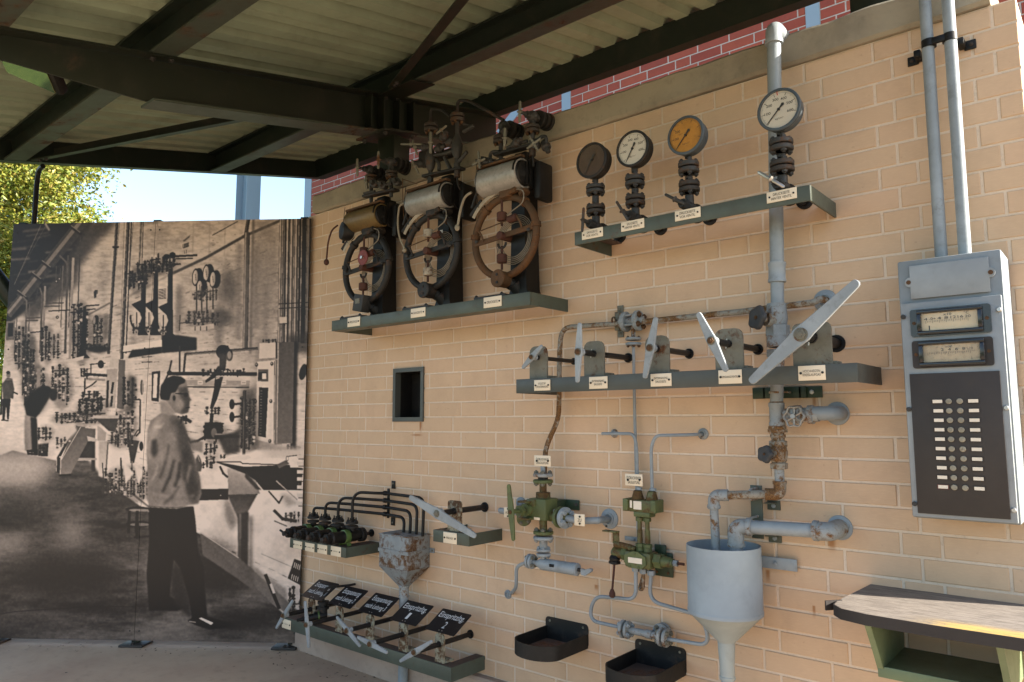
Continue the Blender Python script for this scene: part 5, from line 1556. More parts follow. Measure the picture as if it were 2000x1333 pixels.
    vs2 = [v + V((0, .003, 0)) for v in vs]
    m_ = len(vs)
    fs = []
    for i in range(n):
        a_ = 2 * i
        fs += [(a_, a_ + 1, a_ + 3, a_ + 2), (m_ + a_, m_ + a_ + 2, m_ + a_ + 3, m_ + a_ + 1), (a_ + 1, m_ + a_ + 1, m_ + a_ + 3, a_ + 3), (a_, a_ + 2, m_ + a_ + 2, m_ + a_)]
    fs += [(0, m_, m_ + 1, 1), (m_ - 2, m_ - 1, 2 * m_ - 1, 2 * m_ - 2)]
    sc = part('scale_strip', sb.add(vs + vs2, fs), 'cream', g)
    part('screw', B().cyl(c + V((-.03, -.026, R + tr + .011)), c + V((-.03, -.029, R + tr + .011)), .004, n=8), 'ink', sc)
    hd = c + V((.03, -.015, R + .01))
    part('head_block', B().box(hd, (.07, .05, .045), bev=.006).cyl(hd + V((.02, -.01, 0)), hd + V((.075, -.02, .004)), .016, n=6), ringmat, g)
    part('capillary', B().tube([hd + V((.07, -.02, .004)), hd + V((.12, -.02, -.01)), hd + V((.12, -.02, -.07)), c + V((.03, -.02, .10))], .003, .04, 6), 'wire', g)
    ar = c + V((-R * .78, -.02, R * .72))
    part('arm', B().box(ar + V((-.02, 0, .03)), (.10, .012, .016), (V((.75, 0, .66)), V((0, 1, 0)), V((-.66, 0, .75)))).box(ar + V((-.03, -.004, .07)), (.012, .010, .08), (V((.9, 0, -.4)), V((0, 1, 0)), V((.4, 0, .9)))), 'darkrust', g)
    # drum
    e0, e1 = at(*drum[0], .20), at(*drum[1], .20)
    zd = (e0.z + e1.z) / 2; e0 = V((e0.x, -.20, zd)); e1 = V((e1.x, -.20, zd))
    rr = drumr
    part('drum', B().lathe(e0, EX, [(rr * .96, 0), (rr, .004), (rr, (e1 - e0).length), (rr * .9, (e1 - e0).length + .001), (rr * .88, (e1 - e0).length - .012)], 40), drumat, g)
    part('drum_end', B().lathe(e1 + EX * -.012, EX, [(rr * .86, 0), (rr * .86, .012), (rr * .80, .016), (rr * .78, .022), (rr * .3, .026), (rr * .15, .03)], 32).box(e1 + EX * .017, (.008, .012, rr * 1.5)), 'blackpaint', g)
    part('side_case', B().box(e1 + V((.045, .095, -.03)), (.04, .11, .19), bev=.012).prism(roundrect(.10, .15, .03), e1 + V((.02, .07, .01)), V((0, -1, 0)), EZ, .014), 'blackpaint', g)
    part('drum_hood', B().torus(e1 + EX * -.004, EX, rr * 1.05, .005, 24, 6, 0, PI), 'blackpaint', g)
    part('rail', B().box((e0 + e1) / 2 + V((-.012, -.01, rr + .012)), ((e1 - e0).length + .035, .035, .012), bev=.002), 'brownrust' if drumat != 'alu2' else 'shelf2', g)
    h0 = e0 + V((-.022, -.02, rr + .004))
    part('hook', B().box(h0 + V((0, 0, -.045)), (.008, .006, .09)).box(h0 + V((.014, 0, -.088)), (.03, .006, .006)), 'darkrust', g)
    part('pen_wire', B().cyl(h0 + V((.02, -.03, .02)), e0 + V((.02, -rr - .012, -.03)), .0018, n=5).cyl(e0 + V((.02, -rr - .012, -.03)), c + V((-.15, -.03, .17)), .0022, n=5), 'darkrust', g)
    # cross bar with gland columns, valves, wall flanges
    cb = part('cross_bar', B().box((a0 + a1) / 2 + V((0, 0, 0)), ((a1 - a0).length, .045, .014), ((a1 - a0).normalized(), V((0, 1, 0)), (a1 - a0).normalized().cross(V((0, 1, 0)))), bev=.002), 'darkrust', g)
    part('neck', B().box((cxm, -.11, zt - .05), (.08, .05, .10), bev=.01), 'blackpaint', g)
    return g, c, a0, a1
M['whiteflake'] = paint('flaking_white', (0.30, 0.26, 0.20), 0.45, 0.7, 24)
def wallvalve(g, stem, flz, body, stack, bar=None, wallz=True, dd=.16, mats=('iron', 'darkrust', 'ironbrown')):
    """gland column with flange, angle body and bolted flange stack into the wall (all photo pixels)"""
    s0 = at(stem[0], stem[1], dd); s1 = at(stem[0], stem[2], dd)
    b = B().cyl(s0, s1, .011, n=10)
    part('gland_column', b, mats[0], g)
    f = at(flz[0], flz[1], dd)
    fb_ = B(); flange_pair(fb_, f, EZ, .036, .005, .016)
    fo = part('flange', fb_, mats[2], g)
    for k in range(4):
        a = .5 + k * PI / 2
        bolt(f + V((math.cos(a) * .025, math.sin(a) * .025, -.018)), -EZ, .008, .012, fo, 'brownrust'); bolt(f + V((math.cos(a) * .025, math.sin(a) * .025, .018)), EZ, .008, .010, fo, 'darkrust')
    q = at(body[0], body[1], dd)
    bb = B().ball(q, .03, 12, (1, 1, .95)).cyl(q, V((f.x, f.y, f.z)), .017, n=10)
    k_ = at(stack[0], stack[1], .07)
    dv_ = (V((k_.x, -.07, k_.z)) - q)
    bb.cyl(q, q + dv_ * 1.0, .019, n=12)
    part('valve_body', bb, mats[0], g)
    sb = B(); dn = dv_.normalized()
    for j in (-.035, 0.0, .035):
        sb.cyl(k_ + dn * (j - .012), k_ + dn * (j + .012), .042 + .003 * (j > 0), n=18, bev=.003)
    sb.cyl(k_ - dn * .05, k_ + dn * .11, .024, n=12)
    part('wall_flange', sb, mats[1], g)
    if bar:
        p0, p1 = at(bar[0], bar[1], dd + .09), at(bar[2], bar[3], dd + .09)
        tb = B(); tbar(tb, p0, p1, .0085); mid = p0.lerp(p1, .5)
        part('hand_bar', tb, 'bearing', g)
        part('spindle', B().cyl(mid, q, .009, n=8).cyl(mid.lerp(q, .5), q, .018, n=6), mats[0], g)
def needle_valve(g, x, y, d, bars, body=(.022, .05), ax=(0.3, -1, 0)):
    q = at(x, y, d)
    ax = V(ax).normalized()
    b = B().lathe(q + ax * -.03, ax, [(.010, 0), (.018, .004), (.018, .03), (.024, .032), (.024, .045), (.014, .05), (.012, .075)], 12)
    b.ball(q, .022, 10)
    part('needle_valve', b, 'iron', g)
    for p in bars:
        tb = B(); tbar(tb, at(p[0], p[1], d + .05), at(p[2], p[3], d + .05), .007)
        part('hand_bar', tb, 'bearing', g)
def pipes(g, lst, d, r, mat='darkrust', name='pipe', fil=.03):
    for pts in lst:
        part(name, B().tube([at(p[0], p[1], p[2] if len(p) > 2 else d) for p in pts], r, fil, 8), mat, g)
g1, c, a0, a1 = recorder('leftmost ring recorder with brass drum and small red disc', (716, 524, 72.5), ((687, 434), (748, 424)), .066, 'brass', 'darkrust', ((712.5, 385), (775, 371)), 'red')
wallvalve(g1, (725, 342, 398), (725, 349), (722, 332), (742, 341), (697.7, 310.5, 698, 345))
wallvalve(g1, (764, 335, 385), (764.5, 341), (763, 317), (784, 325), (739, 296, 739, 330))
pipes(g1, [[(728, 365), (745, 364), (755, 361), (765, 358)], [(770, 360), (779, 355)], [(711, 378), (722, 376), (732, 374)], [(718, 368), (714, 352)]], .19, .008, 'iron')
needle_valve(g1, 732, 360, .2, [(714, 343, 716, 370)]); needle_valve(g1, 749, 363, .19, []); needle_valve(g1, 776, 356, .18, [])
pipes(g1, [[(786, 349), (787, 398), (789, 432)], [(786, 350), (800, 355), (815, 360)]], .2, .002, 'brownrust', 'wire')
q = c + V((-.16, -.05, .235))
mo = part('motor', B().lathe(q + V((.03, .05, 0)), V((-.35, -1, .05)), [(.045, 0), (.055, .01), (.058, .06), (.052, .075), (.02, .08)], 24), 'blackpaint', g1)
part('counter_rod', B().tube([q + V((.0, -.045, .03)), q + V((-.05, -.05, .01)), q + V((-.085, -.05, -.06)), q + V((-.095, -.05, -.17))], .005, .06, 8).ball(q + V((-.095, -.05, -.18)), .016, 10, (1, 1, 1.2)), 'redrust', g1)
g2, c, a0, a1 = recorder('middle ring recorder with pale grey drum and black ring', (842, 492, 80.5), ((806, 400), (877, 382)), .068, 'alu', 'darkrust', ((829, 346), (904, 329)), 'white')
def tall_valve(g, sx, z0, z1, fy, tubes):
    pa, pb = at(sx, z0, .17), at(sx, z1, .17)
    part('gland_column', B().cyl(V((pa.x, pa.y, pa.z)), V((pa.x, pa.y, pb.z)), .0125, n=12).cyl(V((pa.x, pa.y, pb.z)), V((pa.x, pa.y, pb.z + .03)), .018, n=6), 'iron', g)
    f = at(sx, fy, .17); f.x = pa.x
    fb_ = B(); flange_pair(fb_, f, EZ, .038, .006, .018)
    fo = part('flange', fb_, 'ironbrown', g)
    for k in range(4):
        a = .4 + k * PI / 2
        bolt(f + V((math.cos(a) * .026, math.sin(a) * .026, -.02)), -EZ, .0085, .014, fo, 'brownrust'); bolt(f + V((math.cos(a) * .026, math.sin(a) * .026, .02)), EZ, .0085, .011, fo, 'darkrust')
    m_ = V((pa.x, pa.y, pa.z * .45 + pb.z * .55))
    part('valve_body', B().lathe(m_ - EZ * .06, EZ, [(.014, 0), (.024, .02), (.030, .05), (.030, .08), (.020, .11), (.013, .13)], 14), 'iron', g)
    pipes(g, tubes, .17, .0085, 'darkrust')
tall_valve(g2, 841.5, 258, 358, 250, [[(841, 240), (841, 213), (862, 214), (880, 228)]])
tall_valve(g2, 893, 238, 330, 231, [[(893, 222), (894, 196), (915, 197), (945, 213), (985, 236, .12)], [(905, 242), (925, 248, .14)]])
needle_valve(g2, 829, 288, .19, [(783, 282, 824, 282), (806, 274, 815, 303)], ax=(-.7, -.7, 0)); needle_valve(g2, 858, 290, .17, [], ax=(1, 0, .1)); needle_valve(g2, 866, 268, .2, [(852, 262, 872, 246)], ax=(.9, -.4, .2)); needle_valve(g2, 880, 277, .18, [], ax=(.9, 0, 0))
needle_valve(g2, 822, 320, .18, [(804, 312, 818, 340)], ax=(-.6, -.8, 0))
pipes(g2, [[(829, 300), (835, 315), (829, 325)], [(852, 312), (858, 320), (857, 333)], [(868, 308), (880, 330)], [(912, 297), (895, 318)], [(840, 305), (870, 300), (895, 292)], [(905, 258), (925, 246)]], .17, .010, 'iron')
part('valve_block', B().box(at(833, 310, .16), (.09, .05, .09), bev=.012).box(at(870, 303, .13), (.16, .05, .04), bev=.008), 'darkrust', g2)
part('hand_bar', (lambda b: (tbar(b, at(841, 258, .27), at(841, 300, .27), .009), b)[1])(B()), 'bearing', g2)
pipes(g2, [[(893, 345), (894, 360), (899, 371)]], .17, .006, 'darkrust'); part('union', B().cyl(at(893, 334, .17), at(893, 347, .17), .017, n=6), 'ironbrown', g2)
pipes(g2, [[(789, 397), (780, 402), (776, 435), (780, 465), (790, 486)]], .22, .0055, 'white_cable', 'cable', .05); part('cable_bob', B().ball(at(790, 489, .22), .014, 10), 'white_cable', g2)
part('tag', B().box(at(861, 453, .17), (.028, .002, .016)), 'white', g2)
g3, c, a0, a1 = recorder('rightmost ring recorder with brown rusted ring and grey drum', (986, 463, 88.7), ((945, 360), (1023, 340)), .073, 'alu', 'brownrust', ((968, 304), (1045, 283)), 'brown')
wallvalve(g3, (978, 268, 318), (977, 274), (984, 247), (1003, 256), (986.5, 250, 985.5, 290))
wallvalve(g3, (1040, 248, 296), (1039.6, 253), (1040, 228), (1061, 236), (1015.7, 198, 1015, 239.5))
needle_valve(g3, 1046, 282, .19, [(1034, 266, 1051, 295), (1029, 291, 1056, 271)], ax=(.2, -1, 0)); needle_valve(g3, 1066, 285, .17, [], ax=(.5, -.2, -.9)); needle_valve(g3, 1008, 280, .19, [], ax=(.9, -.3, .1))
needle_valve(g3, 946, 315, .19, [(934, 296, 937, 330), (922, 323, 948, 310)], ax=(-.8, -.6, 0)); needle_valve(g3, 959, 318, .19, [], ax=(-.6, -.8, 0))
pipes(g3, [[(975, 297), (965, 296), (958, 300), (957, 312)], [(990, 290), (1005, 282), (1030, 276)], [(1045, 278), (1060, 266), (1067, 268), (1067, 282)], [(1070, 292), (1071, 298)], [(960, 318), (985, 312)]], .18, .009, 'iron')
pipes(g3, [[(1040, 302), (1041, 315), (1042, 326)]], .17, .006, 'darkrust'); part('union', B().cyl(at(1040, 292, .17), at(1040, 305, .17), .017, n=6), 'ironbrown', g3)
pipes(g3, [[(921, 376), (908, 384), (899, 410), (894, 442)]], .22, .0065, 'white_cable', 'cable', .06); part('cable_bob', B().ball(at(893, 445, .22), .014, 10, (1, 1, 1.3)), 'white_cable', g3)
# ================================================================== hand levers on bearing plates
def lever_shape(b, hub, t1, t2, wm, wt, th=0.011):
    hub, t1, t2 = V(hub), V(t1), V(t2)
    u = (t1 - t2); u.y = 0; u.normalize()
    w = V((0, -1, 0)).cross(u)
    L1 = (t1 - hub).dot(u); L2 = (t2 - hub).dot(u)
    m_, t_ = wm / 2, max(wt, wm * .50) / 2
    poly = []
    def cap(L, s):
        return [(L - s * t_ * (1 - math.cos(a)), s * t_ * math.sin(a)) for a in (rad(60), rad(25), rad(-25), rad(-60))]
    up = [(L2 + t_ * .9, t_), (-m_ * 1.2, m_ * .9), (-m_ * .4, m_), (m_ * .4, m_), (m_ * 1.2, m_ * .9), (L1 - t_ * .9, t_)]
    poly = up + [(L1 - t_ * .35, t_ * .80), (L1 - t_ * .06, t_ * .35), (L1 - t_ * .06, -t_ * .35), (L1 - t_ * .35, -t_ * .80)] + [(a, -b_) for a, b_ in reversed(up)] + [(L2 + t_ * .35, -t_ * .80), (L2 + t_ * .06, -t_ * .35), (L2 + t_ * .06, t_ * .35), (L2 + t_ * .35, t_ * .80)]
    poly = poly[::-1]
    # bevelled plate
    z = V((0, -1, 0)); o = hub
    n = len(poly); sh = 0.0022
    cx = [(p[0] - math.copysign(min(sh, abs(p[0]) * .1), p[0]), p[1] * (1 - sh / max(t_, .004) * .5)) for p in poly]
    ring = lambda pl, h: [o + u * a + w * c_ + z * h for a, c_ in pl]
    vs = ring(cx, 0) + ring(poly, sh) + ring(poly, th - sh) + ring(cx, th)
    fs = []
    for k in range(3):
        for i in range(n):
            j = (i + 1) % n
            fs.append((k * n + i, k * n + j, (k + 1) * n + j, (k + 1) * n + i))
    fs += [tuple(range(n - 1, -1, -1)), tuple(3 * n + i for i in range(n))]
    b.add(vs, fs)
def hand_lever(label, group, X, Z, d, hubpx, tip1, tip2, wm, wt, pd, pw, pz0, pz1, pmat, sr, boltmat='brownrust', hole=True, pround=.03, zlev=None):
    """lever at distance d, bearing plate at pd, shaft square to the wall at X, Z"""
    hub = V((X, -d, Z))
    off = hub - at(hubpx[0], hubpx[1], d)
    off.y = 0
    g = thing('hand_lever', label, 'lever', (X, -pd, pz0), group)
    b = B()
    lever_shape(b, hub, at(tip1[0], tip1[1], d) + off, at(tip2[0], tip2[1], d) + off, wm, wt)
    lv = part('lever', b, 'lever', g)
    part('hub', B().cyl(hub + V((0, .022, 0)), hub + V((0, -.0005, 0)), wm * .44, wm * .46, 18, .002), 'lever', g)
    bb = B().cyl(hub + OUT * .0112, hub + OUT * .0135, sr * 1.25, n=16)
    part('washer', bb, 'bearing', lv)
    bolt(hub + OUT * .0135, OUT, sr * .95, .011, lv, boltmat)
    # bearing plate with rounded head and a foot
    h = pz1 - pz0
    poly = [(-pw / 2, 0), (pw / 2, 0)] + [(pw / 2 - pround + pround * math.cos(a), h - pround + pround * math.sin(a)) for a in (0, rad(30), rad(60), rad(90))] + [(-pw / 2 + pround - pround * math.sin(a), h - pround + pround * math.cos(a)) for a in (0, rad(30), rad(60), rad(90))]
    bp = part('bearing_plate', B().prism(poly, (X, -pd + .005, pz0), EX, EZ, .010), pmat, g)
    part('foot', B().box((X + pw * .05, -pd + .035, pz0 + .006), (pw * 1.08, .055, .011), bev=.002), pmat, g)
    part('bush', B().cyl((X, -pd - .004, Z), (X, -pd - .016, Z), sr * 1.15, n=16).cyl((X, -pd + .006, Z), (X, -pd + .020, Z), sr * 1.15, n=16), 'shaft', g)
    part('shaft', B().cyl((X, -d + .02, Z), (X, .05, Z), sr, n=16), 'shaft', g)
    part('split_pin', B().cyl((X - sr * .2, -pd - .024, Z - sr * 1.5), (X + sr * .2, -pd - .024, Z + sr * 1.4), sr * .14, n=6), 'steel', g)
    part('shaft_hole_shade', B().lathe((X, -.0025, Z), OUT, [(sr * 1.75, 0), (sr * 1.7, .006), (sr * 1.2, .007), (sr * 1.15, .003), (sr * .9, .002)], 20), 'void', g)  # black disc, the shade of the shaft hole put into its colour
    return g
GU = 'levers on the upper lever shelf'
XS = [1.752, 2.051, 2.35, 2.648, 2.946]
ub = lambda i, y: at(*y, .275).z
hand_lever('smallest pale lever at the left end of the upper lever shelf', GU, XS[0], 1.724, .317, (1039, 694.6), (1060, 673), (1021, 718), .030, .013, .275, .098, lz1 + .001, at(1060.5, 676, .275).z, 'bearing', .0095)
hand_lever('long upright pale lever left of the ENTSPANNUNG SAUGSEITE plate', GU, XS[1], 1.724, .384, (1130, 684), (1133.5, 627), (1129, 744), .036, .018, .275, .100, lz1 + .001, at(1170, 666, .275).z, 'bearing', .0125)
hand_lever('pale lever leaning slightly right above the ENTSPANNUNG DRUCKSEITE plate', GU, XS[2], 1.725, .324, (1271, 677.5), (1284, 618), (1262, 737.6), .038, .020, .275, .105, lz1 + .001, at(1291, 655.5, .275).z, 'bearing', .0125)
hand_lever('pale lever leaning left above the UMGANGSVENTIL plate', GU, XS[3], 1.724, .415, (1388.4, 662.7), (1363, 607), (1419, 722), .038, .020, .275, .108, lz1 + .001, at(1426, 642, .275).z, 'bearing', .0125)
hand_lever('largest pale lever, over the HOCHHEIZEN KREISLAUFGAS plate', GU, XS[4], 1.726, .374, (1564.7, 654), (1679, 551), (1467, 749.5), .058, .027, .275, .130, lz1 + .001, at(1583, 631, .275).z, 'bearing', .019, 'bearing', pround=.02)

# small lever and its bracket
sb_, x0, x1, z0, z1 = shelf('small_lever_shelf', 'short grey green steel bracket carrying one wide pale lever beside the hopper', .243, (846, 1037, 1059), (916.3, 1041.5, 1067), 't')
plate(879, 1051.4, 26, 21.5, .2455, 'FRISCHGAS', sb_, tw=.5, th=.2)
hand_lever('wide pale lever on the small bracket, falling from upper left to lower right', 'single levers', 1.178, 1.0, .335, (854.7, 1001.5), (800.7, 966.5), (930.4, 1043.5), .052, .020, .222, .092, z1 + .001, at(882, 977.5, .222).z, 'bearing_old', .0145, 'bearing', pround=.016)

# lower lever shelf
lo, x0, x1, wz0, wz1 = shelf('lower_lever_shelf', 'long low grey green steel shelf near the floor carrying the black lettered signs', .244, (557, 1206, 1230), (881, 1306, 1333), 'ts')
plate(559.5, 1219.5, 17, 18, .2465, 'VORLAUF', lo, tw=.4, th=.14)
GL = 'levers on the low shelf'
pz = wz1 + .001
def lowlev(label, X, Z, d, hub, t1, t2, ptop):
    return hand_lever(label, GL, X, Z, d, hub, t1, t2, .030, .013, .222, .062, pz, at(ptop[0], ptop[1], .222).z, 'bearing_old', .0125, 'brownrust', pround=.022)
lowlev('leftmost low lever leaning right in front of the photo board', -.0, .345, .40, (557.4, 1198), (575.7, 1170), (543, 1225), (602, 1167))
lowlev('low lever hanging upright under the first black sign', .27, .347, .43, (600, 1217), (599.3, 1170.5), (606.7, 1262.8), (658, 1184))
lowlev('low lever slanting steeply down to the right under the second black sign', .54, .350, .365, (681.5, 1229.5), (660.6, 1200.7), (707.4, 1259), (717, 1199))
lowlev('low lever slanting gently down to the right under the third black sign', .81, .348, .43, (726, 1252.7), (700.6, 1237), (759, 1267.8), (783, 1217))
lowlev('rightmost low lever rising to the right under the EINSPRITZLTG 2 sign', 1.08, .350, .382, (811.6, 1271), (845.8, 1250), (782.8, 1289.6), (855, 1236))
# black enamel signs
def lsign(label, x, txt, seed):
    zb, zt, db, dt = .408, .483, .235, .108
    w = .203
    ax = V((0, db - dt, zt - zb)); hgt = ax.length; ax.normalize()
    c = V((x + w / 2, -(db + dt) / 2, (zb + zt) / 2))
    nrm = EX.cross(ax)
    g = thing('lettered_sign', label, 'sign', V((x + w / 2, -db, zb)), 'black signs over the low levers')
    pl = part('sign_plate', B().prism(roundrect(w, hgt, .006, 3), c - nrm * .0015, EX, ax, .003), 'signblack', g)
    l = txt.split('\n'); f = c + nrm * .0016
    text(l[0], f + ax * (hgt * .20), EX, ax, w * (.86 if len(l[0]) > 11 else .76), hgt * .33, 'signwhite', pl, bold=.004)
    text(l[1], f - ax * (hgt * .17), EX, ax, w * (.80 if len(l[1]) > 3 else .09), hgt * .29, 'signwhite', pl, bold=.004)
    for s in (-.010, .010):
        q = f + EX * (s) - ax * (hgt * .42)
        part('screw', B().cyl(q, q + nrm * .002, .0028, n=8), 'steel', pl)
    part('strut', B().box(V((x + w / 2, -.226, zb - .014)), (.02, .012, .035)), 'bearing_old', g)
lsign('leftmost black sign, reading Entspannung nach Leitung, number one', -.093, 'Entspannung\nnach Leitung 1', 1)
lsign('second black sign from the photo board, reading Entspannung nach Leitung', .177, 'Entspannung\nnach Leitung 2', 2)
lsign('middle black sign of five, reading Entspannung nach Leitung', .445, 'Entspannung\nnach Leitung 3', 3)
lsign('black sign reading Einspritzltg. in front of the hopper drain pipe', .714, 'Einspritzltg.\n1', 4)
lsign('rightmost black sign, reading Einspritzltg. and standing clear of the drain pipe', .985, 'Einspritzltg.\n2', 5)

# ================================================================== helpers for pipework
def P(px, py, d): return at(px, py, d)
def tube(name, pts, r, mat, parent, fil=.035, n=12, seg=6, lab=None):
    return part(name, B().tube([at(*p) for p in pts], r, fil, n, seg), mat, parent, lab)
def rosette(p, r, mat, parent, screw=True, name='wall_rosette'):
    p = V(p); p.y = -0.0024
    o = part(name, B().lathe(p, OUT, [(r, 0), (r * .97, .004), (r * .6, .009), (r * .58, .013), (r * .46, .013), (r * .44, .006), (r * .2, .005)], 28), mat, parent)
    if screw:
        part('screw', B().cyl(p + V((-.3 * r, -.006, -.72 * r)), p + V((-.3 * r, -.009, -.72 * r)), r * .12, n=8), 'ironbrown', o)
    return o
def flange(parent, c, ax, R, th, mat, nb=4, br=None, bmat='bearing', side=1, a0=.6, neck=None, name='flange'):
    """one flange with bolts showing on one side"""
    ax = V(ax).normalized(); c = V(c)
    f = part(name, B().cyl(c - ax * th / 2, c + ax * th / 2, R, n=24, bev=R * .08), mat, parent)
    if nb:
        x, y, z = frame(ax)
        br = br or R * .2
        for k in range(nb):
            a = a0 + 2 * PI * k / nb
            q = c + x * (R * .68 * math.cos(a)) + y * (R * .68 * math.sin(a)) + ax * (side * th / 2)
            bolt(q, ax * side, br, br * 1.15, f, bmat)
    return f
def knob(parent, c, ax, R, mat, lobes=5, th=.022, name='hand_knob'):
    x, y, z = frame(ax); c = V(c)
    b = B(); n = 60; vs = []
    for hgt, k in ((-.0, .72), (th * .25, .97), (th * .6, 1.0), (th * .9, .93), (th, .80), (th * .8, .35), (th * .78, .2)):
        for i in range(n):
            a = 2 * PI * i / n
            rr = R * k * (1 + (.085 * math.cos(lobes * a) if k > .6 else 0))
            vs.append(c + z * hgt + (x * math.cos(a) + y * math.sin(a)) * rr)
    fs = []
    for r_ in range(6):
        for i in range(n):
            j = (i + 1) % n
            fs.append((r_ * n + i, r_ * n + j, (r_ + 1) * n + j, (r_ + 1) * n + i))
    fs += [tuple(range(n - 1, -1, -1)), tuple(6 * n + i for i in range(n))]
    k_ = part(name, b.add(vs, fs), mat, parent, sharp=50)
    bolt(c + z * th * .78, z, R * .17, R * .16, k_, 'brownrust')
    return k_
def coupling(b, a, c, r, n=18, lip=1.12):
    a, c = V(a), V(c); ax = c - a; L = ax.length
    b.lathe(a, ax, [(r, 0), (r * lip, 0.001), (r * lip, L * .16), (r, L * .2), (r, L * .8), (r * lip, L * .84), (r * lip, L - .001), (r, L)], n)
    return b
def nut(b, a, c, r):
    a, c = V(a), V(c); ax = (c - a).normalized()
    return b.lathe(a, ax, [(r * .9, 0), (r, .002), (r, (c - a).length - .002), (r * .9, (c - a).length)], 6)

# ================================================================== tall pipe with valves, right of the levers
tp = thing('drain_pipe', 'tall blue grey pipe running from over the wall down through two valves', 'pipe', (2.73, -.06, 1.0))
D1 = .095
X1 = at(1512, 400, D1).x
def pz_(py, px=1511, d=D1): return at(px, py, d).z
ztop = pz_(62, 1493)
lean = lambda z: V((X1 + (z - 2.0) * .028, -D1, z))
part('upper_pipe', B().sweep([lean(pz_(520)), lean(ztop - .045)], .0262, 20), 'bluegrey', tp)
el = B().tube([lean(ztop - .055), lean(ztop), lean(ztop) + V((.0, .14, -.004))], .0315, .045, 18, 8)
part('elbow', el, 'bluegrey', tp)
part('collar', B().cyl(lean(ztop - .065), lean(ztop - .050), .0345, n=20), 'bluegrey', tp)
part('over_pipe', B().cyl(lean(ztop) + V((0, .12, -.003)), lean(ztop) + V((.02, .55, -.05)), .0265, n=18), 'bluegrey', tp)
part('socket', coupling(B(), lean(pz_(553)), lean(pz_(514)), .0315, lip=1.06), 'bluegrey', tp)
part('lower_pipe', B().sweep([lean(pz_(612)), lean(pz_(552))], .0245, 20), 'bluegrey', tp)
zb1, zb2 = pz_(690), pz_(604)
vb = B().lathe(lean(zb1 + .02), EZ, [(.030, 0), (.040, .004), (.040, .045), (.030, .05), (.034, .075), (.040, .11), (.036, .15), (.034, zb2 - zb1)], 20)
part('valve_body', vb, 'bluegrey_rusty', tp)
part('union_nut', nut(B(), lean(pz_(658)), lean(pz_(636)), .044), 'bluegrey_rusty', tp)
part('union_nut', nut(B(), lean(pz_(699)), lean(pz_(684)), .042), 'bluegrey_rusty', tp)
kc = at(1484, 622, .165); vc = lean(kc.z - .01)
part('bonnet', B().cyl(vc, kc.lerp(vc, .35), .030, .024, 16).cyl(kc.lerp(vc, .4), kc, .012, n=10).cyl(kc.lerp(vc, .55), kc.lerp(vc, .35), .026, n=6), 'pipe_rusty', tp)
knob(tp, kc, (kc - vc), .045, 'knobgrey')
low = lambda py, px=1517: at(px, py, D1)
XB = low(800).x
lw = lambda py: V((XB, -D1, low(py).z))
part('middle_pipe', B().cyl(lw(790), lean(pz_(692)), .0240, n=18), 'bluegrey_rusty', tp)
part('rust_band', B().cyl(lw(769), lw(765), .0262, n=18).cyl(lw(788), lw(785), .0255, n=18), 'pipe_rusty', tp)
part('tee', coupling(B(), lw(833), lw(787), .0275, lip=1.08), 'bluegrey_rusty', tp)
u = B()
u.cyl(lw(845), lw(839), .036, n=6); u.cyl(lw(838.6), lw(833), .033, n=18); u.cyl(lw(861), lw(844), .024, n=16); u.cyl(lw(855), lw(849), .028, n=16)
part('union', u, 'pipe_rusty', tp)
part('union_nut', nut(B(), lw(873), lw(861), .033), 'pipe_rusty', tp)
part('valve_body', B().lathe(lw(905), EZ, [(.022, 0), (.030, .01), (.034, .04), (.030, .065), (.024, .075)], 18), 'pipe_rusty', tp)
part('union_nut', nut(B(), lw(916), lw(904), .032), 'pipe_rusty', tp)
k2 = at(1499, 888, .15); v2 = V((XB, -D1, k2.z - .006))
part('bonnet', B().cyl(v2, k2.lerp(v2, .4), .024, .020, 14).cyl(k2.lerp(v2, .5), k2, .010, n=10), 'pipe_rusty', tp)
knob(tp, k2, k2 - v2, .032, 'knobgrey')
# lower leg, elbows, level run, drop into the tank
zE = low(966).z
xl = at(1393.5, 966, .15).x
part('lower_leg', B().cyl(V((XB, -D1, zE + .03)), lw(914), .0175, n=16), 'bluegrey_rusty', tp)
e = B().tube([V((XB, -D1, zE + .045)), V((XB, -D1, zE)), V((XB - .05, -D1 - .02, zE))], .0225, .03, 16)
e.cyl(V((XB, -D1, zE + .038)), V((XB, -D1, zE + .050)), .0255, n=16)
part('elbow', e, 'pipe_rusty', tp)
pA, pB = V((XB - .035, -D1 - .012, zE)), V((xl + .035, -.142, zE - .012))
part('level_pipe', B().cyl(pA, pB, .0165, n=16), 'pipe_rusty', tp)
e = B().tube([pB + (pA - pB).normalized() * .02, V((xl, -.15, zE - .013)), V((xl, -.15, zE - .065))], .0225, .03, 16)
e.cyl(V((xl, -.15, zE - .062)), V((xl, -.15, zE - .05)), .0255, n=16)
part('elbow', e, 'bluegrey_rusty', tp)
part('drop_pipe', B().cyl(V((xl, -.15, zE - .05)), V((xl + .004, -.15, .90)), .0165, n=16), 'bluegrey_rusty', tp)
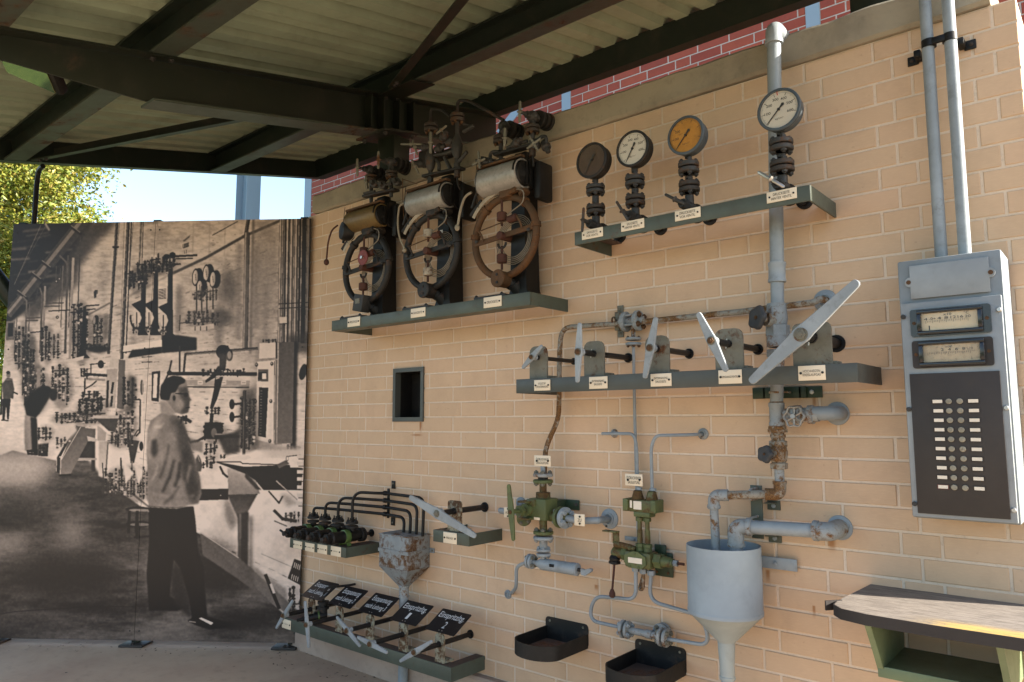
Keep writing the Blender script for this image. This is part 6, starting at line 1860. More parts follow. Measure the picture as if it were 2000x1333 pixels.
# pipe bracket under the lever shelf
br = thing('pipe_bracket', 'dark green steel strap bracket holding the tall pipe below the lever shelf', 'bracket', at(1537, 768, 0.01))
q0, q1 = at(1469, 769, .012), at(1604, 765.5, .012)
ax = EX
zc = (q0.z + q1.z) / 2; hh = scl(1537, 767, .01, 22)
part('strap', B().box(((q0.x + q1.x) / 2 - .02, -.020, zc), (.20, .006, hh), bev=.001), 'greendk', br)
for xx_ in (q0.x + .025, q1.x - .035):
    part('ear', B().box((xx_, -.006, zc), (.05 if xx_ < 2.75 else .075, .006, hh), bev=.001), 'greendk', br)
    bolt((xx_, -.009, zc), OUT, .009, .008, br, 'steel')
part('joggle', B().box((q0.x + .052, -.013, zc), (.006, .020, hh - .001)).box((q1.x - .075, -.013, zc), (.006, .020, hh - .001)), 'greendk', br)
part('clip', B().torus((XB, -.045, zc), EZ, .034, .004, 20, 6, rad(90), rad(450) - .4), 'pipe_rusty', br)
# wheel valve on the short side pipe
sv = thing('side_valve', 'small valve with a lobed open hand wheel on a short grey pipe from the wall', 'valve', at(1600, 808, .07))
pr = at(1636, 808, 0)
zS = at(1600, 808, .07).z
xs0 = at(1590, 808, .07).x
rosette(pr, scl(1634, 808, 0, 46) / 2, 'bluegrey', sv, False)
part('pipe', B().tube([V((xs0 - .005, -D1, zS)), V((pr.x + .018, -D1, zS)), V((pr.x + .012, .02, pr.z))], .0262, .075, 18, 8), 'bluegrey', sv)
wv = at(1558, 812, .075)
part('valve_body', B().lathe(V((XB + .028, -D1, zS - .004)), EX, [(.022, 0), (.026, .02), (.034, .035), (.036, .06), (.026, .065), (.026, .085), (.034, .088), (.035, .105), (.027, .108), (.026, .125)], 18), 'bluegrey_rusty', sv)
wc = at(1551, 814, .135)
part('spindle', B().cyl(wc, V((wc.x + .012, -D1, zS - .004)), .007, n=8).cyl(wc.lerp(V((wc.x + .012, -D1, zS)), .45), V((wc.x + .012, -D1, zS - .004)), .021, n=6), 'pipe_rusty', sv)
wx, wy, wz = frame(OUT + V((-.15, 0, .1)))
RW = .036
w = B().sweep([wc + (wx * math.cos(a) + wy * math.sin(a)) * (RW * (1 + .09 * math.cos(6 * a))) for a in [2 * PI * i / 60 for i in range(60)]], .0045, 8, True)
M['alubright'] = paint('wheel_metal', (0.30, 0.28, 0.25), 0.25, 0.45, 18, metal=.5)
wh = part('hand_wheel', w, 'alubright', sv)
for i in range(6):
    a = 2 * PI * (i + .5) / 6
    part('spoke', B().cyl(wc, wc + (wx * math.cos(a) + wy * math.sin(a)) * RW * .93, .0035, n=6), 'alubright', wh)
part('wheel_boss', B().cyl(wc + wz * -.008, wc + wz * .012, .009, n=12), 'alubright', wh)

# overflow pipe from the wall into the tank
op = thing('overflow_pipe', 'thick grey pipe from a wall rosette bending down into the funnel tank', 'pipe', at(1520, 1030, .1))
po = at(1641, 1031, 0)
DO = .10
zO = at(1520, 1030, DO).z
rosette(po, scl(1640, 1031, 0, 49) / 2, 'bluegrey', op, False)
part('screw', B().cyl(po + V((.028, -.006, .006)), po + V((.028, -.012, .006)), .009, n=10), 'bluegrey', op)
xo = at(1437, 1045, .15).x
xk = at(1596, 1031, DO).x
part('elbow', B().tube([V((xk - .01, -DO, zO)), V((po.x - .004, -DO, zO)), V((po.x, .02, po.z))], .033, .085, 18, 8).cyl(V((xk - .012, -DO, zO)), V((xk + .004, -DO, zO)), .0365, n=18), 'bluegrey_rusty', op)
pe = V((xo + .045, -.138, zO - .004))
part('pipe', B().cyl(pe, V((xk, -DO, zO)), .0255, n=18), 'bluegrey', op)
part('elbow', B().tube([pe + V((.01, .002, 0)), V((xo, -.15, zO - .005)), V((xo, -.15, zO - .075))], .030, .045, 18, 8).cyl(pe + V((-.005, -.001, 0)), pe + V((.012, .002, 0)), .034, n=18).cyl(V((xo, -.15, zO - .078)), V((xo, -.15, zO - .066)), .033, n=18), 'bluegrey_rusty', op)
part('drop_pipe', B().cyl(V((xo, -.15, zO - .07)), V((xo, -.15, .88)), .0245, n=18), 'bluegrey', op)
# upright bracket with two U bolts
ub_ = thing('pipe_bracket', 'upright grey green steel bracket with two U bolts clamping both tank pipes', 'bracket', at(1478, 1000, .06))
qa, qb = at(1475, 949, .07), at(1475, 1053, .07)
part('strip', B().box(((qa.x + qb.x) / 2, -.052, (qa.z + qb.z) / 2), (.046, .006, qa.z - qb.z), bev=.001), 'shelf', ub_)
for z in (qb.z + .012, qa.z - .066):
    part('ear', B().box((qa.x + .04, -.027, z), (.036, .05, .004)).box((qa.x + .045, -.006, z - .010), (.05, .006, .036), bev=.001), 'shelf', ub_)
    bolt((qa.x + .045, -.009, z - .012), OUT, .009, .007, ub_, 'bluegrey')
t_ = (qa.x - pB.x) / (pA.x - pB.x)
for zc_, rr, yc in ((pB.z + (pA.z - pB.z) * t_, .020, -(.142 + (.082 - .142) * t_)), (zO - .002, .0295, -.118)):
    part('u_bolt', B().tube([V((qa.x, -.047, zc_ + rr)), V((qa.x, yc - rr * 1.1, zc_ + rr)), V((qa.x, yc - rr * 1.1, zc_ - rr)), V((qa.x, -.047, zc_ - rr))], .0045, rr * .95, 8, 6), 'bluegrey_rusty', ub_)

# funnel tank
tk = thing('funnel_tank', 'large pale blue grey sheet metal tank with a cone bottom and spout', 'tank', (2.542, -.15, .4))
TX, TR = 2.542, .1375
zr, zs, zn = .972, .735, .615
b = B().lathe((TX, -.15, zs), EZ, [(TR + .0012, -.012), (TR + .0022, 0), (TR + .001, .003), (TR, .006), (TR, zr - zs), (TR - .0025, zr - zs), (TR - .0025, .006), (TR - .02, -.01)], 48)
M['tankpaint'] = paint('tank_paint', (0.255, 0.298, 0.328), 0.12, 0.45, 3.5, dirt=0.12, bumpy=.12)
M['tankcone'] = paint('tank_cone_paint', (0.275, 0.305, 0.295), 0.10, 0.5, 4, dirt=0.15, bumpy=.12)
part('body', b, 'tankpaint', tk)
part('cone', B().lathe((TX, -.15, zn), EZ, [(.032, 0), (.0325, .002), (TR - .0005, zs - zn - .0125), (TR - .003, zs - zn - .0125), (.034, .004)], 48), 'tankcone', tk)
part('spout', B().lathe((TX, -.15, .48), EZ, [(.026, 0), (.0295, .002), (.0295, .012), (.0272, .015), (.0272, .05), (.0315, zn - .48 - .02), (.0325, zn - .48 + .001), (.027, zn - .48 + .001)], 28), 'tankcone', tk)
part('drain', B().cyl((TX, -.15, .0), (TX, -.15, .481), .0235, n=22), 'bluegrey', tk)
qq = at(1504, 1100, .03)
part('lug', B().box((TX + .145, -.02, qq.z), (.17, .006, scl(1500, 1100, .02, 23)), bev=.001), 'bluegrey', tk)
bolt((at(1515, 1100, .02).x, -.023, qq.z), OUT, .008, .008, tk, 'bluegrey')

# ================================================================== rusty cross pipe above the lever shelf
cp = thing('cross_pipe', 'thin rusty pipe running level above the levers with a flanged joint, then down the wall', 'pipe', at(1300, 620, .05))
DC = .055
rc = at(1612, 588, 0)
rosette(rc, scl(1612, 588, 0, 44) / 2, 'bluegrey', cp)
part('pipe', B().tube([V((rc.x + .01, .02, rc.z)), V((rc.x - .002, -.06, rc.z)), at(1590, 591, .075), at(1480, 605, .085), at(1450, 609, DC), at(1252, 629, DC)], .0125, .02, 12), 'pipe_rusty', cp)
part('pipe', B().tube([at(1215, 632, DC), at(1097, 640, DC), at(1092.5, 690, DC), at(1092, 780, DC), at(1091, 818, DC), at(1065, 876, DC + .02), at(1063, 935, .10)], .0118, [.06, .06, .03, .06, .05], 12), 'pipe_rusty', cp)
fa, fb2 = at(1222, 629, DC), at(1245, 627, DC)
zf = at(1233, 628, DC).z
fR = scl(1233, 628, DC, 40) / 2
part('joint_core', B().cyl(V((fa.x - .03, -DC, zf)), V((fb2.x + .03, -DC, zf)), .0185, n=14), 'bluegrey_rusty', cp)
f1_ = flange(cp, V((fa.x, -DC, zf)), EX, fR, .020, 'bluegrey_rusty', 4, .010, 'pipe_rusty', -1)
f2_ = flange(cp, V((fb2.x + .004, -DC, zf)), EX, fR, .020, 'bluegrey_rusty', 4, .0125, 'brownrust', 1)
x_, y_, z_ = frame(EX)
for k in range(4):
    a = .6 + k * PI / 2
    off = x_ * (fR * .68 * math.cos(a)) + y_ * (fR * .68 * math.sin(a))
    part('stud', B().cyl(V((fa.x, -DC, zf)) + off, V((fb2.x, -DC, zf)) + off, .0055, n=8), 'bluegrey_rusty', f2_)
xt = at(1237, 660, DC).x
tz = lambda py: at(1237, py, DC).z
part('branch', B().cyl(V((xt, -DC, zf)), V((xt, -DC, tz(662))), .0095, n=12), 'bluegrey_rusty', cp)
fR2 = scl(1237, 665, DC, 31) / 2
flange(cp, V((xt, -DC, tz(662.4))), EZ, fR2, .012, 'bluegrey_rusty', 4, .0065, 'brownrust', 1)
flange(cp, V((xt, -DC, tz(672.5))), EZ, fR2, .012, 'bluegrey', 4, .0075, 'brownrust', -1)
ck = at(1206, 628, .02)
part('clamp', B().box((ck.x, -.022, ck.z), (.024, .006, .085), bev=.001).box((ck.x + .008, -.006, ck.z + .056), (.030, .006, .034), bev=.001).box((ck.x + .008, -.006, ck.z - .056), (.030, .006, .034), bev=.001).torus((ck.x, -DC + .004, ck.z), EX, .0155, .004, 18, 6), 'bearing', cp)
for s in (-.056, .056):
    bolt((ck.x + .008, -.009, ck.z + s), OUT, .007, .006, cp, 'bearing')
# thin feed pipe down from the joint
dp = thing('feed_pipe', 'thin grey pipe dropping from the flanged joint behind the shelf to the oil valve', 'pipe', at(1240, 820, .03))
part('pipe', B().tube([V((xt, -DC, tz(674))), at(1238, 720, .04), at(1239.5, 800, .03), at(1243, 940, .03), at(1247, 1056, .03)], .0070, .05, 10), 'bluegrey', dp)
part('end_plate', B().box(at(1235, 1053, .012), (.075, .005, .018), bev=.001), 'bluegrey', dp)
bolt(at(1238, 1054, .016), OUT, .0055, .004, dp, 'bluegrey')
lp = thing('feed_pipe', 'short thin grey pipe from the left wall rosette turning down into the oily green valve', 'pipe', at(1230, 860, .06))
D2 = .075
part('pipe', B().tube([at(1176, 847.3, D2), at(1238, 847.5, D2), at(1243.5, 872, D2), at(1245.5, 952, D2)], .0072, .045, 10), 'bluegrey', lp)
pv = at(1201, 847, 0)
rosette(pv, .020, 'bluegrey_rusty', lp, False)
part('stub', B().cyl(V((pv.x, .01, pv.z)), V((pv.x, -.07, pv.z)), .0072, n=10), 'bluegrey', lp)
rp = thing('feed_pipe', 'thin grey pipe from the right wall rosette turning down into the oily green valve', 'pipe', at(1280, 860, .06))
pv = at(1374, 848, 0)
part('pipe', B().tube([V((pv.x, .02, pv.z)), at(1362, 849, .05), at(1340, 850, D2), at(1280, 851, D2), at(1271.5, 875, D2), at(1274, 962, D2)], .0072, [.02, .03, .05, .05], 10), 'bluegrey', rp)
rosette(pv, .024, 'bluegrey_rusty', rp)

# ================================================================== two grey conduits and the control cabinet
for i, (xa, xb, lab) in enumerate(((1801, 1838, 'left of two grey conduits above the control cabinet'), (1846, 1884.5, 'right of two grey conduits above the control cabinet'))):
    b0 = at(xb, 492, .10)
    c0 = thing('conduit', lab, 'pipe', (b0.x, -.10, b0.z))
    t0 = at(xa, 0, .10)
    part('tube', B().cyl(V((b0.x, -.10, b0.z - .02)), V((b0.x + .003, -.10, 3.35)), .0192, n=20), 'bluegrey', c0)
cl = thing('conduit_clamp', 'black double strap clamp fixing both conduits near the top of the wall', 'clamp', at(1838, 85, .05))
xa, xb = at(1814, 84, .1).x, at(1855, 73, .1).x
zc = (at(1818, 82, .12).z + at(1857, 67, .12).z) / 2
for x in (xa, xb):
    part('strap', B().lathe((x, -.10, zc - .014), EZ, [(.0196, 0), (.0230, .001), (.0230, .027), (.0196, .028)], 22), 'blackpaint', cl)
x0, x1 = at(1782, 103, .01).x, at(1893, 69, .01).x
for x, s in ((x0, 1), (x1, -1)):
    part('ear', B().box((x, -.006, zc - .002), (.036, .007, .034), bev=.003).box((x + s * .022, -.03, zc), (.022, .055, .026), bev=.004), 'blackpaint', cl)
    bolt((x - s * .004, -.009, zc - .002), OUT, .007, .006, cl, 'ironbrown')
part('bridge', B().box(((xa + xb) / 2, -.115, zc), (.04, .012, .024), bev=.003), 'blackpaint', cl)

cab = thing('control_cabinet', 'tall blue grey control cabinet with two scale meters and a black button panel', 'cabinet', (3.36, -.1, 1.12))
CD = .19
c00, c10 = at(1750, 510, CD), at(1960, 487, CD)
c01, c11 = at(1782, 1008, CD), at(1990, 1030, CD)
CX0, CX1 = (c00.x + c01.x) / 2, (c10.x + c11.x) / 2
CZ0, CZ1 = (c01.z + c11.z) / 2, (c00.z + c10.z) / 2
M['cab'] = paint('cabinet_paint', (0.195, 0.218, 0.230), 0.10, 0.42, 5, dirt=0.15, bumpy=.15)
M['cabdoor'] = paint('cabinet_door_paint', (0.25, 0.272, 0.283), 0.12, 0.40, 6, dirt=0.14, bumpy=.15)
part('housing', B().box(((CX0 + CX1) / 2, -CD / 2 + .002, (CZ0 + CZ1) / 2), (CX1 - CX0, CD - .004, CZ1 - CZ0), bev=.007), 'cab', cab)
def cz(px, py, d=CD): return at(px, py, d)
k0, k1 = cz(1757, 596), cz(1966, 573)
dz1 = (k0.z + k1.z) / 2
door = part('door', B().box(((CX0 + CX1) / 2 + .000, -CD - .008, (CZ0 + .004 + dz1) / 2), (CX1 - CX0 - .012, .016, dz1 - CZ0 - .008), bev=.003), 'cabdoor', cab)
DF = CD + .0162
l0, l1, l2, l3 = cz(1776, 521), cz(1930, 502), cz(1776, 585), cz(1935, 571)
px0, px1, pz0, pz1 = l0.x, l1.x, (l2.z + l3.z) / 2, (l0.z + l1.z) / 2
cov = B().box(((px0 + px1) / 2, -CD - .003, (pz0 + pz1) / 2), (px1 - px0, .006, pz1 - pz0), bev=.0015)
e0, e1 = cz(1773, 553), cz(1935, 535)
cov.cyl((px0, -CD, e0.z), (px0, -CD - .0052, e0.z), .016, n=16); cov.cyl((px1, -CD, e0.z + .004), (px1, -CD - .0052, e0.z + .004), .016, n=16)
cp_ = part('cover_plate', cov, 'cabdoor', cab)
for x, z in ((px0 - .004, e0.z), (px1 + .004, e0.z + .004)):
    part('screw', B().cyl((x, -CD - .005, z), (x, -CD - .008, z), .007, n=12), 'brownrust', cp_)
for x, y, m_ in ((1762.5, 620, 'iron'), (1954, 605, 'steel'), (1775, 800, 'iron'), (1968, 797, 'steel'), (1784, 984, 'iron'), (1981, 997, 'steel')):
    q = at(x, y, DF)
    q.x = min(max(q.x, CX0 + .014), CX1 - .014)
    part('screw', B().cyl(q, q + OUT * .008, .0075, n=14, bev=.002), m_, door)
def meter(c4, txt, bezmat, dialmat, label):
    (ax_, ay), (bx, by), (cx_, cy_), (dx_, dy) = c4
    x0 = (at(ax_, ay, DF).x + at(cx_, cy_, DF).x) / 2; x1 = (at(bx, by, DF).x + at(dx_, dy, DF).x) / 2
    z1 = (at(ax_, ay, DF).z + at(bx, by, DF).z) / 2; z0 = (at(cx_, cy_, DF).z + at(dx_, dy, DF).z) / 2
    w, h = x1 - x0, z1 - z0; xc, zc = (x0 + x1) / 2, (z0 + z1) / 2
    me = part('meter', B().prism(roundrect(w, h, .008), (xc, -DF, zc), EX, EZ, .008), bezmat, cab, label)
    iw, ih = w * .70, h * .62
    fr_ = B(); n = 14
    # raised bezel, bowed outwards in the middle
    for (xx, zz, sw, sh) in ((0, ih / 2 + .006, iw + .024, .012), (0, -ih / 2 - .006, iw + .024, .012), (-iw / 2 - .006, 0, .012, ih), (iw / 2 + .006, 0, .012, ih)):
        fr_.box((xc + xx, -DF - .015, zc + zz), (sw, .018, sh), bev=.003)
    part('bezel', fr_, 'blackgloss', me)
    dl = B(); vs = []; 
    for i in range(n + 1):
        t = -1 + 2 * i / n
        y = -DF - .009 - .007 * (1 - t * t)
        vs += [(xc + t * iw / 2, y, zc - ih / 2), (xc + t * iw / 2, y, zc + ih / 2)]
    dl.add(vs, [(2 * i, 2 * i + 2, 2 * i + 3, 2 * i + 1) for i in range(n)])
    d_ = part('dial', dl, dialmat, me)
    f = V((xc, -DF - .0168, zc))
    mk = B()
    for i in range(25):
        t = -.84 + 1.5 * i / 24
        hh = ih * (.16 if i % 4 == 0 else .10)
        mk.box((xc + t * iw / 2, -DF - .0094 - .007 * (1 - t * t) - .0006, zc + ih * .02 - hh / 2 + ih * .06), (.0008, .0006, hh))
    part('scale_marks', mk, 'ink', d_)
    part('glass', B().box((xc, -DF - .0195, zc), (iw - .001, .0016, ih - .001)), 'glass', me)
    if txt:
        for i, s in enumerate(('4', '-0+', '4', '8', '12', '16', '20')):
            t = -.84 + 1.5 * i / 6
            text(s, V((xc + t * iw / 2, -DF - .0102 - .007 * (1 - t * t), zc + ih * .18)), EX, EZ, .006 + .0045 * len(s), ih * .15, 'ink', d_, 'numeral')
        text('x10', f + EX * (-.02 * iw) + EZ * (ih * .38), EX, EZ, .022, ih * .13, 'ink', d_, 'numeral')
        text('°C', f + EX * (.31 * iw) + V((0, .002, 0)) + EZ * (ih * .39), EX, EZ, .014, ih * .16, 'ink', d_, 'numeral')
        part('pointer', B().box((xc - .36 * iw, -DF - .0135, zc - ih * .34), (.003, .001, ih * .26)), 'ink', d_)
    else:
        text('mV', f + EX * (-.04 * iw) + EZ * (ih * .36), EX, EZ, .018, ih * .13, 'ink', d_, 'numeral')
        for i, s in enumerate(('2', '4', '6', '8', '10')):
            t = -.3 + 1.0 * i / 4
            text(s, V((xc + t * iw / 2, -DF - .0102 - .007 * (1 - t * t), zc + ih * .2)), EX, EZ, .008, ih * .15, 'ink', d_, 'numeral')
    for s in (-1, 1):
        part('screw', B().cyl((xc + s * w * .45, -DF - .008, zc), (xc + s * w * .45, -DF - .010, zc), .0055, n=10), 'brownrust', me)
M['blackgloss'] = plain('black_bakelite', (0.010, 0.010, 0.012), 0.16, 0, .1)
M['bakelite'] = paint('brown_bakelite', (0.028, 0.020, 0.017), 0.1, 0.4, 14)
M['meterdial'] = paint('meter_scale_cream', (0.64, 0.51, 0.32), 0.0, 0.35, 10, dirt=.2, dirtcol=(.35, .24, .10, 1), bumpy=.02)
M['meterdial2'] = paint('meter_scale_mottled', (0.42, 0.32, 0.20), 0.38, 0.4, 26, dirt=.5, rustcol=(.13, .10, .05, 1), bumpy=.05)
meter(((1777, 607), (1934, 593), (1781, 660), (1939, 649)), True, 'blackgloss', 'meterdial', 'upper meter with a clean cream scale')
meter(((1781, 667.5), (1939, 657.5), (1785, 721.5), (1943, 713)), False, 'bakelite', 'meterdial2', 'lower meter with a mottled scale')
b0, b1, b2, b3 = at(1777, 731, DF), at(1953, 725, DF), at(1793.5, 1002, DF), at(1975, 1015, DF)
bx0, bx1, bz0, bz1 = (b0.x + b2.x) / 2, (b1.x + b3.x) / 2, (b2.z + b3.z) / 2, (b0.z + b1.z) / 2
M['pertinax'] = paint('brown_black_panel', (0.038, 0.031, 0.027), 0.2, 0.55, 9, dirt=.4, rustcol=(.05, .03, .02, 1), bumpy=.12)
pan = part('button_panel', B().box(((bx0 + bx1) / 2, -DF - .003, (bz0 + bz1) / 2), (bx1 - bx0, .006, bz1 - bz0), bev=.001), 'pertinax', door)
DB = DF + .0062
M['button'] = paint('grey_button', (0.27, 0.24, 0.18), 0.3, 0.55, 30, dirt=.4)
M['labelstrip'] = plain('paper_label', (0.66, 0.58, 0.47), 0.6, 0, .1)
M['redplastic'] = plain('dark_red_edge', (0.10, .02, .015), 0.5)
u0, u1 = at(1832, 784, DB), at(1901, 784, DB)
v0 = at(1866, 784, DB).z; v1 = at(1877, 953, DB).z
cols = (at(1831.5, 784, DB).x, at(1853, 784, DB).x, at(1874.5, 784, DB).x, at(1901, 784, DB).x)
for i in range(10):
    z = v0 + (v1 - v0) * i / 9
    for j, x in enumerate(cols):
        xx = x + random.uniform(-.0006, .0006)
        if j in (1, 2):
            part('button', B().cyl((xx, -DB, z), (xx, -DB - .006, z), .0088, n=18, bev=.002).cyl((xx, -DB - .006, z), (xx, -DB - .0072, z), .0022, n=8), 'button', cab)
        else:
            lb_ = part('label_holder', B().box((xx, -DB - .0012, z), (.0315, .0024, .0140)), 'redplastic' if (j == 0 and i == 9) else 'bakelite', cab)
            part('paper_label', B().box((xx, -DB - .0030, z), (.0265, .0010, .0102)), 'labelstrip', lb_)
# ================================================================== green shut-off valve with two wall pipes
gv = thing('oil_valve', 'green high pressure valve block with upright green handle and AUF and ZU plates', 'valve', at(1062, 995, .12))
DG = .12
g0, g1_ = at(1036, 1000, .165), at(1089, 1000, .10)
gc = at(1061, 996, DG)
gx_ = gc.x
gz = lambda py, px=1062: at(px, py, DG).z
part('block', B().box((gx_, -DG, gz(994)), (.105, .10, gz(974) - gz(1016)), bev=.008), 'green', gv)
part('block_cap', B().box((gx_ - .03, -DG - .052, gz(981)), (.05, .012, .03), bev=.003), 'greenol', gv)
part('neck', B().cyl((gx_, -DG, gz(976)), (gx_, -DG, gz(962)), .034, n=8).cyl((gx_, -DG, gz(962)), (gx_, -DG, gz(938)), .017, n=16), 'greenol', gv)
fR = scl(1062, 934, DG, 40) / 2
def vf(py, mat, th=.016, nb=4, side=1, R=None, br=.0115, bm='bearing'):
    return flange(gv, (gx_, -DG, gz(py)), EZ, R or fR, th, mat, nb, br, bm, side)
vf(928.3, 'bluegrey_rusty', side=1); vf(940.5, 'green', side=-1)
part('feed_stub', B().cyl((gx_, -DG, gz(940)), (gx_, -DG, gz(905)), .0115, n=12), 'bluegrey', gv)
part('gasket', B().cyl((gx_, -DG, gz(938)), (gx_, -DG, gz(931)), fR * .5, n=16), 'darkrust', gv)
part('neck', B().cyl((gx_, -DG, gz(1017)), (gx_, -DG, gz(1038)), .018, n=14), 'greenol', gv)
vf(1040.5, 'green', side=1); vf(1051, 'bluegrey', side=-1, bm='bluegrey_rusty')
part('neck', B().cyl((gx_, -DG, gz(1051)), (gx_, -DG, gz(1072)), .019, n=14), 'bluegrey_rusty', gv)
R2 = scl(1062, 1080, DG, 29) / 2
vf(1074.5, 'bluegrey', .013, 4, 1, R2, .0085, 'bluegrey'); vf(1083.5, 'bluegrey', .013, 4, -1, R2, .0085, 'bluegrey_rusty')
# spindle towards the viewer and handle bar
sp0 = at(1003, 1001, .30); sp0 = V((gx_ - .012, -.30, gz(997)))
hx = at(1001, 1000, .27)
dvec = (V((gx_ - .05, -DG - .02, gz(996))) - hx)
part('spindle', B().cyl(hx, hx + dvec, .010, n=12).cyl(hx + dvec * .30, hx + dvec * .45, .026, n=6).cyl(hx + dvec * .60, hx + dvec * .86, .030, n=16).cyl(hx + dvec * .86, hx + dvec * 1.02, .036, n=16), 'green', gv)
for s_ in (-1, 1): part('yoke', B().box(hx + dvec * .68 + EZ * (.038 * s_), (.06, .05, .008)), 'greenol', gv)
hb = B(); t0, t1 = at(998.5, 945.7, .275), at(1008, 1056.7, .275)
lever_shape(hb, hx + OUT * .004, t0, t1, .034, .017, .012)
hl = part('handle', hb, 'green', gv)
bolt(hx + OUT * .016, OUT, .010, .008, hl, 'brownrust')
# left flange, AUF plate and stub
lf = at(1023.5, 1013, .09)
flange(gv, lf, V((-.5, .6, 0)), .036, .016, 'green', 4, .009, 'bearing', -1)
pl_ = at(1018, 983, 0)
rosette(pl_, .030, 'bluegrey', gv, False)
part('left_pipe', B().tube([at(1023, 1000, .09), at(1012, 996, .06), V((pl_.x, .02, pl_.z))], .0135, .03, 12), 'bluegrey', gv)
part('left_stub', B().cyl(at(978, 997.5, .10), at(1012, 1001, .10), .0145, n=14).ball(at(978, 997.5, .10), .0145, 12), 'bluegrey', gv)
plate(991, 1001.5, 13, 20, .125, None, gv, screws=False)
text('AUF', at(991, 1001.5, .1270), EX, EZ, .024, .0125, 'ink', gv)
for dy in (-7.2, 7.2):
    q = at(992, 1001.5 + dy, .127); part('screw', B().cyl(q, q + OUT * .003, .0042, n=10), 'darkrust', gv)
# right flanges, ZU plate, pipe
f0, f1_ = at(1093, 1011, .125), at(1107.5, 1012, .125)
axr = V((1, -.15, 0))
part('right_neck', B().cyl(V((gx_ + .04, -DG, f0.z)), f1_, .024, n=14), 'greenol', gv)
flange(gv, V((f0.x, -.12, f0.z)), axr, fR * 1.02, .018, 'green', 4, .011, 'bluegrey', -1)
flange(gv, V((f0.x + .030, -.124, f0.z)), axr, fR * 1.02, .018, 'bluegrey', 4, .0145, 'bluegrey', 1)
pr_ = at(1191.5, 1013.5, 0)
rosette(pr_, scl(1191, 1013, 0, 40) / 2, 'bluegrey', gv)
part('right_pipe', B().tube([V((f0.x + .03, -.125, f0.z)), V((f0.x + .10, -.115, f0.z - .008)), at(1168, 1017, .09), V((pr_.x - .01, -.07, pr_.z)), V((pr_.x, .02, pr_.z))], .0155, .05, 14), 'bluegrey', gv)
plate(1132, 1016, 20, 23, .150, None, gv, screws=False)
text('ZU', at(1132, 1016.4, .152), EX, EZ, .020, .013, 'ink', gv)
for dy in (-6.8, 6.8):
    q = at(1132.5, 1016.4 + dy, .152); part('screw', B().cyl(q, q + OUT * .003, .0048, n=10), 'darkrust', gv)
q0 = at(1112, 986, .012)
part('bracket', B().box((q0.x - .01, -.010, q0.z), (.13, .007, .046), bev=.001).box((gx_ + .03, -.045, q0.z), (.05, .07, .046), bev=.002), 'greendk', gv)
part('bracket_hole', B().cyl(at(1126, 986, .0145), at(1126, 986, .016), .0075, n=12), 'ironbrown', gv)
plate(1048.5, 1013.5, 11, 5, .172, None, gv, screws=False, name='tag')
# grey safety valve lying across below
cA, cB = at(1056, 1104, DG), at(1129, 1110.5, DG)
zV = (cA.z + cB.z) / 2
cA = V((gx_ - .018, -DG, zV)); cB = V((cB.x, -DG, zV))
part('safety_valve', B().lathe(cA, EX, [(.014, -.02), (.024, .004), (.027, .012), (.027, (cB - cA).length * .84), (.0285, (cB - cA).length * .845), (.0285, (cB - cA).length - .004), (.024, (cB - cA).length)], 22), 'bluegrey', gv)
part('slot', B().box((cA.x + .085, -DG - .026, zV + .006), (.024, .008, .012)), 'void', gv)  # black box, the dark inside of the slot painted on
part('stem_bolt', B().cyl(cB, cB + EX * .030, .008, n=10), 'ironbrown', gv)
tp0 = cB + EX * .026
part('lift_lever', B().prism([(0, -.016), (.022, -.018), (.055, .004), (.058, .014), (.045, .016), (.018, .008), (0, .010)], tp0 + OUT * .004, EX, EZ, .014), 'bluegrey', gv)
part('riser', B().cyl((gx_, -DG, gz(1084)), (gx_, -DG, zV), .014, n=12), 'bluegrey_rusty', gv)
lx0 = at(1034, 1102.5, DG).x
R3 = scl(1036, 1103, DG, 29) / 2
flange(gv, (lx0, -DG, zV + .004), EX, R3, .012, 'bluegrey', 4, .0085, 'bearing', -1)
flange(gv, (lx0 + .017, -DG, zV + .004), EX, R3, .012, 'bluegrey', 4, .0085, 'bearing', 1)
part('tail', B().cyl((lx0, -DG, zV + .004), cA, .011, n=12), 'bluegrey', gv)
pw = at(993, 1161, 0)
part('blow_off_pipe', B().tube([V((lx0, -DG, zV + .004)), at(1008.5, 1107, .11), at(1008.5, 1148, .09), at(1000, 1158, .04), V((pw.x, .02, pw.z))], .0085, [.03, .035, .02], 10), 'bluegrey', gv)
rosette(pw, .022, 'bluegrey', gv, False)
pn = part('nameplate', B().box(at(1059.5, 900.6, .13), (at(1075.5, 900, .13).x - at(1043.6, 900, .13).x, .003, scl(1060, 900, .13, 21)), bev=.0008), 'plate', gv)
text('ÖLDRUCKVENTIL\nDRUCKLEITUNG', at(1059.5, 900.6, .1318), EX, EZ, .076, .030, 'ink', pn)
for dx in (-11, 11):
    q = at(1059.5 + dx, 900.6, .1318); part('screw', B().cyl(q, q + OUT * .003, .005, n=10), 'darkrust', pn)

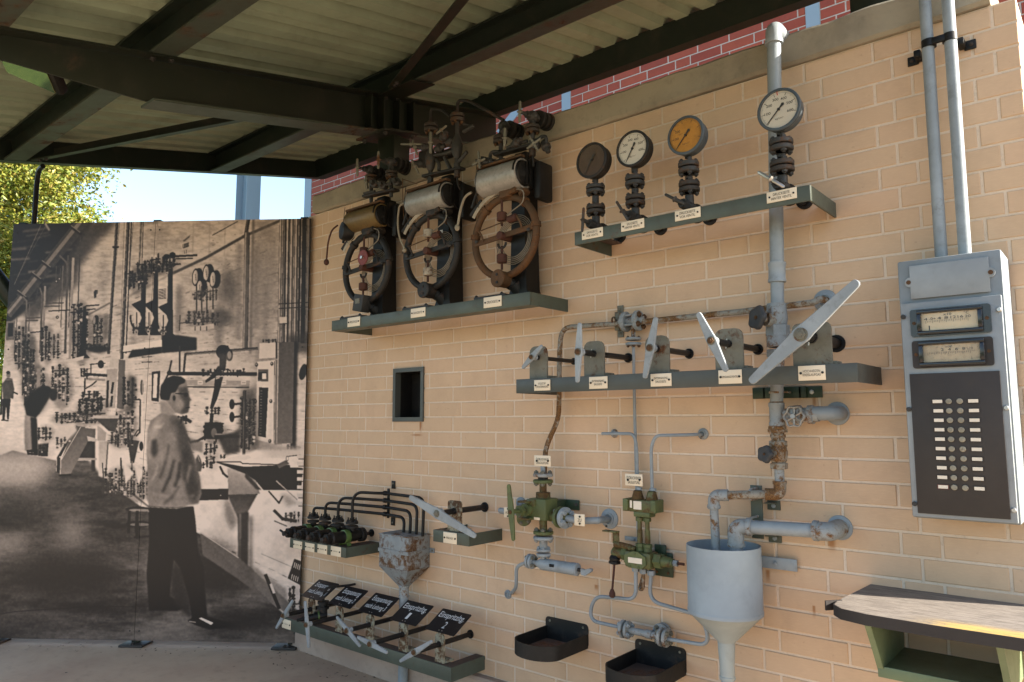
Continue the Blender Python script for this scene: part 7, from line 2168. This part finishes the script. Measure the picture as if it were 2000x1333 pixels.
# ================================================================== green double block valve with loops
hv = thing('oil_valve', 'oily green double valve block with hanging lever between two thin pipes', 'valve', at(1255, 1090, .1))
DH = .085
hz = lambda py, px=1257: at(px, py, DH).z
hX = lambda px, py=1000: at(px, py, DH).x
x0, x1 = hX(1228), hX(1287); xa, xb = hX(1245.5, 965), hX(1273, 965)
b = B().box(((x0 + x1) / 2, -DH, (hz(976) + hz(1000)) / 2), (x1 - x0 - .03, .062, hz(976) - hz(1000)), bev=.006)
part('upper_block', b, 'greenol', hv)
for x in (xa, xb):
    part('boss', B().lathe((x, -DH, hz(977)), EZ, [(.027, 0), (.025, .01), (.0185, .032), (.0185, .036), (.012, .040)], 18), 'greenol', hv)
    part('union_nut', nut(B(), (x, -D2, hz(962)), (x, -D2, hz(953)), .0145), 'bluegrey', hv)
for s, x in ((-1, x0 + .006), (1, x1 - .006)):
    part('side_cap', B().box((x, -DH - .004, hz(987)), (.024, .072, .052), bev=.003), 'green', hv)
part('lower_block', B().box(((hX(1243) + hX(1275)) / 2, -DH, (hz(999) + hz(1009)) / 2), (hX(1275) - hX(1243), .055, hz(998) - hz(1009)), bev=.006), 'green', hv)
tg = part('type_plate', B().box((hX(1253), -DH - .0325, hz(986.5)), (.038, .002, .034)).box((hX(1240.5), -DH - .0325, hz(985)), (.010, .002, .030)), 'labelstrip', hv)
for px in (1249.5, 1264.5):
    x = hX(px, 1035)
    part('link_pipe', B().cyl((x, -DH, hz(1009)), (x, -DH, hz(1066)), .0095, n=12).cyl((x, -DH, hz(1036)), (x, -DH, hz(1060)), .0115, n=12), 'greenol', hv)
    part('union_nut', nut(B(), (x, -DH, hz(1011)), (x, -DH, hz(1019)), .0165), 'green', hv)
    part('union_nut', nut(B(), (x, -DH, hz(1062)), (x, -DH, hz(1070)), .019), 'green', hv)
    part('collar', B().cyl((x, -DH, hz(1070)), (x, -DH, hz(1078)), .018, n=14), 'green', hv)
y0, y1 = hX(1228, 1090), hX(1279, 1090)
b = B().box(((y0 + y1) / 2, -DH, (hz(1077) + hz(1109)) / 2), (y1 - y0, .075, hz(1077) - hz(1109)), bev=.010)
part('valve_block', b, 'greenol', hv)
part('face_plate', B().prism([(-.052, -.012), (-.03, -.032), (.03, -.032), (.052, -.012), (.050, .018), (.012, .036), (-.012, .036), (-.050, .018)], ((y0 + y1) / 2 - .006, -DH - .0376, hz(1093)), EX, EZ, .008), 'green', hv)
part('type_plate', B().box(((y0 + y1) / 2 - .004, -DH - .047, hz(1093)), (.066, .002, .022)), 'labelstrip', hv)
for dx, dz in ((0, .028), (-.024, -.026), (.016, -.026)):
    bolt(((y0 + y1) / 2 - .006 + dx, -DH - .0455, hz(1093) + dz), OUT, .006, .004, hv, 'green')
n0 = V((y0 - .002, -DH, hz(1087)))
part('left_nut', nut(B(), n0, n0 - EX * .026, .028), 'green', hv)
part('end_cap', B().lathe(n0 - EX * .026, -EX, [(.021, 0), (.024, .01), (.027, .03), (.024, .045), (.012, .055)], 18), 'greenol', hv)
jx = n0.x - .060
part('joint', B().lathe((jx, -DH - .012, n0.z - .010), V((0, -.1, -1)), [(.018, 0), (.024, .012), (.022, .022), (.026, .026), (.026, .034), (.012, .038)], 16), 'blackpaint', hv)
lz = hz(1163, 1203)
part('lever_rod', B().cyl((jx, -DH - .016, n0.z - .045), (jx - .004, -DH - .030, lz + .03), .0048, n=10), 'redrust', hv)
part('lever_grip', B().lathe((jx - .004, -DH - .031, lz - .004), EZ, [(.008, 0), (.014, .006), (.0135, .018), (.007, .034), (.005, .036)], 16), 'redrust', hv)
m0 = V((y1 + .001, -DH, hz(1092)))
part('right_nut', nut(B(), m0, m0 + EX * .036, .031), 'green', hv)
part('right_barrel', B().lathe(m0 + EX * .036, EX, [(.023, 0), (.020, .035), (.016, .040), (.016, .048)], 18), 'green', hv)
part('lock_nut', nut(B(), m0 + EX * .084, m0 + EX * .104, .0135), 'bluegrey', hv)
part('set_screw', B().cyl(m0 + EX * .104, m0 + EX * .132, .0055, n=10), 'redrust', hv)
part('bracket', B().box(at(1297, 1103, .012), (.085, .007, .10), bev=.006).box(at(1290, 1078, .02), (.055, .010, .06), bev=.006).box(((y0 + y1) / 2, -.03, hz(1095)), (.06, .06, .04)), 'greendk', hv)
for px, py in ((1283, 1117), (1305, 1120)):
    q = at(px, py, .0158); part('screw', B().cyl(q, q + OUT * .003, .0055, n=12), 'brownrust', hv)
# crank handle at the upper left
h0 = at(1197, 1050, .11); 
part('crank', B().box(at(1193, 1038, .12), (.070, .030, .006), bev=.001).box(at(1203, 1050, .11), (.032, .006, .052), bev=.001).tube([at(1200, 1063, .11), at(1215, 1065, .105), at(1242, 1073, .09)], .013, .02, 8), 'greenol', hv)
for px, py in ((1230, 1071), (1237, 1072)):
    bolt(at(px, py, .115), OUT, .0085, .008, hv, 'greenol')
for px in (1241.8, 1257, 1272):
    x = hX(px, 1116)
    part('union_nut', nut(B(), (x, -DH, hz(1110 + (px - 1241) * .08)), (x, -DH, hz(1119 + (px - 1241) * .1)), .0165), 'bluegrey', hv)
part('short_loop', B().tube([V((hX(1257, 1116), -DH, hz(1117))), at(1256.5, 1152, DH - .01), at(1248, 1152, DH - .035), V((hX(1249, 1116), -DH + .045, hz(1117)))], .0068, .03, 10), 'pipe_rusty', hv)
# looped pipes with flanged tee
lo_ = thing('loop_pipe', 'thin grey pipe loops joined by a rusty flanged tee above the right hand tray', 'pipe', at(1260, 1220, .08))
DL = .085
part('left_loop', B().tube([V((hX(1241.8, 1116), -DH, hz(1117))), at(1242, 1172, DL), at(1160, 1164, DL), at(1150, 1212, DL), at(1222, 1228, DL)], .0080, [.045, .075, .075], 12, 8), 'bluegrey', lo_)
part('right_loop', B().tube([V((hX(1272, 1116), -DH, hz(1118))), at(1268, 1174, DL), at(1372, 1204, DL), at(1388, 1262, DL), at(1300, 1248, DL)], .0080, [.055, .075, .09], 12, 8), 'bluegrey', lo_)
zt = at(1258, 1237, DL)
tA, tB = at(1222, 1229, DL), at(1297, 1246, DL)
zz = (at(1222, 1229, DL).z + at(1297, 1246, DL).z) / 2
RL_ = scl(1222, 1229, DL, 35) / 2
for px, s in ((1217, -1), (1226.5, 1)):
    flange(lo_, (at(px, 1229, DL).x, -DL, zz), EX, RL_, .013, 'bluegrey_rusty', 4, .010, 'bluegrey', s)
for px, s in ((1291.5, -1), (1301.5, 1)):
    flange(lo_, (at(px, 1246, DL).x, -DL, zz), EX, RL_, .014, 'bluegrey_rusty', 4, .010, 'bearing', s)
part('tee', B().cyl((tA.x, -DL, zz), (tB.x, -DL, zz), .0145, n=14).cyl((at(1281, 1238, DL).x, -DL, zz), (at(1281, 1238, DL).x, -.02, zz + .005), .016, n=14).cyl((at(1262, 1236, DL).x, -DL, zz), (at(1274, 1238, DL).x, -DL, zz), .018, n=14), 'bluegrey_rusty', lo_)
xw = at(1281, 1238, DL).x
flange(lo_, (xw, -.045, zz + .004), OUT, RL_, .014, 'bluegrey_rusty', 4, .010, 'bearing', 1)
flange(lo_, (xw + .003, -.026, zz + .004), OUT, RL_, .014, 'bluegrey_rusty', 0)
pn = part('nameplate', B().box(at(1238, 937.7, .095), (at(1254.7, 937, .095).x - at(1221, 937, .095).x, .003, scl(1238, 937, .095, 23)), bev=.0008), 'plate', hv)
text('ÖLDRUCKVENTIL\nSAUGLEITUNG', at(1238, 937.7, .0968), EX, EZ, .072, .034, 'ink', pn)
for dx in (-11.5, 11.5):
    q = at(1238 + dx, 937.7, .0968); part('screw', B().cyl(q, q + OUT * .003, .005, n=10), 'darkrust', pn)

# ================================================================== two black drip trays
M['trayin'] = paint('tray_rusty_floor', (0.11, 0.075, 0.058), 0.6, 0.75, 9, dirt=.35, rustcol=(.19, .085, .045, 1))
M['trayout'] = paint('tray_black_worn', (0.010, 0.009, 0.008), 0.30, 0.55, 10, dirt=.5, dirtcol=(.045, .036, .028, 1), rustcol=(.045, .024, .014, 1))
def tray(label, x0, x1, zf, dep):
    w = x1 - x0; xc = (x0 + x1) / 2
    g = thing('drip_tray', label, 'tray', (xc, -.02, zf), 'drip trays low on the wall')
    t = .004; H = .062
    def outline(k):
        st = dep - w * .36
        pts = [(x0 + k, -.003), (x0 + k, -st)]
        for i in range(1, 20):
            a = PI * i / 20
            pts.append((xc - math.cos(a) * (w / 2 - k), -st - math.sin(a) * (w * .36 - k)))
        return pts + [(x1 - k, -st), (x1 - k, -.003)]
    o, i_ = outline(0), outline(t)
    n = len(o)
    vs = [(x, y, zf) for x, y in o] + [(x, y, zf + H) for x, y in o] + [(x, y, zf + H) for x, y in i_] + [(x, y, zf + t) for x, y in i_]
    fs = []
    for k in range(3):
        for j in range(n - 1):
            fs.append((k * n + j, k * n + j + 1, (k + 1) * n + j + 1, (k + 1) * n + j))
    fs += [(0, n, 2 * n, 3 * n), (n - 1, 4 * n - 1, 3 * n - 1, 2 * n - 1), tuple(range(n - 1, -1, -1))]
    part('rim_wall', B().add(vs, fs), 'trayout', g)
    part('floor_plate', B().add([(x, y, zf + t + .0008) for x, y in i_], [tuple(range(n))]), 'trayin', g)
    bp = part('back_plate', B().prism(roundrect(w + .006, .105, .018), (xc, -.0026, zf + .0525), EX, EZ, .004), 'trayout', g)
    for s in (-1, 1):
        q = V((xc + s * w * .40, -.0066, zf + .088))
        part('screw', B().cyl(q, q + OUT * .003, .0055, n=10), 'bearing', bp)
tray('left black steel drip tray, round fronted, under the green valve with the upright handle', 1.575, 1.812, .418, .30)
tray('right black steel drip tray, round fronted and rustier inside, under the pipe loops', 2.062, 2.296, .405, .31)

# ================================================================== four valve bank, black tubes, hopper
vs_, x0, x1, bz0, bz1 = shelf('valve_shelf', 'short grey green steel shelf carrying four black valves beside the hopper', .242, (566.4, 1053, 1070), (675.8, 1068, 1090.5), 'ts', fl=.09)
for px, py, w, h, t_ in ((581.5, 1064.5, 17, 15, 'ANZEIGE 1'), (605, 1069.5, 18, 16.5, 'ANZEIGE 2'), (629.5, 1073.2, 18.5, 17.5, 'MANOMETER'), (656, 1077.4, 19.5, 19, 'UMGANG 1')):
    plate(px, py, w, h, .2445, t_, vs_, tw=.45, th=.12)
VX = [-.110, .010, .137, .271]
vlab = ['leftmost of four black angle valves on the short shelf, nearest the photo board', 'second black angle valve from the photo board, with green band', 'third black angle valve from the photo board, second from the hopper', 'black angle valve at the right end of the shelf, nearest the hopper']
zax = bz1 + .048
vparts = {}
def anglevalve(i):
    x = VX[i]
    g = thing('angle_valve', vlab[i], 'valve', (x, -.17, bz1), 'black valves on the short shelf')
    a = V((x, -.175, zax))
    part('body', B().lathe((x, -.130, zax), OUT, [(.028, -.045), (.030, -.02), (.034, 0), (.032, .02), (.036, .05), (.037, .055), (.037, .075), (.034, .08), (.033, .14), (.036, .145), (.036, .165), (.030, .172)], 24), 'blackpaint', g)
    nb_ = V((x, -.302, zax))
    part('packing_nut', nut(B(), nb_, nb_ + OUT * .03, .030), 'blackpaint', g)
    part('spindle', B().cyl(nb_ + OUT * .03, nb_ + OUT * .055, .014, n=12), 'darkrust', g)
    ang = (-.3, .2, .5, 1.4)[i]
    u = EX * math.cos(ang) + EZ * math.sin(ang)
    hc = nb_ + OUT * .045
    L = (.050, .026, .024, .018)[i]
    part('tommy_bar', B().sweep([hc - u * L, hc, hc + u * L * .6], .0065, 8).ball(hc, .014, 10), 'darkrust', g)
    part('band', B().lathe((x, -.196, zax), OUT, [(.039, -.016), (.0405, -.015), (.0405, .015), (.039, .016)], 24).box((x + .036, -.196, zax - .046), (.006, .026, .03)).box((x - .036, -.196, zax - .046), (.006, .026, .03)), 'greenband', g)
    c = V((x, -.150, zax))
    part('neck', B().cyl(c, c + EZ * .052, .018, n=14), 'darkrust', g)
    for k, s in ((.050, -1), (.074, 1)):
        f = part('flange', B().cyl(c + EZ * (k - .007), c + EZ * (k + .008), .036, n=22, bev=.003), 'darkrust', g)
        if s > 0:
            for q in range(4):
                an = .5 + q * PI / 2
                p = c + V((math.cos(an) * .024, math.sin(an) * .024, k + .008))
                bolt(p, EZ, .0095, .012, f, 'darkrust')
                part('stud', B().cyl(p + EZ * .010, p + EZ * .022, .0038, n=8), 'darkrust', f)
    w0 = V((x, -.085, zax))
    part('back_flange', B().lathe(w0, V((0, 1, 0)), [(.038, -.012), (.040, -.010), (.040, 0), (.030, .001), (.030, .005), (.040, .006), (.040, .016), (.024, .024), (.010, .034), (.008, .06)], 24), 'darkrust', g)
    part('wall_cap', B().lathe((x, -.003, zax), OUT, [(.022, 0), (.022, .006), (.012, .008), (.010, .03)], 20), 'blackpaint', g)
    return g
for i in range(4): anglevalve(i)
# hopper
HX0, HX1 = .532, .772; HD = .164
hp = thing('hopper', 'square blue grey sheet metal hopper with rust streaks and a funnel bottom', 'hopper', (.652, -.08, .45))
M['hopperpaint'] = paint('hopper_paint', (0.215, 0.235, 0.24), 0.56, 0.6, 11, dirt=.45, rustcol=(.13, .075, .038, 1))
htop = at(797.2, 1051.4, HD).z; hbot = at(797.2, 1116.9, HD).z; hsp = at(795, 1146, HD / 2).z
xc = (HX0 + HX1) / 2; hw = (HX1 - HX0) / 2
part('box', B().box((xc, -HD / 2 - .002, (htop + hbot) / 2), (hw * 2, HD - .006, htop - hbot), bev=.003), 'hopperpaint', hp)
part('lid', B().box((xc, -HD / 2 - .002, htop + .0015), (hw * 2 + .006, HD, .005), bev=.001), 'hopperpaint', hp)
r_ = .022
vs4 = [(xc - hw + .001, -HD + .001, hbot), (xc + hw - .001, -HD + .001, hbot), (xc + hw - .001, -.004, hbot), (xc - hw + .001, -.004, hbot)]
vs5 = [(xc - r_, -HD / 2 - r_, hsp), (xc + r_, -HD / 2 - r_, hsp), (xc + r_, -HD / 2 + r_, hsp), (xc - r_, -HD / 2 + r_, hsp)]
part('funnel', B().add(vs4 + vs5, [(0, 1, 5, 4), (1, 2, 6, 5), (2, 3, 7, 6), (3, 0, 4, 7), (3, 2, 1, 0), (4, 5, 6, 7)]), 'hopperpaint', hp)
pxh = V((xc, -HD / 2, 0))
part('socket', coupling(B(), V((xc, -HD / 2, hsp - .06)), V((xc, -HD / 2, hsp + .004)), .0265), 'bluegrey_rusty', hp)
part('drain', B().cyl((xc, -HD / 2, 0), (xc, -HD / 2, hsp - .055), .0265, n=20), 'bluegrey', hp)
zst = at(797, 1083, HD).z
part('strap', B().box((xc, -HD - .0015, zst), (hw * 2 + .008, .003, .018)).box((xc + hw + .0025, -HD / 2, zst), (.003, HD, .018)).box((xc - hw - .0025, -HD / 2, zst), (.003, HD, .018)), 'hopperpaint', hp)
for s in (-1, 1):
    part('lug', B().box((xc + s * (hw + .018), -.006, zst), (.036, .006, .024)), 'bluegrey', hp)
    bolt((xc + s * (hw + .024), -.009, zst), OUT, .006, .006, hp, 'bearing')
# four black tubes from the valves to the hopper
DT = .055
runs = [
    (0, [(604.5, 1006), (604.5, 991), (640, 990), (735, 1002.5), (783, 1011), (791, 1019), (791.5, 1043)], 'lowest'),
    (1, [(628, 1010), (628, 980), (655, 982), (735, 989), (792, 999), (801.5, 1008), (802.5, 1043)], 'second lowest'),
    (2, [(653, 1014), (653, 968), (690, 968), (735, 976), (800, 986), (812.5, 996), (813, 1044)], 'second highest'),
    (3, [(680.5, 1018), (680.5, 957), (712, 959), (735, 962), (810, 973), (824.5, 980), (825, 1045)], 'highest')]
TZ = {}
for i, pts, w in runs:
    zt = at(735, pts[3][1], DT).z
    x = VX[i]
    xh = xc - hw * .25 + .052 * i
    path = [V((x, -.150, zax + .078)), V((x, -.150, zt + .004)), V((x + .16, -.10, zt + .002)), V((.45, -DT, zt)), V((xh, -DT - .004, zt - .006)), V((xh, -DT - .010, htop - .002))]
    single('black_tube', B().tube(path, .0085, [.075, .10, .05, .05], 12, 8), 'blackpaint', w + ' of four bent black tubes running from the valves to the hopper', 'tube', 'black tubes feeding the hopper')
tcl = thing('tube_clamp', 'upright black strip clamp holding the four black tubes to the wall', 'clamp', at(742, 985, .02))
zz_ = [at(735, p[3][1], DT).z for _, p, _ in runs]
part('strip', B().box((.448, -.030, (zz_[0] + zz_[3]) / 2), (.016, .010, zz_[3] - zz_[0] + .05), bev=.002), 'blackpaint', tcl)
part('ear', B().box((.462, -.006, zz_[3] + .045), (.030, .006, .045), bev=.001), 'blackpaint', tcl)
part('ear', B().box((.462, -.006, zz_[0] - .045), (.030, .006, .045), bev=.001), 'blackpaint', tcl)
for z in (zz_[3] + .053, zz_[0] - .052): bolt((.462, -.009, z), OUT, .006, .005, tcl, 'bearing')
for z in zz_:
    part('saddle', B().lathe((.436, -DT, z), EX, [(.0125, 0), (.014, .003), (.014, .021), (.0125, .024)], 16), 'blackpaint', tcl)

# dark cable valve behind the leftmost low lever
cvp = thing('needle_valve', 'small black valve with a green ring behind the leftmost low lever', 'valve', at(585, 1190, .2))
c0 = V((-.0, -.27, .345))
part('body', B().lathe(V((.07, -.20, .315)), V((-.55, -.8, -.12)), [(.020, -.03), (.026, 0), (.026, .04), (.020, .045), (.020, .07), (.012, .08), (.008, .14)], 16), 'blackpaint', cvp)
part('ring', B().lathe(V((.07, -.20, .315)), V((-.55, -.8, -.12)), [(.0275, .010), (.029, .011), (.029, .019), (.0275, .020)], 18), 'greenband', cvp)
part('riser', B().lathe(V((.07, -.19, .30)), EZ, [(.024, 0), (.024, .05), (.034, .052), (.034, .066), (.024, .068), (.024, .078), (.034, .08), (.034, .094), (.012, .096)], 18), 'darkrust', cvp)
part('stay', B().tube([V((.07, -.19, .39)), V((.07, -.19, .47)), V((.13, -.05, .47)), V((.13, -.01, .47))], .007, .04, 8), 'darkrust', cvp)

# ================================================================== wooden shelf table at the right edge
M['wood'] = NT('weathered_board').m
def wood_mat():
    t = NT('weathered_plywood')
    co = t.coord('Object', (1, 7, 1), rnd=False); co2 = t.coord('Object', rnd=False)
    n1 = t.noise(co, 16, 6, .75, .6); n2 = t.noise(t.coord('Object', (1, 22, 1), rnd=False), 9, 5, .75, 1.2); n3 = t.noise(co2, 3.4, 4, .6)
    c = t.mix(t.ramp(n1, .35, .65), (.095, .078, .066, 1), (.215, .185, .155, 1))
    c = t.mix(t.math('MULTIPLY', t.ramp(n2, .5, .68), .6), c, (.10, .08, .065, 1))
    # worn yellow paint along the front edge
    sx = t.n('ShaderNodeSeparateXYZ'); t.l(co2, sx.inputs[0])
    m1 = t.math('MULTIPLY', t.ramp(sx.outputs[0], -.12, .06), t.ramp(sx.outputs[1], -.12, -.19))
    m2 = t.math('MULTIPLY', m1, t.ramp(t.math('ADD', t.math('MULTIPLY', n1, .6), t.math('MULTIPLY', n3, .4)), .40, .50))
    c = t.mix(t.math('MULTIPLY', m2, .8), c, (.42, .27, .05, 1))
    t.l(c, t.b.inputs['Base Color']); t.b.inputs['Roughness'].default_value = .8
    t.bump(t.math('ADD', n1, n2), .35, .003)
    return t.m
M['wood'] = wood_mat()
M['edge'] = paint('dark_edge_band', (0.030, 0.025, 0.023), .12, .6, 8, dirt=.4)
tb_ = thing('wall_desk', 'weathered wooden wall desk with yellow paint traces over a pale green open box', 'desk', (3.32, -.22, .66))
TZ_ = .868
out = [(3.02, -.004), (4.15, -.004), (4.15, -.30), (3.95, -.37), (3.72, -.418), (3.50, -.444), (3.30, -.452), (3.12, -.447), (3.045, -.425), (3.012, -.385), (3.005, -.314)]
part('top', B().prism([(x - 3.32, y + .22) for x, y in out], (3.32, -.22, TZ_ - .030), EX, V((0, 1, 0)), .030), 'wood', tb_)
eb = B()
front = out[2:]
n = len(front)
vs = []
for (x, y) in front:
    d_ = V((x - 3.5, y + .05, 0)).normalized() * .0035
    vs += [(x + d_.x, y + d_.y, TZ_ - .032), (x + d_.x, y + d_.y, TZ_ + .0012), (x + d_.x * .05, y + d_.y * .05, TZ_ + .0012), (x + d_.x * .05, y + d_.y * .05, TZ_ - .032)]
fs = []
for i in range(n - 1):
    for j in range(4):
        fs.append((i * 4 + j, i * 4 + (j + 1) % 4, (i + 1) * 4 + (j + 1) % 4, (i + 1) * 4 + j))
fs += [(3, 2, 1, 0), tuple((n - 1) * 4 + j for j in range(4))]
part('edge_strip', eb.add(vs, fs), 'edge', tb_)
part('lifted_strip_end', B().box((2.996, -.34, TZ_ - .012), (.006, .06, .030), (V((.8, -.6, 0)), V((.6, .8, 0)), EZ)), 'edge', tb_)
def side(x, th=.018):
    # trapezoid cheek, deeper at the top
    part('cheek', B().prism([(.004, TZ_ - .031), (.004, .655), (.27, .655), (.33, .74), (.405, TZ_ - .031)][::-1], (x, 0, 0), OUT, EZ, th), 'box_green', tb_)
side(3.118); side(3.455)
part('box_floor', B().box((3.2775, -.137, .664), (.335, .266, .018)), 'box_green', tb_)
part('front_lip', B().box((3.2775, -.274, .660), (.353, .012, .034), bev=.002), 'box_green', tb_)
